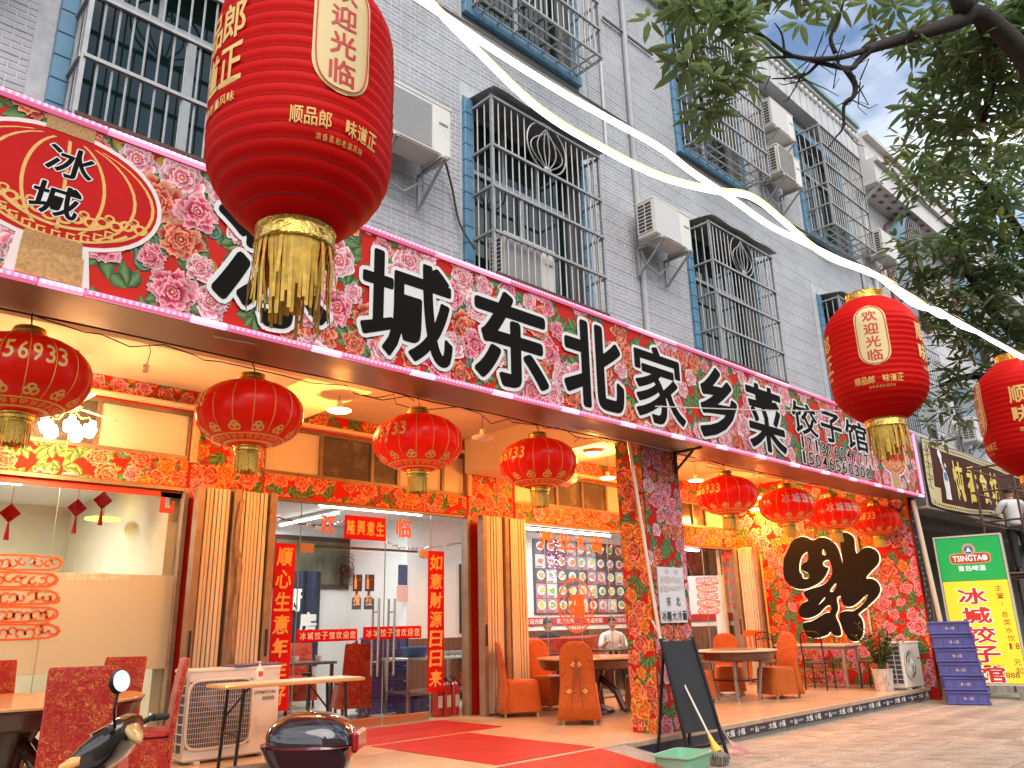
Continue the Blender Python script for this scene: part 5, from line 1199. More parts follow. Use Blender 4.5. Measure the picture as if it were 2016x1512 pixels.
# rectangular table and iron chairs by the end wall
t = thing('dining_table', 'narrow wooden table among black iron chairs before the end wall', 'table', (15.05, 7.45, 0))
m = MB(); m.rbox((-.34, -.72, .72), (.34, .72, .76), .008); m.build('table_top', mat('worn_top', (.55, .47, .36), .35), t)
m = MB(); m.box((-.28, -.66, .66), (.28, .66, .719)); m.build('apron', mat('grey_metal', (.32, .30, .28), .5, metal=.4), t)
for x in (-.28, .28):
    for y in (-.64, .64): m = MB(); m.bar((x, y, 0), (x, y, .66), .045); m.build('leg', mat('grey_metal', (.32, .30, .28), .5, metal=.4), t)
m = MB(); m.box((-.26, -.6, .30), (.26, .6, .33)); m.build('shelf', mat('shelf_wood', (.30, .14, .06), .5, var=.2), t)
ma_iron = mat('black_iron', (.02, .018, .017), .4, metal=.4)
def iron_chair(label, loc, rz):
    t = thing('iron_chair', label, 'chair', loc, rz, 'black iron chairs round the narrow table')
    for x in (-.19, .19):
        m = MB(); m.tube([(x, .20, 0), (x, .18, .44)], .012, 6); m.build('leg', ma_iron, t)
        m = MB(); m.tube([(x, -.24, 0), (x, -.19, .44), (x*.98, -.23, .80), (x*.9, -.25, .95), (x*.6, -.255, .985)], .012, 6); m.build('leg', ma_iron, t)
    m = MB(); m.rbox((-.20, -.19, .435), (.20, .20, .475), .012); m.build('seat', mat('seat_vinyl', (.05, .055, .05), .45), t)
    m = MB(); m.tube([(-.12, -.255, .985), (0, -.258, 1.0), (.12, -.255, .985)], .012, 6); m.tube([(-.18, -.24, .86), (0, -.24, .88), (.18, -.24, .86)], .008, 5)
    for k in range(4): x = -.12+.08*k; m.tube([(x, -.24, .87), (x+.02, -.25, .92), (x-.02, -.255, .95), (x, -.257, .985)], .006, 5)
    m.build('back_scroll', ma_iron, t); m = MB(); m.tube([(-.19, -.215, .20), (.19, -.215, .20)], .008, 5); m.build('stretcher', ma_iron, t)
    return t
iron_chair('black iron chair with its back to the orange chairs, near side of the narrow table', (14.45, 7.15, 0), facing(1, .1))
iron_chair('black iron chair at the street end of the narrow table', (15.10, 6.42, 0), facing(0, 1))
iron_chair('black iron chair at the inner end of the narrow table', (14.50, 8.05, 0), facing(1, -.1))
t = thing('plastic_chair', 'bright orange plastic chair against the peony wall', 'chair', (15.22, 8.66, 0), facing(-.55, -.85)); ma_plo = mat('orange_plastic', (.80, .15, .015), .35)
m = MB(); m.rbox((-.22, -.22, .43), (.22, .22, .46), .012); m.build('seat', ma_plo, t)
for x in (-.2, .2):
    for y in (-.2, .2): m = MB(); m.bar((x*1.1, y*1.1, 0), (x, y, .43), .04); m.build('leg', ma_plo, t)
for x in (-.20, -.12, -.04, .04, .12, .20): m = MB(); m.bar((x, -.20, .45), (x*1.05, -.27, .92), .028, .014); m.build('back_slat', ma_plo, t)
m = MB(); m.box((-.24, -.295, .90), (.24, -.265, 1.02)); m.build('top_rail', ma_plo, t)
# ------------------------------------------------------------------ folding table with bottle and tray
t = thing('folding_table', 'narrow folding table with a wood-edged top in front of the air conditioner', 'table', (4.12, 7.50, 0), -.06)
m = MB(); m.rbox((-.72, -.24, .725), (.72, .24, .755), .006); m.build('table_top', ma_top, t)
m = MB(); m.box((-.70, -.22, .7555), (.70, .22, .758)); m.build('pale_laminate', mat('pale_laminate', (.62, .55, .44), .4, var=.12, vs=4), t)
for s in (-1, 1):
    for y in (-.19, .19): m = MB(); m.tube([(s*.52, y, .72), (s*.56, y, .0)], .016, 8); m.build('leg', ma_iron, t)
    m = MB(); m.tube([(s*.545, -.19, .32), (s*.545, .19, .32)], .010, 6); m.build('cross_bar', ma_iron, t)
    m = MB(); m.tube([(s*.535, .19, .45), (s*.30, .19, .715)], .010, 6); m.build('brace', ma_iron, t)
b = thing('sanitiser_bottle', 'white pump bottle standing on the folding table', 'bottle', tuple(W(510, 1338, z=.758)))
m = MB(); loft(m, [(0, sring(.075, .05, 20, .6)), (.02, sring(.08, .055, 20, .6)), (.09, sring(.08, .055, 20, .6)), (.115, sring(.05, .04, 20, .8)), (.125, sring(.03, .03, 20, 1))], 20); m.build('bottle_body', mat('bottle_white', (.82, .82, .80), .35), b, smooth=40)
m = MB(); m.lathe([(.014, .125), (.016, .14), (.006, .142), (.006, .165), (.012, .166), (.012, .176), (0, .176)], 12); m.tube([(0, 0, .17), (-.035, 0, .168)], .005, 6); m.build('pump', mat('bottle_white', (.8, .8, .8), .3), b, smooth=40)
m = MB(); m.box((-.025, -.0295, .03), (.025, -.0285, .08)); m.build('bottle_label', mat('label_red', (.6, .1, .08), .5), b)
p = W(604, 1331, z=.758); m = MB(); m.rbox((-.05, -.03, 0), (.05, .03, .035), .006); m.box((-.02, -.031, .01), (.02, -.029, .025)); m.build('black_gadget', ma_iron, None, loc=tuple(p), label='small black device lying on the folding table', cat='device')
# ------------------------------------------------------------------ outdoor air conditioners
ma_acw = mat('ac_white', (.70, .67, .60), .45, var=.08, vs=3, stain=((.45, .40, .32), 4, .62)); ma_acg = mat('ac_grille', (.62, .58, .50), .45); ma_fan = mat('fan_dark', (.06, .06, .08), .5)
def ac_unit(label, loc, rz, w, h, d, kind='wire', bracket=False, grp='air conditioner units on the building'):
    t = thing('air_conditioner', label, 'air conditioner', loc, rz, grp)
    m = MB(); m.rbox((-w/2, -d/2, .03), (w/2, d/2, h), .018); cs_ = m.build('casing', ma_acw, t)
    m = MB(); m.rbox((-w/2-.008, -d/2-.008, h-.03), (w/2+.008, d/2+.008, h+.006), .010); m.build('lid', ma_acw, t)
    cx, cz, r = -w*.16, h*.52, min(w*.31, h*.44); yf = -d/2
    if kind == 'wire':
        m = MB(); m.box((cx-r*1.08, yf-.003, cz-r*1.02), (cx+r*1.08, yf-.001, cz+r*1.02)); m.build('fan_well', ma_fan, t)
        m = MB(); m.lathe([(r*.96, 0), (r*.96, -.002)], 30); m2 = MB()
        for k in range(3):
            a0 = k*2.09; m2.add([(cx+r*.15*math.cos(a0), yf-.005, cz+r*.15*math.sin(a0)), (cx+r*.9*math.cos(a0-.3), yf-.005, cz+r*.9*math.sin(a0-.3)), (cx+r*.92*math.cos(a0+.5), yf-.005, cz+r*.92*math.sin(a0+.5)), (cx+r*.2*math.cos(a0+.9), yf-.005, cz+r*.2*math.sin(a0+.9))], [(0, 1, 2, 3)])
        m2.build('fan_blade', mat('fan_blade', (.16, .15, .22), .5), t)
        g_ = MB(); n1 = int(2.16*r/.022)
        for i in range(n1+1): x = cx-r*1.08+i*2.16*r/n1; g_.bar((x, yf-.022, cz-r*1.02), (x, yf-.022, cz+r*1.02), .0035)
        for i in range(14): z = cz-r*1.02+i*2.04*r/13; g_.bar((cx-r*1.08, yf-.024, z), (cx+r*1.08, yf-.024, z), .0045)
        g_.build('wire_grille', ma_acg, t, kind='stuff')
        rim = []
        for i in range(40): a0 = 2*math.pi*i/40; rim.append((cx+r*1.1*math.copysign(abs(math.cos(a0))**.3, math.cos(a0)), yf-.012, cz+r*1.04*math.copysign(abs(math.sin(a0))**.3, math.sin(a0))))
        m = MB(); m.tube(rim, .014, 6, closed=True); m.build('grille_rim', ma_acw, t, smooth=True)
    elif kind == 'swirl':
        m = MB(); m.T = Matrix.Translation((cx, yf-.004, cz)) @ Matrix.Rotation(math.pi/2, 4, 'X'); m.lathe([(0, 0), (r, 0), (r, .002), (0, .002)], 36); m.build('fan_well', ma_fan, t)
        m = MB()
        for i in range(34):
            a0 = 2*math.pi*i/34; m.tube([(cx+r*q_*math.cos(a0+.7*q_), yf-.016, cz+r*q_*math.sin(a0+.7*q_)) for q_ in (.2, .45, .7, .98)], .005, 4, cap=False)
        for q_ in (.2, .6, 1.0): m.tube([(cx+r*q_*math.cos(2*math.pi*i/32), yf-.016, cz+r*q_*math.sin(2*math.pi*i/32)) for i in range(32)], .007, 5, closed=True)
        m.sph((cx, yf-.014, cz), r*.2, 12, 6, (1, .3, 1)); m.build('swirl_grille', ma_acw, t, kind='stuff')
    else:
        m = MB(); m.rbox((cx-r*1.15, yf-.006, cz-r*1.0), (cx+r*1.15, yf-.0005, cz+r*1.0), .002); m.build('front_panel', mat('ac_panel', (.58, .57, .54), .5), t)
        if kind == 'fine':
            m = MB(); n1 = 26
            for i in range(n1): z = cz-r*.95+i*1.9*r/n1; m.box((cx-r*1.1, yf-.010, z), (cx+r*1.1, yf-.0065, z+.006))
            m.build('fine_grille', mat('ac_grille_grey', (.34, .34, .34), .5), t, kind='stuff')
    # side vents
    m = MB(); m.box((-w/2-.002, -d/2+.04, .10), (-w/2-.0005, d/2-.03, h-.06)); m.build('side_vent', ma_fan, t)
    m = MB()
    for i in range(9): z = .10+(h-.16)*i/8; m.box((-w/2-.012, -d/2+.035, z-.006), (-w/2-.0025, d/2-.025, z+.006))
    for y in (-d/2+.035, 0, d/2-.03): m.box((-w/2-.013, y-.006, .09), (-w/2-.003, y+.006, h-.05))
    m.build('vent_slats', ma_acg, t, kind='stuff')
    for s in (-1, 1): m = MB(); m.box((s*w*.36-.03, -d/2-.02, 0), (s*w*.36+.03, d/2+.02, .0295)); m.build('foot', ma_acg, t)
    m = MB(); m.rbox((w*.30, yf-.006, h*.62), (w*.44, yf-.0005, h*.66), .002); m.build('grip_recess', mat('grip_dark', (.25, .23, .2), .5), t)
    if bracket:
        for s in (-1, 1):
            b_ = thing_part('bracket', t)
            m = MB(); m.bar((s*w*.36, d/2+.10, -.02), (s*w*.36, -d/2-.06, -.02), .03); m.build('arm', ma_steel, b_); m = MB(); m.bar((s*w*.36, d/2+.10, -.02), (s*w*.36, d/2+.10, -.42), .03); m.build('upright', ma_steel, b_); m = MB(); m.bar((s*w*.36, d/2+.09, -.40), (s*w*.36, -d/2-.02, -.035), .024); m.build('strut', ma_steel, b_)
        m = MB(); m.tube([(w*.3, d/2-.02, .15), (w*.3+.05, d/2+.04, -.1), (w*.1, d/2+.06, -.30), (-w*.2, d/2+.06, -.24), (-w*.35, d/2+.08, .0)], .014, 7); m.build('pipe', mat('pipe_grey', (.45, .45, .44), .6), t, smooth=True)
    return t
pg = 'air conditioner units standing on the porch'
a0 = ac_unit('large beige outdoor air conditioner with wire grille behind the folding table', (3.93, 8.40, 0), 0, .98, .87, .36, 'wire', grp=pg)
m = MB(); write(m, '13379897330', (.16, .44, .60, .63), lambda u, v: (u, -.187, v), .012, 2); m.build('stencilled_number', ma_ink, a0)
m = MB(); m.box((.24, -.1868, .28), (.36, -.186, .38)); m.box((.26, -.1862, .24), (.34, -.1855, .27)); m.build('warning_label', mat('label_white', (.75, .72, .68), .6), a0, kind='stuff')
m = MB(); m.rbox((-.30, -.16, 0), (.26, .14, .02), .006); m.build('blue_tray', mat('tray_blue', (.10, .10, .28), .5), None, loc=(4.18, 8.38, .877), rot=(0, 0, .1), label='flat dark blue tray lying on the large porch air conditioner', cat='tray')
ac_unit('white outdoor air conditioner with swirl fan guard at the porch corner by the plant', (15.30, 5.98, 0), 0, .78, .78, .30, 'swirl', grp=pg)
W5 = YW-.32
ac_unit('wall air conditioner with fine grey grille and a black cable hanging from it', (4.08, W5, 5.72), 0, .82, .62, .30, 'fine', True)
ac_unit('wall air conditioner with plain front panel between the two caged windows above the sign', (8.42, W5, 6.12), 0, .86, .58, .30, 'panel', True)
ac_unit('wall air conditioner whose corner shows beside the window next to the street lantern', (.22, W5, 5.95), 0, .84, .62, .30, 'fine', True)
ac_unit('air conditioner standing inside a window cage just above the sign', (5.78, YW-.16, 4.775), 0, .80, .56, .26, 'fine')
p = W(1527, 245, y=W5); ac_unit('upper of two stacked wall air conditioners high under the eaves', (p.x, W5, p.z-.3), 0, .86, .60, .30, 'panel', True)
p = W(1540, 335, y=W5); ac_unit('lower of two stacked wall air conditioners high under the eaves', (p.x, W5, p.z-.3), 0, .86, .60, .30, 'wire', True)
# ------------------------------------------------------------------ plant in a paint bucket
p = W(1750, 1356, z=0); p.x = min(p.x, 14.75); pl = thing('potted_plant', 'glossy upright plant in a paint-spattered bucket at the porch edge', 'plant', (14.62, 6.10, 0))
m = MB(); m.lathe([(.14, 0), (.145, .01), (.165, .34), (.175, .345), (.175, .36), (.155, .36), (.15, .30), (0, .30)], 24); m.build('bucket', mat('spattered_bucket', (.55, .50, .44), .6, var=.3, vs=12, stain=((.06, .05, .045), 11, .52), stretch=(1, 1, .25)), pl, smooth=30)
m = MB(); st = MB(); q = random.Random(9)
for k in range(20):
    a = q.random()*6.3; lean = q.uniform(.08, .42); H = q.uniform(.42, .80); pts = [(.05*math.cos(a)+lean*s*s*math.cos(a), .05*math.sin(a)+lean*s*s*math.sin(a), .30+H*s) for s in [i/7 for i in range(8)]]
    st.tube(pts, [.010-.0008*i for i in range(8)], 5)
    for i in range(2, 8):
        for sd in (-1, 1):
            c = Vector(pts[i]); d = Vector((math.cos(a+sd*1.5), math.sin(a+sd*1.5), .55)).normalized(); L = .13*q.uniform(.8, 1.15); u = d.cross(Vector((0, 0, 1))).normalized()*L*.24
            m.add([c, c+d*L*.5+u, c+d*L, c+d*L*.5-u, c+d*L*.5+Vector((0, 0, -.006))], [(0, 1, 4), (1, 2, 4), (2, 3, 4), (3, 0, 4)])
st.build('stem', mat('stem_green', (.07, .12, .03), .5), pl, kind='stuff'); m.build('foliage', mat('zz_leaf', (.035, .085, .02), .25, var=.3, vs=20), pl, kind='stuff')
# ------------------------------------------------------------------ red mats
ma_mat = mat('red_rubber', (.50, .035, .020), .5, var=.15, vs=3, spec=.35)
def rmat(label, pts, T_=None):
    m = MB(); n = len(pts); m.prism([(p[0], p[1]) for p in pts], (0, 0, .002), (1, 0, 0), (0, 1, 0), (0, 0, .005))
    t = thing('rubber_mat', label, 'mat', (0, 0, 0)); m.build('mat_base', ma_mat, t); return t
t = rmat('red ribbed rubber mat laid along the foot of the glass doors', [(5.05, 7.95), (7.38, 7.95), (7.38, 9.22), (5.05, 9.22)])
m = MB()
for i in range(58): x = 5.08+i*.04; m.box((x, 7.97, .0072), (x+.018, 9.20, .010))
m.build('mat_ribs', ma_mat, t, kind='stuff')
t = rmat('red ribbed rubber mat running across the porch towards the ramp', [(5.35, 5.85), (6.72, 5.85), (6.72, 7.85), (5.35, 7.85)])
m = MB()
for i in range(50): y = 5.88+i*.039; m.box((5.37, y, .0072), (6.70, y+.017, .010))
m.build('mat_ribs', ma_mat, t, kind='stuff')
sl = math.atan2(.016-GZ-.02-.016+.0, 1.55)
m = MB(); m.box((5.30, -1.05, .006), (6.75, 0, .012))
for i in range(26): m.box((5.32, -.04*i-.03, .0122), (6.73, -.04*i-.012, .016))
m.build('rubber_mat', ma_mat, None, loc=(0, 5.79, -.016), rot=(math.atan2(.214, 1.55), 0, 0), label='red ribbed rubber mat sloping down the concrete ramp', cat='mat')
# ================================================================== DINING ROOM
def area(name, loc, sx, sy, e, col, parent=None):
    d = bpy.data.lights.new(name, 'AREA'); d.shape = 'RECTANGLE'; d.size = sx; d.size_y = sy; d.energy = e; d.color = col; o = bpy.data.objects.new(name, d); COL.objects.link(o); o.location = loc; o.parent = parent; return o
ma_tube = mat('fluorescent_glow', (1, 1, 1), .4, emit=9, ecol=(.92, .97, 1)); COOL = (.93, .97, 1)
def tube_lamp(label, a, b, e, power=True):
    a, b = Vector(a), Vector(b); t = thing('tube_lamp', label, 'lamp', (a+b)/2, math.atan2(b.y-a.y, b.x-a.x)); L = (b-a).length
    m = MB(); m.rbox((-L/2, -.035, .0), (L/2, .035, .05), .006); m.build('housing', ma_lampw, t); m = MB(); m.tube([(-L/2+.03, 0, -.02), (L/2-.03, 0, -.02)], .018, 8); m.build('glowing_tube', ma_tube, t, smooth=True)
    if power: area('tube_light', (0, 0, -.05), L, .06, e, COOL, t)
zl = 3.06
tube_lamp('ceiling tube lamp inside the doors, parallel to the street', (6.2, 10.7, zl), (8.2, 10.7, zl), 32)
tube_lamp('ceiling tube lamp inside the doors running away from the street', (6.9, 11.2, zl), (6.9, 13.2, zl), 27)
tube_lamp('ceiling tube lamp over the red booth backs', (11.0, 10.9, zl), (13.2, 10.9, zl), 37)
tube_lamp('bright tube lamp along the head of the window with the ring sticker', (9.3, 9.52, 2.80), (11.7, 9.52, 2.80), 7)
tube_lamp('bright tube lamp along the head of the window with the dish list', (12.6, 9.52, 2.66), (14.6, 9.52, 2.66), 7)
tube_lamp('ceiling tube lamp in the room with the frosted window', (.6, 11.2, zl), (2.4, 11.2, zl), 75)
tube_lamp('ceiling tube lamp near the wall television', (13.6, 10.6, zl), (15.2, 10.6, zl), 20)
# menu wall
YM = YB-.03
bd = thing('menu_board', 'dark wall board of dish photographs in a grid', 'menu board', (0, 0, 0))
m = MB(); m.box((12.15, YM, 1.44), (15.5, YM+.028, 3.0)); m.build('board', mat('board_dark', (.03, .03, .03), .4), bd)
cardm = [mat('card_pale', (.50, .48, .46), .4), mat('card_pink', (.45, .22, .26), .4), mat('card_dark', (.07, .07, .07), .4)]
q = random.Random(4); dishc = [(.72, .22, .03), (.70, .45, .08), (.20, .42, .05), (.62, .10, .05), (.75, .60, .30), (.55, .28, .10), (.72, .55, .10), (.65, .25, .25), (.30, .45, .12)]
for i in range(10):
    for j in range(5):
        x, z = 12.2+i*.33, 1.47+j*.305; t = thing_part('dish_photo', bd)
        m = MB(); m.box((x, YM-.004, z), (x+.315, YM-.001, z+.29)); m.build('photo_card', cardm[q.choice((0, 1, 2, 2, 2))], t)
        m = MB(); n = 14; cx, cz = x+.157, z+.16; sq = q.random() < .2
        m.add([(cx+.118*math.cos(2*math.pi*k/n), YM-.006, cz+.095*math.sin(2*math.pi*k/n)) for k in range(n)], [tuple(range(n))]); m.build('plate', mat('plate_white', (.78, .78, .76), .3), t)
        c = q.choice(dishc); m = MB(); N = 9
        for k in range(9): a = q.random()*6.3; r = .065*math.sqrt(q.random()); s = q.uniform(.03, .055); m.add([(cx+r*math.cos(a)+s*math.cos(2*math.pi*w/N), YM-.007-.0004*k, cz+.8*r*math.sin(a)+s*.7*math.sin(2*math.pi*w/N)) for w in range(N)], [tuple(range(N))])
        m.build('food', mat('food_%d' % dishc.index(c), c, .4, var=.4, vs=60), t)
        m = MB(); m.box((x+.03, YM-.0055, z+.012), (x+.20, YM-.0045, z+.045)); m.build('name_tag', mat('tag_red', (.5, .03, .03), .5), t)
md = thing('menu_board', 'narrow strip of dish photographs on the stair wall', 'menu board', (0, 0, 0)); m = MB(); m.box((9.75, 11.575, 1.12), (10.25, 11.598, 2.35)); m.build('board', mat('board_dark', (.03, .03, .03), .4), md)
for j in range(5):
    m = MB(); n = 14; m.add([(10.0+.19*math.cos(2*math.pi*k/n), 11.572, 1.24+j*.24+.09*math.sin(2*math.pi*k/n)) for k in range(n)], [tuple(range(n))]); m.build('plate', mat('plate_white', (.78, .78, .76), .3), md)
    m = MB(); m.add([(10.0+.12*math.cos(2*math.pi*k/n), 11.570, 1.245+j*.24+.055*math.sin(2*math.pi*k/n)) for k in range(n)], [tuple(range(n))]); m.build('food', mat('food_%d' % j, dishc[j], .4), md)
# wall things
pf_ = thing('framed_picture', 'large dark framed landscape picture on the back wall', 'picture', tuple(W(628, 1108, y=13.47)))
m = MB(); m.rbox((-1.0, -.02, -.48), (1.0, .02, .48), .01); m.build('frame', ma_dark, pf_); m = MB(); m.box((-.9, -.024, -.39), (.9, -.0205, .39)); m.build('canvas', mat('canvas_dark', (.10, .09, .05), .5, var=.6, vs=3), pf_)
fp = W(676, 1122, y=13.40); wf = thing('wall_fan', 'black wall fan with a wire guard hung on the white wall', 'fan', tuple(fp))
m = MB()
for r in (.08, .16, .24, .30): m.tube([(r*math.cos(2*math.pi*i/28), -.12, r*math.sin(2*math.pi*i/28)) for i in range(28)], .006, 4, closed=True)
for i in range(16): a = 2*math.pi*i/16; m.tube([(0, -.14, 0), (.3*math.cos(a), -.11, .3*math.sin(a))], .004, 4)
m.build('guard', ma_iron, wf, kind='stuff'); m = MB(); m.sph((0, -.04, 0), .10, 12, 8); m.build('motor', ma_iron, wf, smooth=True); m = MB(); m.bar((0, 0, -.05), (0, .06, -.30), .06); m.build('arm', ma_iron, wf)
kc = thing('door_curtain', 'dark blue kitchen door curtain with white characters', 'curtain', (W(588, 1190, y=13.3).x, 13.3, .62)); m = MB(); m.grid(lambda u, v: (-.45+.9*u, .04*math.sin(u*20), 1.65*v), 24, 2); m.build('cloth', mat('navy_cloth', (.015, .02, .05), .7), kc)
m = MB(); write(m, '厨', (-.32, .02, .95, 1.32), lambda u, v: (u, -.05, v), .03); write(m, '房', (.0, .34, .55, .92), lambda u, v: (u, -.05, v), .03); m.build('lettering', mat('print_white', (.8, .78, .74), .6), kc)
for x0, y0, x1, y1, c, lb in ((784, 1112, 802, 1152, (.05, .06, .14), 'dark blue notice on the white stair wall'), (781, 1153, 803, 1184, (.72, .42, .36), 'pink paper notice on the white stair wall under the blue one')):
    a, b, c_, d = pxbox(x0, y0, x1, y1, 11.59); m = MB(); m.box((a, 11.585, c_), (b, 11.597, d)); m.build('wall_notice', mat('notice_'+lb[:4], c, .6), None, label=lb, cat='notice')
tvp = W(1378, 1103, y=9.95); tv = thing('television', 'black flat television on a swing arm inside the window with the dish list', 'television', tuple(tvp), -.75); m = MB(); m.rbox((-.46, -.03, -.33), (.46, .03, .33), .01); m.build('screen', mat('tv_black', (.010, .010, .011), .35, spec=.25), tv); m = MB(); m.bar((0, .03, 0), (.45, .25, .05), .05); m.build('arm', ma_iron, tv)
cx_ = min(XE-.16, W(1432, 1150, y=9.75).x); m = MB(); m.tube([(cx_, 9.75, 0), (cx_, 9.75, 3.11)], .13, 20); m.build('round_column', ma_white, None, label='white round column inside the window with the dish list', cat='column', smooth=40)
# tinsel garlands
for pts, lb in (([(5.2, 10.2, 2.75), (5.9, 10.2, 2.66), (6.6, 10.2, 2.8)], 'red tinsel garland looped inside above the door, gate side'), ([(6.6, 10.2, 2.8), (7.4, 10.2, 2.42), (8.6, 10.2, 2.55)], 'red tinsel garland looped inside above the pull handles'), ([(10.6, 10.4, 2.9), (11.8, 10.4, 2.55), (12.9, 10.4, 2.75)], 'red tinsel garland looped behind the opening wishes')):
    P = smooth_path(pts, 16); m = MB(); q = random.Random(1)
    for p in P:
        for k in range(14): d = Vector((q.gauss(0, 1), q.gauss(0, 1), q.gauss(0, 1))).normalized(); u = d.orthogonal().normalized()*.006; c = Vector(p)+Vector((q.uniform(-.03, .03), 0, 0)); m.add([c-u, c+u, c+d*.055], [(0, 1, 2)])
    m.build('tinsel_garland', mat('tinsel', (.45, .06, .06), .2, metal=.8), None, label=lb, cat='garland', kind='thing')
m = MB(); q = random.Random(8)
for i in range(300):
    z = 2.05+q.random()*.75; r = .17*(1.1-abs(z-2.45)); a = q.random()*6.3; c = Vector((11.35+r*math.cos(a), 10.6+r*math.sin(a), z)); d = Vector((q.gauss(0, 1), q.gauss(0, 1), q.gauss(0, 1))).normalized(); u = d.orthogonal().normalized()*.012; m.add([c-u, c+u, c+d*.07], [(0, 1, 2)])
m.build('hanging_ornament', mat('tinsel_purple', (.38, .05, .22), .25, metal=.7), None, label='purple tinsel ornament hanging behind the opening wishes', cat='ornament', kind='thing')
# hanging knots in the frosted-window room
for x, y, lb in ((152, 1000, 'red knot ornament hanging inside, nearer the papercut sticker'), (203, 985, 'red knot ornament hanging inside beside a yellow lamp'), (20, 1010, 'red knot ornament hanging inside by the papercut sticker')):
    p = W(x, y, y=10.4); t = thing('knot_ornament', lb, 'ornament', tuple(p)); m = MB(); m.prism([(0, .11), (.11, 0), (0, -.11), (-.11, 0)], (0, 0, 0), (1, 0, 0), (0, 0, 1), (0, .02, 0)); m.tube([(0, .01, .11), (0, .01, 3.1-p.z)], .003, 4); m.build('knot', ma_rpap, t); m = MB(); m.tube([(0, .01, -.11), (0, .01, -.30)], [.01, .03], 8); m.build('tassel', ma_rpap, t)
p = W(208, 978, y=10.8); p.z = 2.62; t = thing('yellow_lamp', 'flat yellow pendant lamp glowing inside the frosted window', 'lamp', tuple(p)); m = MB(); m.lathe([(0, .03), (.20, .02), (.21, 0), (0, -.01)], 24); m.build('shade', mat('yellow_glow', (.9, .6, .05), .4, emit=1.6, ecol=(1, .7, .08)), t, smooth=30); m = MB(); m.tube([(0, 0, .03), (0, 0, .5)], .004, 4); m.build('cord', ma_wire, t)
m = MB(); m.rbox((2.75, 13.40, 1.1), (3.4, 13.49, 2.1), .01); m.build('wall_cabinet', ma_wood, None, label='dark wooden cabinet on the far wall behind the frosted window', cat='cabinet')
# furniture inside the doors
ma_ss = mat('stainless', (.55, .55, .53), .3, metal=.9)
t = thing('steel_table', 'stainless work table with bowls just inside the doors', 'table', (8.0, 10.30, 0)); m = MB(); m.rbox((-.62, -.34, .76), (.72, .34, .80), .006); m.build('table_top', ma_ss, t)
for x in (-.56, .66):
    for y in (-.28, .28): m = MB(); m.bar((x, y, 0), (x, y, .76), .04); m.build('leg', ma_ss, t)
m = MB(); m.box((-.58, -.30, .30), (.68, .30, .32)); m.build('shelf', ma_ss, t)
t = thing('wash_basin', 'blue plastic basin on the stainless work table', 'basin', (7.72, 10.22, .80)); m = MB(); m.lathe([(.16, 0), (.22, .13), (.24, .135), (.24, .15), (.21, .15), (.15, .015), (0, .015)], 24); m.build('bowl', mat('basin_blue', (.04, .15, .50), .35), t, smooth=30)
t = thing('dish_stack', 'stack of white dishes on the stainless table', 'dishes', (7.86, 10.42, .80)); 
for k in range(6): m = MB(); m.lathe([(.08, .02*k+.001), (.13, .02*k+.015), (.135, .02*k+.02), (.08, .02*k+.01), (0, .02*k+.01)], 20); m.build('dish', mat('plate_white', (.78, .78, .76), .3), t, smooth=30)
for i in range(4): t = thing('tea_cup', 'white cup in the row on the stainless table, %s from the basin' % ('first', 'second', 'third', 'last')[i], 'cup', (8.18+.12*i, 10.12, .80), 0, 'cups on the stainless table'); m = MB(); m.lathe([(.03, 0), (.045, .04), (.05, .075), (.045, .075), (.025, .012), (0, .012)], 16); m.build('bowl', mat('plate_white', (.78, .78, .76), .3), t, smooth=30)
def crate(label, loc, rz, grp, logo=True, name='plastic_crate'):
    t = thing(name, label, 'crate', loc, rz, grp); w, d, h, k = .61, .42, .215, .012; cm = mat('crate_blue', (.085, .095, .34), .45, var=.15, vs=5, stain=((.12, .12, .22), 5, .62))
    for a, b in (((-w/2, -d/2, 0), (w/2, -d/2+k, h)), ((-w/2, d/2-k, 0), (w/2, d/2, h)), ((-w/2, -d/2+k, 0), (-w/2+k, d/2-k, h)), ((w/2-k, -d/2+k, 0), (w/2, d/2-k, h))): m = MB(); m.box(a, b); m.build('side', cm, t)
    m = MB(); m.box((-w/2+k, -d/2+k, 0), (w/2-k, d/2-k, .012)); m.build('bottom', cm, t)
    m = MB()
    for z in (h-.03, .015): m.rbox((-w/2-.024, -d/2-.024, z), (w/2+.024, -d/2, z+.022), .004); m.rbox((-w/2-.024, d/2, z), (w/2+.024, d/2+.024, z+.022), .004); m.rbox((-w/2-.024, -d/2, z), (-w/2, d/2, z+.022), .004); m.rbox((w/2, -d/2, z), (w/2+.024, d/2, z+.022), .004)
    m.build('rim', cm, t, kind='stuff')
    for i in range(5): x = -w/2+.01+i*(w-.02)/4; m = MB(); m.box((x-.008, -d/2-.020, .038), (x+.008, -d/2-.0002, h-.031)); m.build('rib', cm, t)
    for i in range(3): y = -d/2+.03+i*(d-.06)/2; m = MB(); m.box((-w/2-.020, y-.008, .038), (-w/2-.0002, y+.006, h-.031)); m.build('rib', cm, t)
    if logo: m = MB(); write(m, '食品箱', (-.07, .07, .08, .13), lambda u, v: (u, -d/2-.004, v), .015, 2); m.build('lettering', mat('crate_print', (.45, .40, .42), .6), t)
    return t
ords = ['bottom', 'second', 'third', 'fourth', 'fifth', 'top']
ck = crate('blue plastic crate, bottom of the stack of six by the lightbox sign', (15.28, 5.02, GZ), -1.22, 'blue crates stacked by the lightbox sign')
for k in range(1, 6): again(ck, (15.28-.010*k, 5.02+.016*k, GZ+.222*k), -1.22+.04*math.sin(k*2), 'blue plastic crate, %s of the stack of six by the lightbox sign' % ords[k])
for k in range(5): again(ck, (7.62+.01*k, 10.95, .222*k), -.1, 'blue plastic crate in the tall stack inside the doors, %s of five' % ('bottom', 'second', 'third', 'fourth', 'top')[k])['group'] = 'blue crates inside the doors'
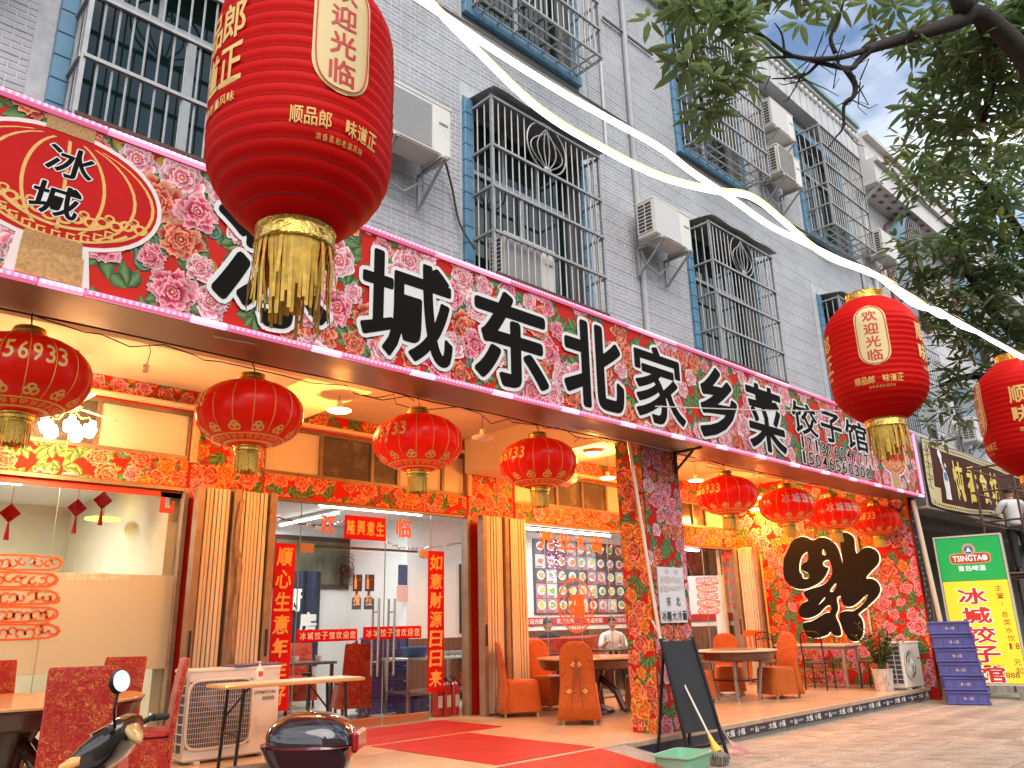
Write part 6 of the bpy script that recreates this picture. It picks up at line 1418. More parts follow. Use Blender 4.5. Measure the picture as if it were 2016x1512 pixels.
again(ck, (7.98, 10.42, 0.0), .05, 'blue plastic crate under the stainless work table')['group'] = 'blue crates inside the doors'
ra_ = red_chair('red patterned chair inside the doors with its back towards the handles', (6.95, 10.75, 0), facing(.3, 1))
red_chair('red patterned chair inside the doors beside the couplet', (6.05, 11.6, 0), facing(1, .2)); red_chair('red patterned chair inside the doors beyond the dark table', (7.2, 12.7, 0), facing(-.4, -1))
def sq_table(label, loc, w=.7, d=1.2):
    t = thing('dining_table', label, 'table', loc); m = MB(); m.rbox((-w/2, -d/2, .72), (w/2, d/2, .76), .006); m.build('table_top', mat('dark_top', (.12, .08, .06), .25), t)
    for x in (-w/2+.06, w/2-.06):
        for y in (-d/2+.06, d/2-.06): m = MB(); m.bar((x, y, 0), (x, y, .72), .045); m.build('leg', ma_dark, t)
    return t
sq_table('dark table with tableware inside the doors', (6.6, 11.9, 0), 1.1, .8)
for i, (x, y) in enumerate(((6.3, 11.7), (6.55, 11.75), (6.9, 11.65))): t = thing('tea_cup', 'white cup on the dark table inside the doors, %s' % ('by the table corner', 'middle of three', 'next to the red chair')[i], 'cup', (x, y, .76), 0, 'cups on the dark table'); m = MB(); m.lathe([(.03, 0), (.05, .05), (.055, .09), (.03, .012), (0, .012)], 14); m.build('bowl', mat('plate_white', (.78, .78, .76), .3), t, smooth=30)
# booths behind the ring-sticker window
def booth(label, loc, L):
    t = thing('booth_bench', label, 'bench', loc); m = MB(); m.rbox((-L/2, -.06, .1), (L/2, .06, 1.0), .02); m.build('backrest', ma_jac, t); m = MB(); m.rbox((-L/2, .06, .1), (L/2, .5, .46), .03); m.build('seat', ma_jac, t); return t
booth('long red patterned booth back behind the ring sticker', (10.95, 10.35, 0), 1.9); booth('red patterned booth along the wainscot', (10.9, 11.3, 0), 2.4); booth('red patterned booth seat by the man in white', (12.9, 11.45, 0), 1.5); booth('red patterned booth back beneath the television', (14.3, 10.3, 0), .9)
sq_table('dark table with bottles behind the folding gate', (9.95, 10.0, 0), .9, .7); sq_table('dark table the man in white sits at', (12.50, 10.28, 0), 1.0, .7)
def jar(label, loc, r, h, c): t = thing('condiment_jar', label, 'jar', loc, 0); m = MB(); m.lathe([(r*.9, 0), (r, .01), (r, h*.7), (r*.6, h*.85)], 14); m.build('jar_body', mat('jar_'+label[:5], c, .2), t, smooth=30); m = MB(); m.lathe([(r*.62, h*.85), (r*.65, h*.86), (r*.65, h), (0, h)], 14); m.build('lid', ma_lampw, t, smooth=30)
jar('white sauce jar on the dark table by the gate', (9.72, 9.85, .76), .05, .16, (.7, .7, .66)); jar('brown sauce bottle on the dark table by the gate', (9.95, 9.85, .76), .045, .18, (.10, .03, .02)); jar('green-labelled bottle on the dark table by the gate', (10.08, 9.88, .76), .04, .15, (.05, .15, .05)); jar('clear bottle in front of the man in white', (12.62, 10.12, .76), .035, .26, (.45, .45, .40)); jar('dark sauce bottle in front of the man in white', (12.80, 10.10, .76), .04, .2, (.06, .03, .02))
# fire extinguishers
for i, x in enumerate((7.66, 7.82, 7.98)):
    t = thing('fire_extinguisher', ('first', 'middle', 'last')[i]+' red fire extinguisher of three below the couplet, counted from the doors', 'extinguisher', (x, 9.62, 0), 0, 'fire extinguishers behind the glass')
    m = MB(); m.lathe([(.06, 0), (.075, .01), (.075, .36), (.06, .42), (.025, .45), (.022, .47)], 20); m.build('cylinder', mat('extinguisher_red', (.50, .02, .015), .25, coat=.3), t, smooth=30)
    m = MB(); m.box((-.04, -.0785, .12), (.04, -.0755, .28)); m.build('label', mat('label_white', (.75, .72, .68), .6), t); m = MB(); m.lathe([(.024, .47), (.026, .50), (0, .51)], 10); m.bar((0, -.02, .51), (0, .10, .53), .018); m.build('valve', ma_iron, t); m = MB(); m.tube([(.02, 0, .49), (.10, 0, .44), (.095, 0, .25)], .010, 6); m.build('hose', ma_iron, t, smooth=True)
# stairs rail
st = thing('stair_rail', 'dark sloping stair rail seen through the doors', 'railing', (W(752, 1215, y=13.1).x, 13.1, .25)); m = MB(); m.bar((-.6, 0, .7), (.45, 0, 1.75), .05); m.build('handrail', ma_dark, st); m = MB(); m.bar((-.6, 0, .35), (.45, 0, 1.40), .03); m.build('lower_rail', ma_dark, st)
m = MB(); m.bar((-.6, 0, 0), (-.6, 0, .75), .06); m.build('newel', ma_dark, st)
# ================================================================== PEOPLE
def skin_body(name, joints, bones, mt, parent, loc=None, sub=2):
    """joints: name -> (x,y,z,r); grown as one continuous surface"""
    ks = list(joints); ix = {k: i for i, k in enumerate(ks)}; me = bpy.data.meshes.new(name); me.from_pydata([joints[k][:3] for k in ks], [(ix[a], ix[b]) for a, b in bones], [])
    o = put(name, me, parent); bm = bmesh.new(); bm.from_mesh(me); lay = bm.verts.layers.skin.verify(); bm.verts.ensure_lookup_table()
    for i, k in enumerate(ks):
        v = bm.verts[i][lay]; r = joints[k][3]; v.radius = r if isinstance(r, tuple) else (r, r); v.use_root = (i == 0)
    bm.to_mesh(me); bm.free()
    sk = o.modifiers.new('skin', 'SKIN'); sk.use_smooth_shade = True; sb = o.modifiers.new('sub', 'SUBSURF'); sb.levels = sub; sb.render_levels = sub
    dg = bpy.context.evaluated_depsgraph_get(); ev = o.evaluated_get(dg); nm = bpy.data.meshes.new_from_object(ev); o.modifiers.clear(); o.data = nm; nm.materials.clear(); nm.materials.append(mt)
    for p in nm.polygons: p.use_smooth = True
    return o
ma_skin = mat('skin', (.50, .28, .18), .5); ma_hair = mat('black_hair', (.012, .010, .009), .5); ma_tee = mat('white_tee', (.76, .75, .72), .8); ma_trs = mat('dark_trousers', (.03, .03, .035), .8)
def head(par, c, r, look):
    lk = Vector(look).normalized(); side = lk.cross(Vector((0, 0, 1))).normalized(); upv = side.cross(lk); Mx = Matrix((side, lk, upv)).transposed().to_4x4(); Mx.translation = Vector(c)
    m = MB(); m.T = Mx
    def hd(u, v):
        t = 2*math.pi*u; ph = math.pi*v; z = -math.cos(ph); q_ = math.sin(ph); wx = .76*(1-.16*max(0, -z)); x = q_*math.cos(t)*wx; y = q_*math.sin(t)*.95
        if z < -.1 and y > 0: y += .10*q_
        return (x*r, y*r, z*1.22*r)
    m.grid(hd, 24, 16, cu=True); m.sph((0, .98*r, -.12*r), .13*r, 8, 6, (.8, 1.3, 1.4))
    for s in (-1, 1): m.sph((s*.76*r, -.05*r, -.05*r), .2*r, 8, 6, (.35, .7, 1.2))
    h = m.build('head', ma_skin, par, smooth=True)
    m = MB(); m.T = Mx
    for s in (-1, 1): m.sph((s*.30*r, .84*r, .06*r), .085*r, 8, 6, (1.4, .5, .6)); m.box((s*.30*r-.16*r, .86*r, .22*r), (s*.30*r+.16*r, .93*r, .28*r))
    m.box((-.2*r, .90*r, -.50*r), (.2*r, .97*r, -.46*r)); m.build('face_features', mat('feature_dark', (.06, .025, .02), .5), h, kind='stuff')
    m = MB(); m.T = Mx
    def hr(u, v):
        t = 2*math.pi*u; ph = math.pi*(1-.52*v*(1.0-.42*max(0, math.sin(t)))); z = -math.cos(ph); q_ = math.sin(ph); b_ = 1.06+.02*math.sin(9*t)*math.sin(7*ph); return (q_*math.cos(t)*.80*r*b_, (q_*math.sin(t)*1.0-.03)*r*b_, z*1.26*r)
    m.grid(hr, 32, 12, cu=True); m.build('hair', ma_hair, h, smooth=True)
def hand(par, base, d, pn, s=1.0, curl=.5):
    """palm with four fingers and a thumb; d along the fingers, pn palm normal"""
    d = Vector(d).normalized(); pn = Vector(pn).normalized(); sd = d.cross(pn).normalized(); b = Vector(base); J = {'wrist': (*b, .024*s), 'palm': (*(b+d*.05*s), (.018*s, .034*s)), 'palm2': (*(b+d*.085*s), (.015*s, .036*s))}; B = [('wrist', 'palm'), ('palm', 'palm2')]
    h = thing_part('hand', par)
    skin_body('palm', J, B, ma_skin, h, sub=1)
    for i, (o, L) in enumerate(((-.030, .062), (-.010, .072), (.010, .068), (.029, .052))):
        p0 = b+d*.085*s+sd*o*s; a = curl*.5; p1 = p0+(d*math.cos(a)+pn*math.sin(a))*L*.45*s; p2 = p1+(d*math.cos(2.2*a)+pn*math.sin(2.2*a))*L*.33*s; p3 = p2+(d*math.cos(3.2*a)+pn*math.sin(3.2*a))*L*.26*s
        m = MB(); m.tube([p0, p1, p2, p3], [.0095*s, .009*s, .008*s, .0055*s], 7); m.build('finger', ma_skin, h, smooth=True)
    p0 = b+d*.03*s-sd*.03*s; p1 = p0+(d*.6-sd*.7+pn*.4).normalized()*.035*s; p2 = p1+(d*.9-sd*.1+pn*.4).normalized()*.03*s
    m = MB(); m.tube([p0, p1, p2], [.012*s, .010*s, .007*s], 7); m.build('thumb', ma_skin, h, smooth=True)
def seated(label, loc, rz, tee, look=(0, 1, -.35), group=None, hands=True):
    t = thing('person', label, 'person', loc, rz, group)
    J = {'pelvis': (0, -.05, .52, (.16, .12)), 'waist': (0, -.06, .66, (.15, .11)), 'chest': (0, -.02, .86, (.18, .12)), 'neckb': (0, .02, 1.02, (.10, .075)), 'neck': (0, .04, 1.09, .055),
         'shl': (-.19, 0, .99, .075), 'ell': (-.27, .10, .74, .052), 'shr': (.19, 0, .99, .075), 'elr': (.27, .12, .76, .052)}
    skin_body('shirt', J, [('pelvis', 'waist'), ('waist', 'chest'), ('chest', 'neckb'), ('neckb', 'neck'), ('neckb', 'shl'), ('shl', 'ell'), ('neckb', 'shr'), ('shr', 'elr')], tee, t)
    for s, w in ((-1, (-.12, .36, .82)), (1, (.14, .34, .90))):
        skin_body('forearm', {'e': (s*.265, .10, .75, .046), 'm': ((s*.265+w[0])/2, (.10+w[1])/2, (.75+w[2])/2-.01, .042), 'w': (*w, .028)}, [('e', 'm'), ('m', 'w')], ma_skin, t)
        if hands: hand(t, w, (-s*.5, .8, -.1), (0, 0, -1), 1.05, .7)
    skin_body('trousers', {'p': (0, -.05, .50, (.16, .12)), 'hl': (-.10, .05, .50, .095), 'kl': (-.13, .42, .50, .07), 'al': (-.13, .42, .09, .05), 'hr': (.10, .05, .50, .095), 'kr': (.13, .42, .50, .07), 'ar': (.13, .42, .09, .05)}, [('p', 'hl'), ('hl', 'kl'), ('kl', 'al'), ('p', 'hr'), ('hr', 'kr'), ('kr', 'ar')], ma_trs, t)
    for s in (-1, 1): m = MB(); loft(m, [(0, sring(.09, .26, 20, .7, .46)), (.03, sring(.095, .265, 20, .7, .46)), (.07, sring(.08, .16, 20, .8, .42)), (.10, sring(.07, .08, 20, 1, .41))], 20); m.T = None; sh = m.build('shoe', ma_iron, t, smooth=40); sh.location.x = s*.13
    m = MB(); m.tube([(0, .035, 1.06), (0, .05, 1.16)], .052, 12); m.build('neck', ma_skin, t, smooth=True); head(t, (0, .07, 1.24), .105, look); return t
seated('man in a white T-shirt eating at a table behind the glass', (13.02, 10.72, 0), facing(-.65, -.75), ma_tee); seated('diner in black with back turned, behind the ring sticker', (11.35, 10.85, 0), facing(.2, 1), mat('black_tee', (.015, .015, .017), .8), hands=False)
m = MB(); m.rbox((-.22, -.22, .42), (.22, .22, .46), .01); o = m.build('stool', ma_dark, None, loc=(13.02, 10.72, -.03), label='dark stool under the man in white', cat='stool')
m = MB(); m.rbox((-.22, -.22, .0), (.22, .22, .42), .03); s2 = m.build('stool_base', ma_dark, o)
m = MB(); m.box((X0, 13.47, -.01), (3.55, 13.495, 3.12)); m.build('wallpapered_wall', mat('cream_wallpaper', (.74, .62, .42), .8), bld)
# ================================================================== NEIGHBOURING BUILDINGS
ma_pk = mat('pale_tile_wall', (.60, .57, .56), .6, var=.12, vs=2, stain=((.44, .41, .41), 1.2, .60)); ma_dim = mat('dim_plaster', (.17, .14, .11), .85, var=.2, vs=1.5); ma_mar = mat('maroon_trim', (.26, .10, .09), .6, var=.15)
nb = thing('neighbour_building', 'pale tiled neighbouring building with maroon trims beyond the sign end', 'building', (0, 0, 0))
NX0, NX1, NZ = 16.42, 44.0, 10.30
m = MB(); m.box((NX0, YW, 3.3), (NX1, 12, NZ)); nwall = m.build('wall', ma_pk, nb)
m = MB()
for i in range(20):
    z = 5.0+i*.26
    m.box((NX0, YW-.003, z), (24, YW-.0005, z+.012))
for i in range(30): x = NX0+.3+i*.26; m.box((x, YW-.0036, 5.0), (x+.01, YW-.0032, 10.2))
m.build('tile_joints', mat('tile_joint_grey', (.42, .40, .40), .8), nwall, kind='stuff')
m = MB(); m.box((NX0, 5.35, NZ), (NX1, 6.2, NZ+.5)); m.box((NX0, 5.25, NZ+.5), (NX1, 6.2, NZ+.6)); co = m.build('cornice', mat('pale_cornice', (.60, .57, .55), .6, var=.1), nb, kind='structure')
m = MB()
for i in range(24):
    for j in range(2): m.box((NX0+.3+i*.42+.2*j, 5.42+.2*j, NZ-.004), (NX0+.47+i*.42+.2*j, 5.52+.2*j, NZ-.0005))
m.build('soffit_motif', ma_mar, co, kind='stuff')
m = MB(); m.box((NX0, 5.5, NZ+.6), (NX1, 12, NZ+1.2)); att = m.build('attic_wall', ma_pk, nb)
for x in (17.6, 20.4, 23.2):
    m = MB(); m.box((x, 5.44, NZ+.66), (x+1.7, 5.499, NZ+1.15)); w = m.build('attic_frame', ma_mar, att); m = MB(); m.box((x+.14, 5.43, NZ+.76), (x+1.56, 5.439, NZ+1.05)); m.build('attic_panel', ma_pk, w)
m = MB(); m.box((NX0, 5.36, NZ+1.2), (NX1, 12, NZ+1.3)); m.build('roof_edge', mat('pale_cornice', (.60, .57, .55), .6), nb)
# arched caged windows
for x in (17.75, 22.2):
    ar = thing_part('arched_window', nb); n = 12; r = .95; cx, zb, zs_ = x+r, 7.7, 9.25
    arch = [(cx-r, zb)]+[(cx-r*math.cos(math.pi*i/n), zs_+r*math.sin(math.pi*i/n)) for i in range(n+1)]+[(cx+r, zb)]
    m = MB(); m.prism([(a-cx, b) for a, b in arch], (cx, YW-.012, 0), (1, 0, 0), (0, 0, 1), (0, .01, 0)); m.build('pane', ma_pane, ar)
    m = MB(); m.tube([(a, YW-.04, b) for a, b in arch], .09, 6); m.build('surround', ma_mar, ar)
    m = MB(); m.grid(lambda u, v: (cx-r*1.04*math.cos(math.pi*u*.5), YW-.02-.48*v, zs_+r*1.04*math.sin(math.pi*u*.5)), 10, 1); m.build('blue_awning', mat('awning_blue', (.22, .34, .42), .5), ar)
    for i in range(13): xx = cx-r+2*r*(i+.5)/13; zt_ = zs_+math.sqrt(max(0, r*r-(xx-cx)**2)); m = MB(); m.tube([(xx, YW-.45, zb), (xx, YW-.45, zt_)], .010, 5); m.build('bar', ma_steel, ar)
    for z in (7.8, 8.3, 8.8, 9.25): m = MB(); m.bar((cx-r, YW-.45, z), (cx+r, YW-.45, z), .025); m.build('rail', ma_steel, ar)
# caged windows behind the leaves
for x, z0, z1 in ((17.3, 5.0, 6.9), (20.6, 4.9, 6.8), (24.5, 4.9, 6.8), (25.6, 7.9, 9.8)):
    wn_ = thing_part('window', nb); m = MB(); m.box((x, YW-.012, z0), (x+1.7, YW-.002, z1)); m.build('pane', ma_pane, wn_)
    for i in range(14): m = MB(); m.tube([(x+1.7*i/13, YW-.35, z0), (x+1.7*i/13, YW-.35, z1)], .010, 5); m.build('bar', ma_steel, wn_)
    for z in (z0, z0+.6, z0+1.2, z1): m = MB(); m.bar((x, YW-.35, z), (x+1.7, YW-.35, z), .03); m.build('rail', ma_steel, wn_)
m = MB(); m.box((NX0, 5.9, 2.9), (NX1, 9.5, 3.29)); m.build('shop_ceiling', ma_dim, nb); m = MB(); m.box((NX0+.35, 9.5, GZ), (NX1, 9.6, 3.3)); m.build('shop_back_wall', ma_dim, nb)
for x in (16.5, 20.6, 25.0): m = MB(); m.box((x, 5.92, GZ), (x+.5, 6.4, 2.9)); m.build('shop_pier', mat('stone_pier', (.22, .21, .19), .8, var=.3, vs=9, bump=.6, bs=12), nb)
m = MB(); m.box((NX0+.6, 5.2, GZ-.02), (NX1, 9.5, GZ+.19)); m.build('shop_floor', ma_conc, nb)
m = MB(); m.rbox((18.3, 9.2, 0), (19.8, 9.45, 2.0), .02); m.build('shop_shelf', mat('shelf_dark', (.06, .05, .045), .6), nb)
ac_unit('wall air conditioner above the brown banner of the neighbouring shop', tuple(W(1918, 852, y=5.55)-Vector((0, 0, .3))), 0, .86, .60, .30, 'panel', True)
ac_unit('wall air conditioner beside the highest caged window past the eaves pair', (16.75, W5, 8.55), 0, .86, .60, .30, 'panel', True)
m = MB(); m.tube([(16.75, YW-.05, 5.0), (16.75, YW-.05, 10.1), (16.6, 5.3, 10.35)], .05, 8); m.build('rain_pipe', mat('pvc_white', (.68, .67, .64), .5), None, label='white rain pipe down the edge of the pale neighbouring building', cat='pipe', smooth=40)
# brown banner with gold characters
YN = 5.3; b0 = W(1812, 870, y=YN); bn = thing('shop_banner', 'brown cloth banner with gold characters and a little chef over the neighbouring shop', 'banner', (0, 0, 0))
BX0, BX1, BZ0, BZ1 = 16.05, 23.6, 3.22, 4.52
def bp(u, v, off=0): return (BX0+(BX1-BX0)*u, YN+.03*math.sin(u*23+v*4)*(1-v*.6)-off, BZ0+(BZ1-BZ0)*v-.05*math.sin(u*9)*(1-v))
m = MB(); m.grid(lambda u, v: bp(u, v), 60, 10); m.build('cloth', mat('banner_brown', (.075, .024, .013), .75, var=.15, vs=3, spec=.12), bn)
m = MB()
for u0, u1, v0, v1 in ((0.015, .985, .90, .985), (.015, .985, .015, .09), (.005, .05, .02, .98), (.05, .085, .09, .30)): m.grid(lambda u, v: bp(u0+(u1-u0)*u, v0+(v1-v0)*v, .006), 50, 3)
m.build('gilt_border', mat('banner_gold', (.58, .47, .20), .5), bn, kind='stuff')
m = MB(); q = random.Random(2)
for i in range(70): u = .02+i*.0138; m.grid(lambda a, b: bp(u+.006*a, .925+.035*b, .010), 1, 1); m.grid(lambda a, b: bp(u+.006*a, .035+.03*b, .010), 1, 1)
for i in range(9): z = .10+i*.09; m.grid(lambda a, b: bp(.010+.034*a, z+.012*b+.03*a*(1 if i % 2 else -1), .010), 2, 1); m.grid(lambda a, b: bp(.025+.003*a, z+.09*b, .010), 1, 1)
m.build('key_pattern', mat('banner_dark', (.05, .025, .015), .6), bn, kind='stuff')
m = MB()
for i, ch in enumerate('炖香食坊'):
    u = .205+i*.105; write(m, ch, (u, u+.075, .20, .80), lambda a, b: bp(a, b, .012), .02)
m.build('gold_lettering', mat('banner_char', (.78, .55, .06), .5), bn)
def ellipse(mb, u, v, ru, rv, off, n=14): mb.add([bp(u+ru*math.cos(2*math.pi*i/n), v+rv*math.sin(2*math.pi*i/n), off) for i in range(n)], [tuple(range(n))])
m = MB(); ellipse(m, .128, .43, .020, .20, .012); ellipse(m, .116, .82, .016, .075, .0125); m.grid(lambda a, b: bp(.108+.017*a, .68+.13*b, .013), 1, 1); m.grid(lambda a, b: bp(.113+.032*a, .16+.30*b, .0135), 1, 1); ellipse(m, .147, .68, .007, .035, .013); m.build('chef_print', mat('chef_white', (.74, .72, .68), .6), bn, kind='stuff')
m = MB(); ellipse(m, .120, .64, .012, .06, .0145); m.build('chef_face', mat('chef_skin', (.55, .32, .22), .6), bn); m = MB(); m.grid(lambda a, b: bp(.118+.022*a, .44+.12*b, .0155), 1, 1); m.build('chef_scarf', mat('chef_blue', (.10, .16, .26), .6), bn)
m = MB(); m.box((BX0-.1, YN+.05, 3.15), (BX1, 5.88, 3.2)); m.build('banner_shelf', mat('awning_grey', (.30, .26, .22), .7), bn); m = MB(); m.box((BX0+.02, YN+.06, 3.2), (BX1, YN+.10, 4.58)); m.build('banner_backing', mat('backing_grey', (.35, .34, .32), .7), bn)
# ================================================================== LIGHTBOX SIGN
lb = thing('lightbox_sign', 'tall green and yellow lit standing sign beside the stacked crates', 'sign', (16.42, 4.93, GZ), 0)
lb.rotation_euler = (0, 0, R(-80)); LW, LH, LD = 1.12, 2.62, .20; zb = .22
# local: face towards -y, x across
m = MB(); m.rbox((-LW/2, 0, zb), (LW/2, LD, zb+LH), .01); m.build('casing', mat('sign_green_side', (.02, .13, .05), .4), lb)
m = MB(); m.box((-LW/2+.04, -.004, zb+.04), (LW/2-.04, -.001, zb+LH*.685)); m.build('yellow_face', mat('lit_yellow', (.85, .62, .03), .4, emit=.25, ecol=(1, .72, .03)), lb)
m = MB(); m.box((-LW/2+.04, -.004, zb+LH*.687), (LW/2-.04, -.001, zb+LH-.04)); m.build('green_face', mat('lit_green', (.01, .30, .06), .4, emit=.2, ecol=(.01, .55, .10)), lb)
m = MB()
for a, b in (((-LW/2, -.012, zb), (-LW/2+.03, -.0005, zb+LH)), ((LW/2-.03, -.012, zb), (LW/2, -.0005, zb+LH)), ((-LW/2+.03, -.012, zb), (LW/2-.03, -.0005, zb+.03)), ((-LW/2+.03, -.012, zb+LH-.03), (LW/2-.03, -.0005, zb+LH))): m.box(a, b)
m.build('frame', mat('sign_frame', (.72, .64, .52), .4), lb)
def lf(k): return lambda u, v: (u, -.006-.002*k, v)
lw_ = mat('sign_print_white', (.80, .78, .74), .5, emit=.25, ecol=(1, 1, .95)); lr_ = mat('sign_print_red', (.55, .03, .02), .5, emit=.15, ecol=(.8, .03, .02))
for i, ch in enumerate('冰城饺子馆'):
    z1 = zb+LH*.635-i*.335; bx = (-.30+.015*i, .14+.015*i, z1-.27, z1)
    m = MB(); write(m, ch, bx, lf(0), .06); m.build('character_outline', lw_, lb); m = MB(); write(m, ch, bx, lf(1), .025); m.build('character', lr_, lb)
for i, ch in enumerate('主营:各类水饺18元起'):
    if ch == ':': pass
    z1 = zb+LH*.65-i*.135-(.05 if i > 2 else 0); m = MB(); x = .36+.008*i
    if ch in '18': z1 = zb+LH*.65-7*.135-.05; x0 = x-.06+(0 if ch == '1' else .08); write(m, ch, (x0, x0+(.03 if ch == '1' else .06), z1-.10, z1), lf(0), .01)
    else: write(m, ch, (x-.06, x+.05, z1-.10, z1-.0) if ch != ':' else (x-.02, x+.01, z1-.08, z1-.03), lf(0), .004)
    m.build('side_text', mat('sign_print_maroon', (.40, .04, .02), .5), lb)
m = MB(); write(m, '电话:', (-.10, .20, zb+.27, zb+.35), lf(0), .004); write(m, '8917888', (-.08, .42, zb+.13, zb+.22), lf(0), .004); m.build('phone_text', mat('sign_print_maroon', (.40, .04, .02), .5), lb)
zc_ = zb+LH*.84
m = MB(); n = 28; m.prism([(.335*math.copysign(abs(math.cos(2*math.pi*i/n))**.25, math.cos(2*math.pi*i/n)), .10*math.copysign(abs(math.sin(2*math.pi*i/n))**.5, math.sin(2*math.pi*i/n))) for i in range(n)], (0, -.005, zc_), (1, 0, 0), (0, 0, 1), (0, -.002, 0)); m.build('logo_plate', mat('logo_cream', (.75, .55, .25), .4), lb)
m = MB(); m.prism([(.320*math.copysign(abs(math.cos(2*math.pi*i/n))**.25, math.cos(2*math.pi*i/n)), .086*math.copysign(abs(math.sin(2*math.pi*i/n))**.5, math.sin(2*math.pi*i/n))) for i in range(n)], (0, -.0075, zc_), (1, 0, 0), (0, 0, 1), (0, -.001, 0)); m.build('logo_red', mat('logo_red', (.50, .05, .02), .4, emit=.2), lb)
for r, c, k, nm in ((.115, (.72, .40, .10), 0, 'emblem_ring'), (.09, (.75, .70, .65), 1, 'emblem_disc'), (.075, (.10, .20, .35), 2, 'emblem_sea')):
    m = MB(); m.prism([(r*math.cos(2*math.pi*i/n), r*math.sin(2*math.pi*i/n)) for i in range(n)], (0, -.009-.002*k, zc_+.155), (1, 0, 0), (0, 0, 1), (0, -.0015, 0)); m.build(nm, mat('mat_'+nm, c, .4), lb)
m = MB(); m.prism([(-.05, -.03), (.05, -.03), (.02, .0), (.012, .04), (-.012, .04), (-.02, .0)], (0, -.0155, zc_+.15), (1, 0, 0), (0, 0, 1), (0, -.001, 0)); m.build('emblem_pier', lw_, lb)
m = MB(); write(m, 'TSINGTAO', (-.28, .28, zc_-.05, zc_+.05), lf(3), .02); m.build('logo_lettering', lw_, lb); m = MB(); write(m, '青岛啤酒', (-.22, .22, zc_-.23, zc_-.13), lf(3), .01); m.build('logo_lettering', lw_, lb)
for s in (-1, 1): m = MB(); m.box((s*.4-.05, -.05, 0), (s*.4+.05, LD+.05, zb-.0005)); m.build('foot', ma_conc, lb)
# ================================================================== SCAFFOLD AND WORKER
sf = thing('scaffold', 'rusty tube scaffold standing before the brown banner', 'scaffold', (0, 0, 0)); tb = mat('scaffold_rust', (.13, .06, .04), .7, var=.3, vs=8); SX0, SX1, SY0, SY1 = 18.0, 19.6, 4.35, 5.05
for x in (SX0, SX1):
    for y in (SY0, SY1): m = MB(); m.tube([(x, y, GZ), (x, y, 4.1)], .024, 8); m.build('post', tb, sf)
for z in (.5, 1.9, 2.95, 3.55, 4.05):
    for y in (SY0, SY1): m = MB(); m.tube([(SX0-.1, y, z), (SX1+.1, y, z)], .022, 8); m.build('rail', tb, sf)
    for x in (SX0, SX1): m = MB(); m.tube([(x, SY0-.1, z+.04), (x, SY1+.1, z+.04)], .022, 8); m.build('rail', tb, sf)
for k in range(3): m = MB(); m.rbox((SX0-.1, SY0+.03+.21*k, 1.95), (SX1+.1, SY0+.22+.21*k, 1.985), .004); m.build('plank', mat('scaffold_plank', (.28, .18, .10), .8, var=.2, vs=6), sf)
m = MB(); m.tube([(SX0, SY0, 2.0), (SX1, SY0, 2.9)], .018, 6); m.build('brace', tb, sf)
wk = thing('person', 'worker in a white shirt standing on the scaffold with back turned', 'person', (18.75, 4.66, 1.985), facing(.75, .65))
skin_body('shirt', {'pelvis': (0, 0, .92, (.17, .12)), 'waist': (0, 0, 1.06, (.16, .12)), 'chest': (0, 0, 1.28, (.19, .13)), 'neckb': (0, 0, 1.43, (.10, .08)), 'shl': (-.2, 0, 1.40, .08), 'ell': (-.30, .10, 1.16, .06), 'shr': (.2, 0, 1.40, .08), 'elr': (.30, .14, 1.18, .06)}, [('pelvis', 'waist'), ('waist', 'chest'), ('chest', 'neckb'), ('neckb', 'shl'), ('shl', 'ell'), ('neckb', 'shr'), ('shr', 'elr')], ma_tee, wk)
skin_body('trousers', {'p': (0, 0, .94, (.17, .12)), 'hl': (-.10, 0, .84, .10), 'kl': (-.11, .02, .48, .075), 'al': (-.12, 0, .08, .055), 'hr': (.10, 0, .84, .10), 'kr': (.12, .03, .48, .075), 'ar': (.12, 0, .08, .055)}, [('p', 'hl'), ('hl', 'kl'), ('kl', 'al'), ('p', 'hr'), ('hr', 'kr'), ('kr', 'ar')], ma_trs, wk)
for s in (-1, 1):
    w_ = (s*.20, .42, 1.26); skin_body('forearm', {'e': (s*.295, .11, 1.17, .05), 'm': (s*.26, .26, 1.20, .045), 'w': (*w_, .03)}, [('e', 'm'), ('m', 'w')], ma_skin, wk); hand(wk, w_, (-s*.2, .9, .3), (0, 0, -1), 1.05, .5)
    m = MB(); loft(m, [(0, sring(.09, .26, 20, .7, .05)), (.03, sring(.095, .265, 20, .7, .05)), (.07, sring(.08, .16, 20, .8, .01)), (.10, sring(.07, .08, 20, 1, 0))], 20); sh = m.build('shoe', ma_iron, wk, smooth=40); sh.location.x = s*.12
m = MB(); m.tube([(0, .01, 1.44), (0, .02, 1.54)], .055, 12); m.build('neck', ma_skin, wk, smooth=True); head(wk, (0, .03, 1.63), .11, (0, 1, .05))
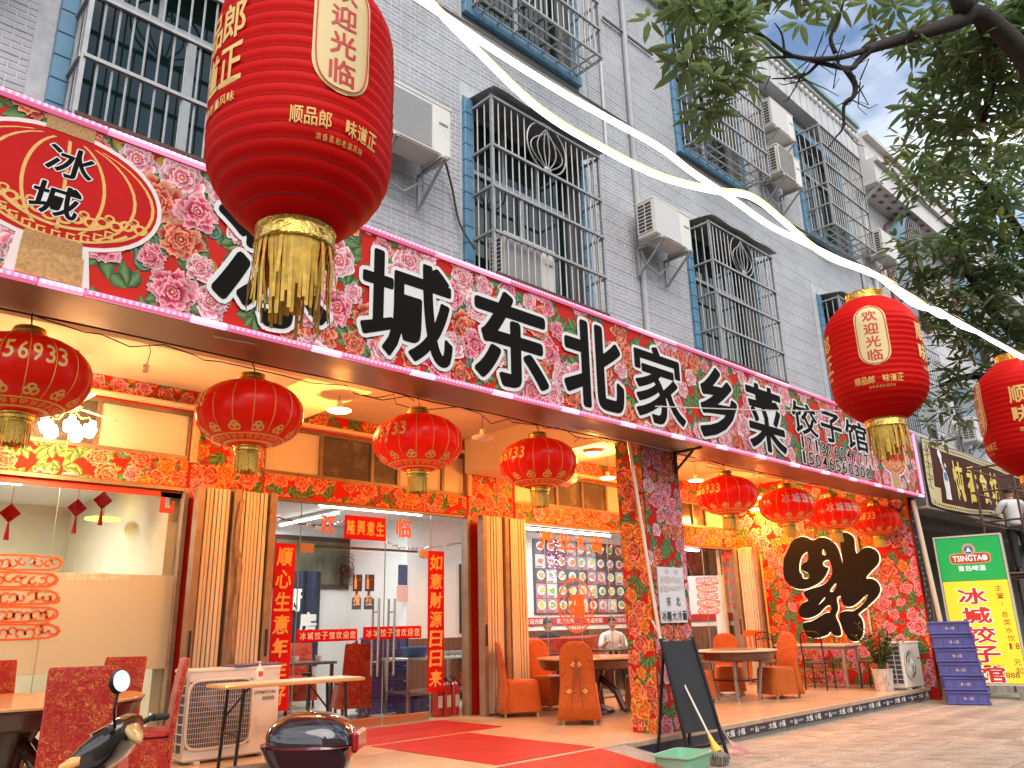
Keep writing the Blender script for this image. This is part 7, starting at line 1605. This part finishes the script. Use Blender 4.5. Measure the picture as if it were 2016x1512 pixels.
# ================================================================== STREET CLUTTER BY THE PILLAR
bb = thing('blackboard_easel', 'empty black easel board standing on the pavement against the pillar', 'easel', (7.80, 5.34, GZ), -.10); wd = .27
def ez(x, z, k): return (x, -.16+.32*(z/1.25) if k == 0 else .34-.18*(z/1.25), z)
for s in (-1, 1):
    m = MB(); m.bar(ez(s*(wd+.03), 0, 0), ez(s*wd, 1.25, 0), .035, .025); m.build('leg', ma_iron, bb); m = MB(); m.bar(ez(s*(wd-.01), 0, 1), ez(s*(wd-.05), 1.15, 1), .03, .022); m.build('leg', ma_iron, bb)
m = MB(); m.add([ez(-wd, .30, 0), ez(wd, .30, 0), ez(wd, 1.22, 0), ez(-wd, 1.22, 0)]+[tuple(Vector(ez(x, z, 0))+Vector((0, .02, -.005))) for x, z in ((-wd, .30), (wd, .30), (wd, 1.22), (-wd, 1.22))], [(0, 1, 2, 3), (7, 6, 5, 4), (0, 4, 5, 1), (1, 5, 6, 2), (2, 6, 7, 3), (3, 7, 4, 0)]); m.build('board', mat('chalkboard', (.018, .018, .019), .6, var=.2, vs=4), bb)
m = MB(); m.bar(ez(-wd, .16, 0), ez(wd, .16, 0), .03); m.build('cross_bar', ma_iron, bb)
mp = thing('mop', 'string mop with yellow socket leaning on the pillar beside the easel', 'mop', (0, 0, 0)); top = W(1284, 1222, y=5.83); bot = Vector((7.66, 5.06, .03))
m = MB(); m.tube([top, bot], .012, 8); m.build('handle', mat('mop_handle', (.60, .52, .46), .4, metal=.3), mp, smooth=40)
d = (bot-top).normalized(); m = MB(); m.tube([bot-d*.06, bot+d*.02, bot+d*.10, bot+d*.13], [.018, .026, .05, .045], 12); m.build('socket', mat('mop_yellow', (.75, .55, .06), .4), mp, smooth=40)
m = MB(); q = random.Random(6); hb = bot+d*.12
for k in range(90):
    a = q.random()*6.3; r = .045*math.sqrt(q.random()); s0 = hb+Vector((r*math.cos(a), r*math.sin(a), 0)); e = Vector((hb.x+.02+.15*r/.045*math.cos(a)*q.uniform(.4, 1), hb.y+.12*r/.045*math.sin(a)*q.uniform(.4, 1), GZ+.008+q.random()*.03)); md_ = (s0+e)/2+Vector((.03*math.cos(a), .03*math.sin(a), .02))
    m.tube([s0, md_, e], .0055, 4, cap=False)
m.build('mop_strings', mat('mop_grey', (.26, .23, .21), .9, var=.3, vs=30), mp, kind='stuff')
rk = thing('leaf_rake', 'pink plastic fan rake leaning behind the easel', 'rake', (0, 0, 0)); rt_, rb_ = Vector((8.02, 5.66, .92)), Vector((8.36, 5.30, -.06)); m = MB(); m.tube([rt_, rb_], .010, 6); m.build('handle', mat('rake_pole', (.45, .36, .33), .4, metal=.3), rk)
m = MB(); m.tube([rt_+Vector((-.07, 0, -.03)), rt_+Vector((-.05, 0, .02)), rt_+Vector((.06, 0, .02)), rt_+Vector((.08, 0, -.06))], .009, 6); m.build('grip', ma_chrome, rk)
for i in range(11): a = -.55+1.1*i/10; e = rb_+Vector((math.sin(a)*.26+.09, -.10*math.cos(a)-.02, 0)); e.z = GZ+.012; m = MB(); m.tube([rb_, (rb_+e)/2+Vector((0, 0, .01)), e, e+Vector((.0, -.02, -.004))], .0045, 5); m.build('tine', mat('rake_pink', (.70, .32, .34), .5), rk)
m = MB(); m.tube([rb_+Vector((math.sin(-.55+1.1*i/10)*.16+.055, -.06, -.085)) for i in range(11)], .006, 5); m.build('spacer', mat('rake_pink', (.70, .32, .34), .5), rk)
gb = thing('green_tub', 'pale green plastic tub standing at the foot of the ramp by the pillar', 'tub', (7.02, 4.98, GZ+.012), .16); gm_ = mat('tub_green', (.22, .50, .32), .45, var=.08); m = MB(); n = 40
loft(m, [(0, sring(.50, .32, n, .25)), (.17, sring(.56, .38, n, .25)), (.175, sring(.60, .42, n, .25)), (.19, sring(.60, .42, n, .25)), (.19, sring(.55, .37, n, .25)), (.02, sring(.48, .30, n, .25))], n); m.build('tub_body', gm_, gb, smooth=40)
m = MB(); m.tube([W(1797, 985, y=5.55), W(1866, 1290, y=5.45)], .045, 10); m.build('leaning_pipe', mat('pale_pipe', (.68, .58, .44), .45), None, label='pale plastic pipe leaning beside the end wall behind the stacked crates', cat='pipe', smooth=40)
sc_ = thing('security_camera', 'white bullet security camera under the sign end', 'camera', tuple(W(1797, 972, y=5.5)), -2.4); m = MB(); m.T = Matrix.Rotation(math.pi/2-.2, 4, 'Y'); m.lathe([(.04, -.10), (.045, -.09), (.045, .09), (.05, .10), (.05, .12), (.03, .12), (0, .10)], 16); m.build('body', ma_lampw, sc_, smooth=30); m = MB(); m.bar((0, 0, .02), (0, 0, .22), .03); m.build('mount', ma_lampw, sc_)
# dark printed cloth on the street edge of the end wall
m = MB(); m.grid(lambda u, v: (XE+.005+.29*u, 5.60-.012*math.sin(v*14), -.15+3.5*v), 4, 30); cl = m.build('dark_cloth_strip', mat('dark_cloth', (.035, .03, .028), .8, var=.3, vs=6), None, label='dark cloth strip with pale scribbles hung on the end wall edge', cat='cloth')
m = MB(); q = random.Random(12)
for i in range(34):
    z = .05+i*.095; x = XE+.05+q.random()*.12
    m.tube([(x+.04*math.cos(t*.7), 5.580, z+.03*math.sin(t*.7)) for t in range(6)], .004, 4, cap=False)
m.build('scribble_print', mat('scribble', (.42, .38, .34), .7), cl, kind='stuff')
m = MB(); m.rbox((-.2, -.15, 0), (.2, .15, .34), .01); m.build('carton', mat('carton', (.42, .25, .13), .8, var=.15), None, loc=(16.0, 5.55, GZ), label='brown cardboard box behind the stacked crates', cat='box')
# ================================================================== SCOOTER
hx, hy = -.715, .70; sct = thing('parked_scooter', 'dark scooter with a maroon top case parked before the porch', 'scooter', (2.00, 4.53, GZ), math.atan2(hy, hx))
ma_sb = mat('scooter_body', (.030, .024, .020), .18, coat=.8, metal=.2); ma_tp = mat('case_maroon', (.045, .008, .012), .10, coat=1.0); ma_ru = mat('tyre_rubber', (.02, .02, .02), .8)
def sl(w, d, zc, n=24, p=.7): return [(w/2*math.copysign(abs(math.cos(2*math.pi*i/n))**p, math.cos(2*math.pi*i/n)), zc+d/2*math.copysign(abs(math.sin(2*math.pi*i/n))**p, math.sin(2*math.pi*i/n))) for i in range(n)]
def xloft(m, secs, n=24, cap=True):            # secs: (x, width, height, zc)
    vs = [(x, a, b) for x, w, h, zc in secs for a, b in sl(w, h, zc, n)]; K = len(secs); fs = [(i*n+j, i*n+(j+1) % n, (i+1)*n+(j+1) % n, (i+1)*n+j) for i in range(K-1) for j in range(n)]
    if cap: fs += [tuple(range(n)), tuple((K-1)*n+j for j in range(n))]
    return m.add(vs, fs)
m = MB(); xloft(m, [(.72, .10, .05, .74), (.68, .20, .12, .76), (.60, .28, .19, .80), (.50, .33, .24, .85), (.43, .32, .22, .90), (.39, .26, .14, .93)]); nac = m.build('front_cowl', ma_sb, sct, smooth=50)
m = MB(); m.T = Matrix.Translation((.385, 0, .935)) @ Matrix.Rotation(-1.0, 4, 'Y'); m.lathe([(0, .010), (.07, .008), (.085, .0), (.088, -.01)], 24); m.build('gauge', mat('gauge_reflection', (.62, .40, .16), .12, coat=.6), nac, smooth=True)  # yellow colour paints in the warm light reflected by the gauge
m = MB(); xloft(m, [(.735, .05, .03, .725), (.70, .16, .055, .72), (.65, .20, .05, .725), (.62, .16, .03, .735)]); m.build('headlight', mat('lens_clear', (.55, .50, .42), .06, coat=1), nac, smooth=40)
for s in (-1, 1):
    m = MB(); xloft(m, [(.69, .05, .05, .76), (.64, .08, .07, .78), (.58, .06, .05, .80)]); ind = m.build('indicator', mat('lens_amber', (.80, .38, .10), .1, coat=1), nac, smooth=40); ind.location.y = s*.12
    m = MB(); m.tube([(.44, s*.12, .93), (.40, s*.24, .965), (.37, s*.33, .96)], .016, 8); m.build('handlebar', ma_iron, sct, smooth=True); m = MB(); m.tube([(.395, s*.25, .965), (.36, s*.36, .96)], .02, 10); m.build('grip', ma_ru, sct, smooth=40)
    m = MB(); m.tube([(.43, s*.36, .945), (.40, s*.22, .985)], .009, 6); m.build('brake_lever', ma_chrome, sct)
    if s < 0: continue
    mi = thing_part('mirror', sct); m = MB(); m.tube([(.42, s*.14, .95), (.43, s*.15, 1.04), (.41, s*.17, 1.14)], .008, 7); m.build('stem', ma_iron, mi, smooth=True)
    mx_, my_, mz_ = .405, s*.18, 1.185; m = MB(); m.T = Matrix.Translation((mx_, my_, mz_)) @ Matrix.Rotation(-.55, 4, 'Z'); m.sph((.008, 0, 0), 1, 16, 10, (.022, .055, .062)); m.build('mirror_shell', ma_iron, mi, smooth=True)
    m = MB(); m.T = Matrix.Translation((mx_, my_, mz_)) @ Matrix.Rotation(-.55, 4, 'Z') @ Matrix.Rotation(.22, 4, 'Y'); m.add([(-.021, .048*math.cos(2*math.pi*i/20), .055*math.sin(2*math.pi*i/20)) for i in range(20)], [tuple(range(20))]); m.build('mirror_glass', mat('mirror', (.55, .55, .55), .02, metal=1), mi)
m = MB(); xloft(m, [(.66, .30, .10, .62), (.60, .38, .34, .52), (.52, .36, .44, .46), (.46, .30, .42, .44)]); m.build('leg_shield', ma_sb, sct, smooth=50)
m = MB(); m.rbox((-.15, -.15, .24), (.48, .15, .30), .02); m.build('footboard', ma_iron, sct); m = MB(); xloft(m, [(-.10, .26, .30, .42), (-.25, .30, .36, .48), (-.5, .28, .26, .55), (-.75, .18, .14, .62)]); m.build('rear_body', ma_sb, sct, smooth=50)
m = MB(); xloft(m, [(-.05, .22, .05, .66), (-.12, .28, .09, .68), (-.40, .30, .10, .70), (-.52, .22, .07, .72)]); m.build('seat', mat('seat_vinyl', (.05, .055, .05), .45), sct, smooth=50)
for x in (.62, -.56):
    wh = thing_part('wheel', sct); m = MB(); m.T = Matrix.Translation((x, 0, .22)) @ Matrix.Rotation(math.pi/2, 4, 'X'); m.lathe([(.14, -.04), (.20, -.05), (.22, -.03), (.22, .03), (.20, .05), (.14, .04)], 28); m.build('tyre', ma_ru, wh, smooth=40); m = MB(); m.T = Matrix.Translation((x, 0, .22)) @ Matrix.Rotation(math.pi/2, 4, 'X'); m.lathe([(0, -.03), (.14, -.035), (.14, .035), (0, .03)], 20); m.build('rim', ma_chrome, wh, smooth=30)
m = MB(); xloft(m, [(.80, .12, .04, .44), (.70, .16, .06, .48), (.55, .16, .06, .48), (.46, .12, .04, .42)]); m.build('front_mudguard', ma_sb, sct, smooth=40)
m = MB(); m.tube([(.62, .09, .22), (.56, .09, .6)], .02, 8); m.tube([(.62, -.09, .22), (.56, -.09, .6)], .02, 8); m.build('fork', ma_chrome, sct, kind='stuff'); m = MB(); m.rbox((-.72, -.13, .69), (-.45, .13, .715), .006); m.build('rear_rack', ma_iron, sct)
tcx = -.60
def casefn(zlo, zhi, grow, n=40, k=10):
    def f(u, v):
        t = 2*math.pi*u; z = zlo+(zhi-zlo)*v; c, s_ = math.cos(t), math.sin(t); rr = grow(v); return (tcx+.235*rr*math.copysign(abs(c)**.62, c)+(.03*v if grow(0) > .5 else 0), .215*rr*math.copysign(abs(s_)**.62, s_), z)
    return f
tcse = thing_part('top_case', sct)
m = MB(); m.grid(casefn(.715, .835, lambda v: .80+.20*v**.6), 40, 6, cu=True); m.grid(casefn(.715, .7151, lambda v: max(.001, .80*(1-v))), 40, 2, cu=True); m.build('case_base', ma_tp, tcse, smooth=True)
m = MB(); m.grid(casefn(.845, 1.0, lambda v: max(.004, (1-v**2.6)**.5)), 40, 12, cu=True); m.build('case_lid', mat('case_lid', (.022, .016, .018), .08, coat=1.0), tcse, smooth=True)
m = MB(); m.grid(casefn(.833, .847, lambda v: 1.015), 40, 1, cu=True); m.build('case_seam', mat('case_trim', (.20, .02, .03), .15, coat=1), tcse, smooth=True)
m = MB(); m.rbox((tcx-.262, -.12, .80), (tcx-.225, .12, .90), .012); m.build('case_reflector', mat('reflector_red', (.35, .01, .01), .1, coat=1), tcse)
# ================================================================== TREES
ma_bark = mat('tree_bark', (.040, .032, .026), .9, var=.3, vs=12, bump=.6, bs=40)
def leafmat(name, c, tr):
    m = cloth(name, c, tr, .42, .45); n = m.node_tree.nodes; l = m.node_tree.links; oi = n.new('ShaderNodeNewGeometry'); hs = n.new('ShaderNodeHueSaturation'); hs.inputs['Color'].default_value = tuple(c)+(1,)
    mr = n.new('ShaderNodeMapRange'); mr.inputs[3].default_value = .55; mr.inputs[4].default_value = 1.7; l.new(oi.outputs['Random Per Island'], mr.inputs[0]); l.new(mr.outputs[0], hs.inputs['Value']); l.new(hs.outputs[0], n['Principled BSDF'].inputs['Base Color']); return m
ma_lf = leafmat('tree_leaf', (.115, .155, .085), (.26, .36, .13)); ma_ly = leafmat('young_leaf', (.16, .19, .04), (.24, .26, .05))
def whorl(seed, n, L):
    q = random.Random(seed); V = []; F = []
    for i in range(n):
        a = 2*math.pi*i/n+q.uniform(-.3, .3); el = q.uniform(-.5, .55); l_ = L*q.uniform(.75, 1.15); w = l_*.125
        d = Vector((math.cos(a)*math.cos(el), math.sin(a)*math.cos(el), math.sin(el))); s = Vector((-math.sin(a), math.cos(a), 0)); dr = Vector((0, 0, -1))
        p = [d*.02, d*l_*.35+dr*l_*.03, d*l_*.72+dr*l_*.12, d*l_+dr*l_*.26]; b = len(V); nn = s.cross(d).normalized()*w*.25
        V += [p[0], p[1]-s*w+nn, p[1]-nn*.3, p[1]+s*w+nn, p[2]-s*w*.8+nn, p[2]-nn*.3, p[2]+s*w*.8+nn, p[3]]
        F += [(b, b+1, b+2), (b, b+2, b+3), (b+1, b+4, b+5, b+2), (b+2, b+5, b+6, b+3), (b+4, b+7, b+5), (b+5, b+7, b+6)]
    return np.array([v[:] for v in V]), F
def crown(name, parent, clusters, L, seed, dens):
    q = random.Random(seed); WH = [whorl(seed*10+i, q.choice((6, 7, 8, 9)), L) for i in range(10)]; V = []; F = []; MI = []; base = 0; cs_ = []
    for (c, r) in clusters:
        for k in range(int(dens*r*r/.25)):
            while True:
                o = Vector((q.uniform(-1, 1), q.uniform(-1, 1), q.uniform(-1, 1)))
                if .10 < o.length <= 1: break
            P = c+Vector((o.x*r, o.y*r, o.z*r*.8)); v, f = WH[q.randrange(10)]
            E = Matrix.Rotation(q.random()*6.3, 3, 'Z') @ Matrix.Rotation(q.uniform(-.7, .7), 3, 'X'); s = q.uniform(.75, 1.2)
            V.append(v @ (np.array(E).T*s)+np.array(P)); F += [tuple(base+i for i in ff) for ff in f]; MI += [1 if q.random() < .07 else 0]*len(f); base += len(v); cs_.append(P)
    me = bpy.data.meshes.new(name); me.from_pydata(np.concatenate(V).tolist(), [], F); me.materials.append(ma_lf); me.materials.append(ma_ly); me.polygons.foreach_set('material_index', MI); put(name, me, parent, kind='stuff'); return cs_
def limb(par, pts, rs, name='branch'): m = MB(); P = smooth_path(pts, 4); n = len(P); m.tube(P, [rs[0]+(rs[1]-rs[0])*i/(n-1) for i in range(n)], 8); m.build(name, ma_bark, par, smooth=True)
t1 = thing('street_tree', 'long-leaved street tree whose half-bare limb crosses above the lanterns', 'tree', (0, 0, 0))
base = Vector((7.6, .35, GZ)); fork = Vector((7.2, .75, 4.2))
limb(t1, [base, base+Vector((.05, .05, 1.6)), fork], (.20, .13), 'trunk')
A1 = [fork, W(2060, 190, d=5.7), W(2016, 110, d=5.6), W(1930, 30, d=5.5), W(1880, 45, d=5.4), W(1780, 75, d=5.3), W(1700, 100, d=5.2)]
limb(t1, A1, (.10, .030)); limb(t1, [W(1700, 100, d=5.2), W(1640, 115, d=5.1), W(1560, 110, d=5.0), W(1480, 60, d=4.9), W(1440, 90, d=4.8)], (.020, .008)); limb(t1, [W(1720, 92, d=5.2), W(1690, 120, d=5.2), W(1670, 135, d=5.15), W(1600, 120, d=5.1), W(1560, 112, d=5.05), W(1500, 115, d=5.0)], (.024, .006))
limb(t1, [W(1665, 135, d=5.15), W(1683, 165, d=5.2), W(1680, 190, d=5.2), W(1662, 205, d=5.2), W(1660, 250, d=5.2), W(1645, 270, d=5.2)], (.022, .005)); limb(t1, [W(1610, 125, d=5.1), W(1580, 150, d=5.1), W(1520, 155, d=5.0)], (.012, .004)); limb(t1, [W(1645, 105, d=5.1), W(1635, 75, d=5.1), W(1650, 40, d=5.1), W(1662, 0, d=5.1)], (.016, .006)); limb(t1, [W(1545, 115, d=5.0), W(1540, 70, d=5.0), W(1525, 45, d=5.0)], (.010, .003))
limb(t1, [W(1900, 20, d=5.4), W(1840, -60, d=5.3), W(1600, -80, d=5.1), W(1420, -30, d=4.8)], (.07, .02)); limb(t1, [W(1930, 30, d=5.5), W(1960, 120, d=6.2), W(1930, 260, d=6.5)], (.06, .02))
q = random.Random(31)
for k in range(26):
    a = q.choice([(1600, 120, 5.1), (1560, 112, 5.0), (1680, 190, 5.2), (1660, 250, 5.2), (1640, 118, 5.1), (1580, 150, 5.1), (1520, 155, 5.0), (1690, 165, 5.2)]); p = W(a[0]+q.uniform(-12, 12), a[1]+q.uniform(-8, 8), d=a[2]); e = p+Vector((q.uniform(-.16, .16), q.uniform(-.16, .16), q.uniform(-.16, .10))); e2 = e+Vector((q.uniform(-.07, .07), q.uniform(-.07, .07), q.uniform(-.08, .05))); m = MB(); m.tube([p, e, e2], [.005, .0035, .002], 5); m.build('twig', ma_bark, t1)
cl1 = [(W(x, y, d=d), r) for x, y, d, r in ((1385, 40, 4.7, .36), (1440, 95, 4.75, .28), (1430, 175, 4.7, .20), (1375, 120, 4.7, .20), (1410, 225, 4.7, .12), (1350, -10, 4.7, .28), (1480, -20, 4.9, .26), (1555, -10, 5.0, .22), (1620, 0, 5.1, .20), (1755, -5, 5.4, .22), (1790, 45, 5.4, .20), (1880, 10, 5.7, .5), (1980, 20, 5.9, .6), (1850, 110, 5.9, .28), (1950, 130, 6.2, .5), (2040, 100, 6.2, .6), (1890, 190, 6.3, .42), (1825, 185, 6.2, .22), (2000, 230, 6.4, .6), (1930, 60, 6.0, .5), (1830, 270, 6.5, .28), (1900, 280, 6.6, .4))]
cc = crown('crown', t1, cl1, .165, 3, 32)
t2 = thing('street_tree', 'denser dark street tree filling the space behind the lanterns', 'tree', (0, 0, 0)); base = Vector((11.2, 1.0, GZ)); f2 = Vector((10.9, 1.6, 3.4))
limb(t2, [base, base+Vector((-.05, .1, 1.8)), f2], (.24, .15), 'trunk')
for P in ([f2, W(2040, 700, d=9.6), W(1960, 620, d=9.2), W(1880, 500, d=9)], [f2, W(2060, 560, d=9.4), W(1990, 430, d=9), W(1900, 330, d=8.8)], [f2, W(2030, 760, d=9.6), W(1920, 740, d=9.4), W(1850, 760, d=9.4)]): limb(t2, P, (.09, .02))
cl2 = [(W(x, y, d=d), r) for x, y, d, r in ((1790, 330, 8.6, .26), (1850, 320, 8.6, .42), (1940, 330, 8.8, .7), (2020, 360, 8.8, .8), (1800, 390, 8.7, .22), (1990, 460, 8.9, .7), (1900, 490, 8.9, .55), (1830, 510, 8.9, .42), (1790, 480, 8.9, .2), (1960, 560, 9, .7), (1870, 590, 9, .5), (2030, 600, 9, .7), (1940, 650, 9.2, .55), (1850, 660, 9.2, .36), (1990, 700, 9.2, .5), (1870, 740, 9.4, .38), (1830, 800, 9.6, .32), (1890, 800, 9.6, .3), (1840, 850, 9.7, .2))]
crown('crown', t2, cl2, .19, 5, 30)
# ================================================================== ACROSS THE STREET (seen mirrored in the window glass)
ob = thing('opposite_building', 'cream building across the street mirrored in the dark window panes', 'building', (0, 0, 0)); m = MB(); m.box((-14, -22, GZ), (34, -15, 9.5)); m.build('wall', mat('cream_facade', (.60, .54, .40), .8, var=.08), ob); m = MB(); m.box((-14.3, -15, 9.0), (34.3, -14.6, 9.6)); m.build('cornice', mat('cream_trim', (.70, .66, .55), .7), ob)
for i in range(13):
    for z in (2.6, 5.9):
        w_ = thing_part('window', ob); x = -12+i*3.4; m = MB(); m.box((x, -15, z), (x+1.6, -14.96, z+2.0)); m.build('pane', ma_pane, w_)
        m = MB()
        for k in range(6): m.box((x+.3*k, -14.95, z), (x+.3*k+.05, -14.92, z+2))
        for k in range(4): m.box((x, -14.918, z+.65*k), (x+1.6, -14.90, z+.65*k+.05))
        m.build('grille', mat('cream_trim', (.70, .66, .55), .7), w_, kind='stuff')
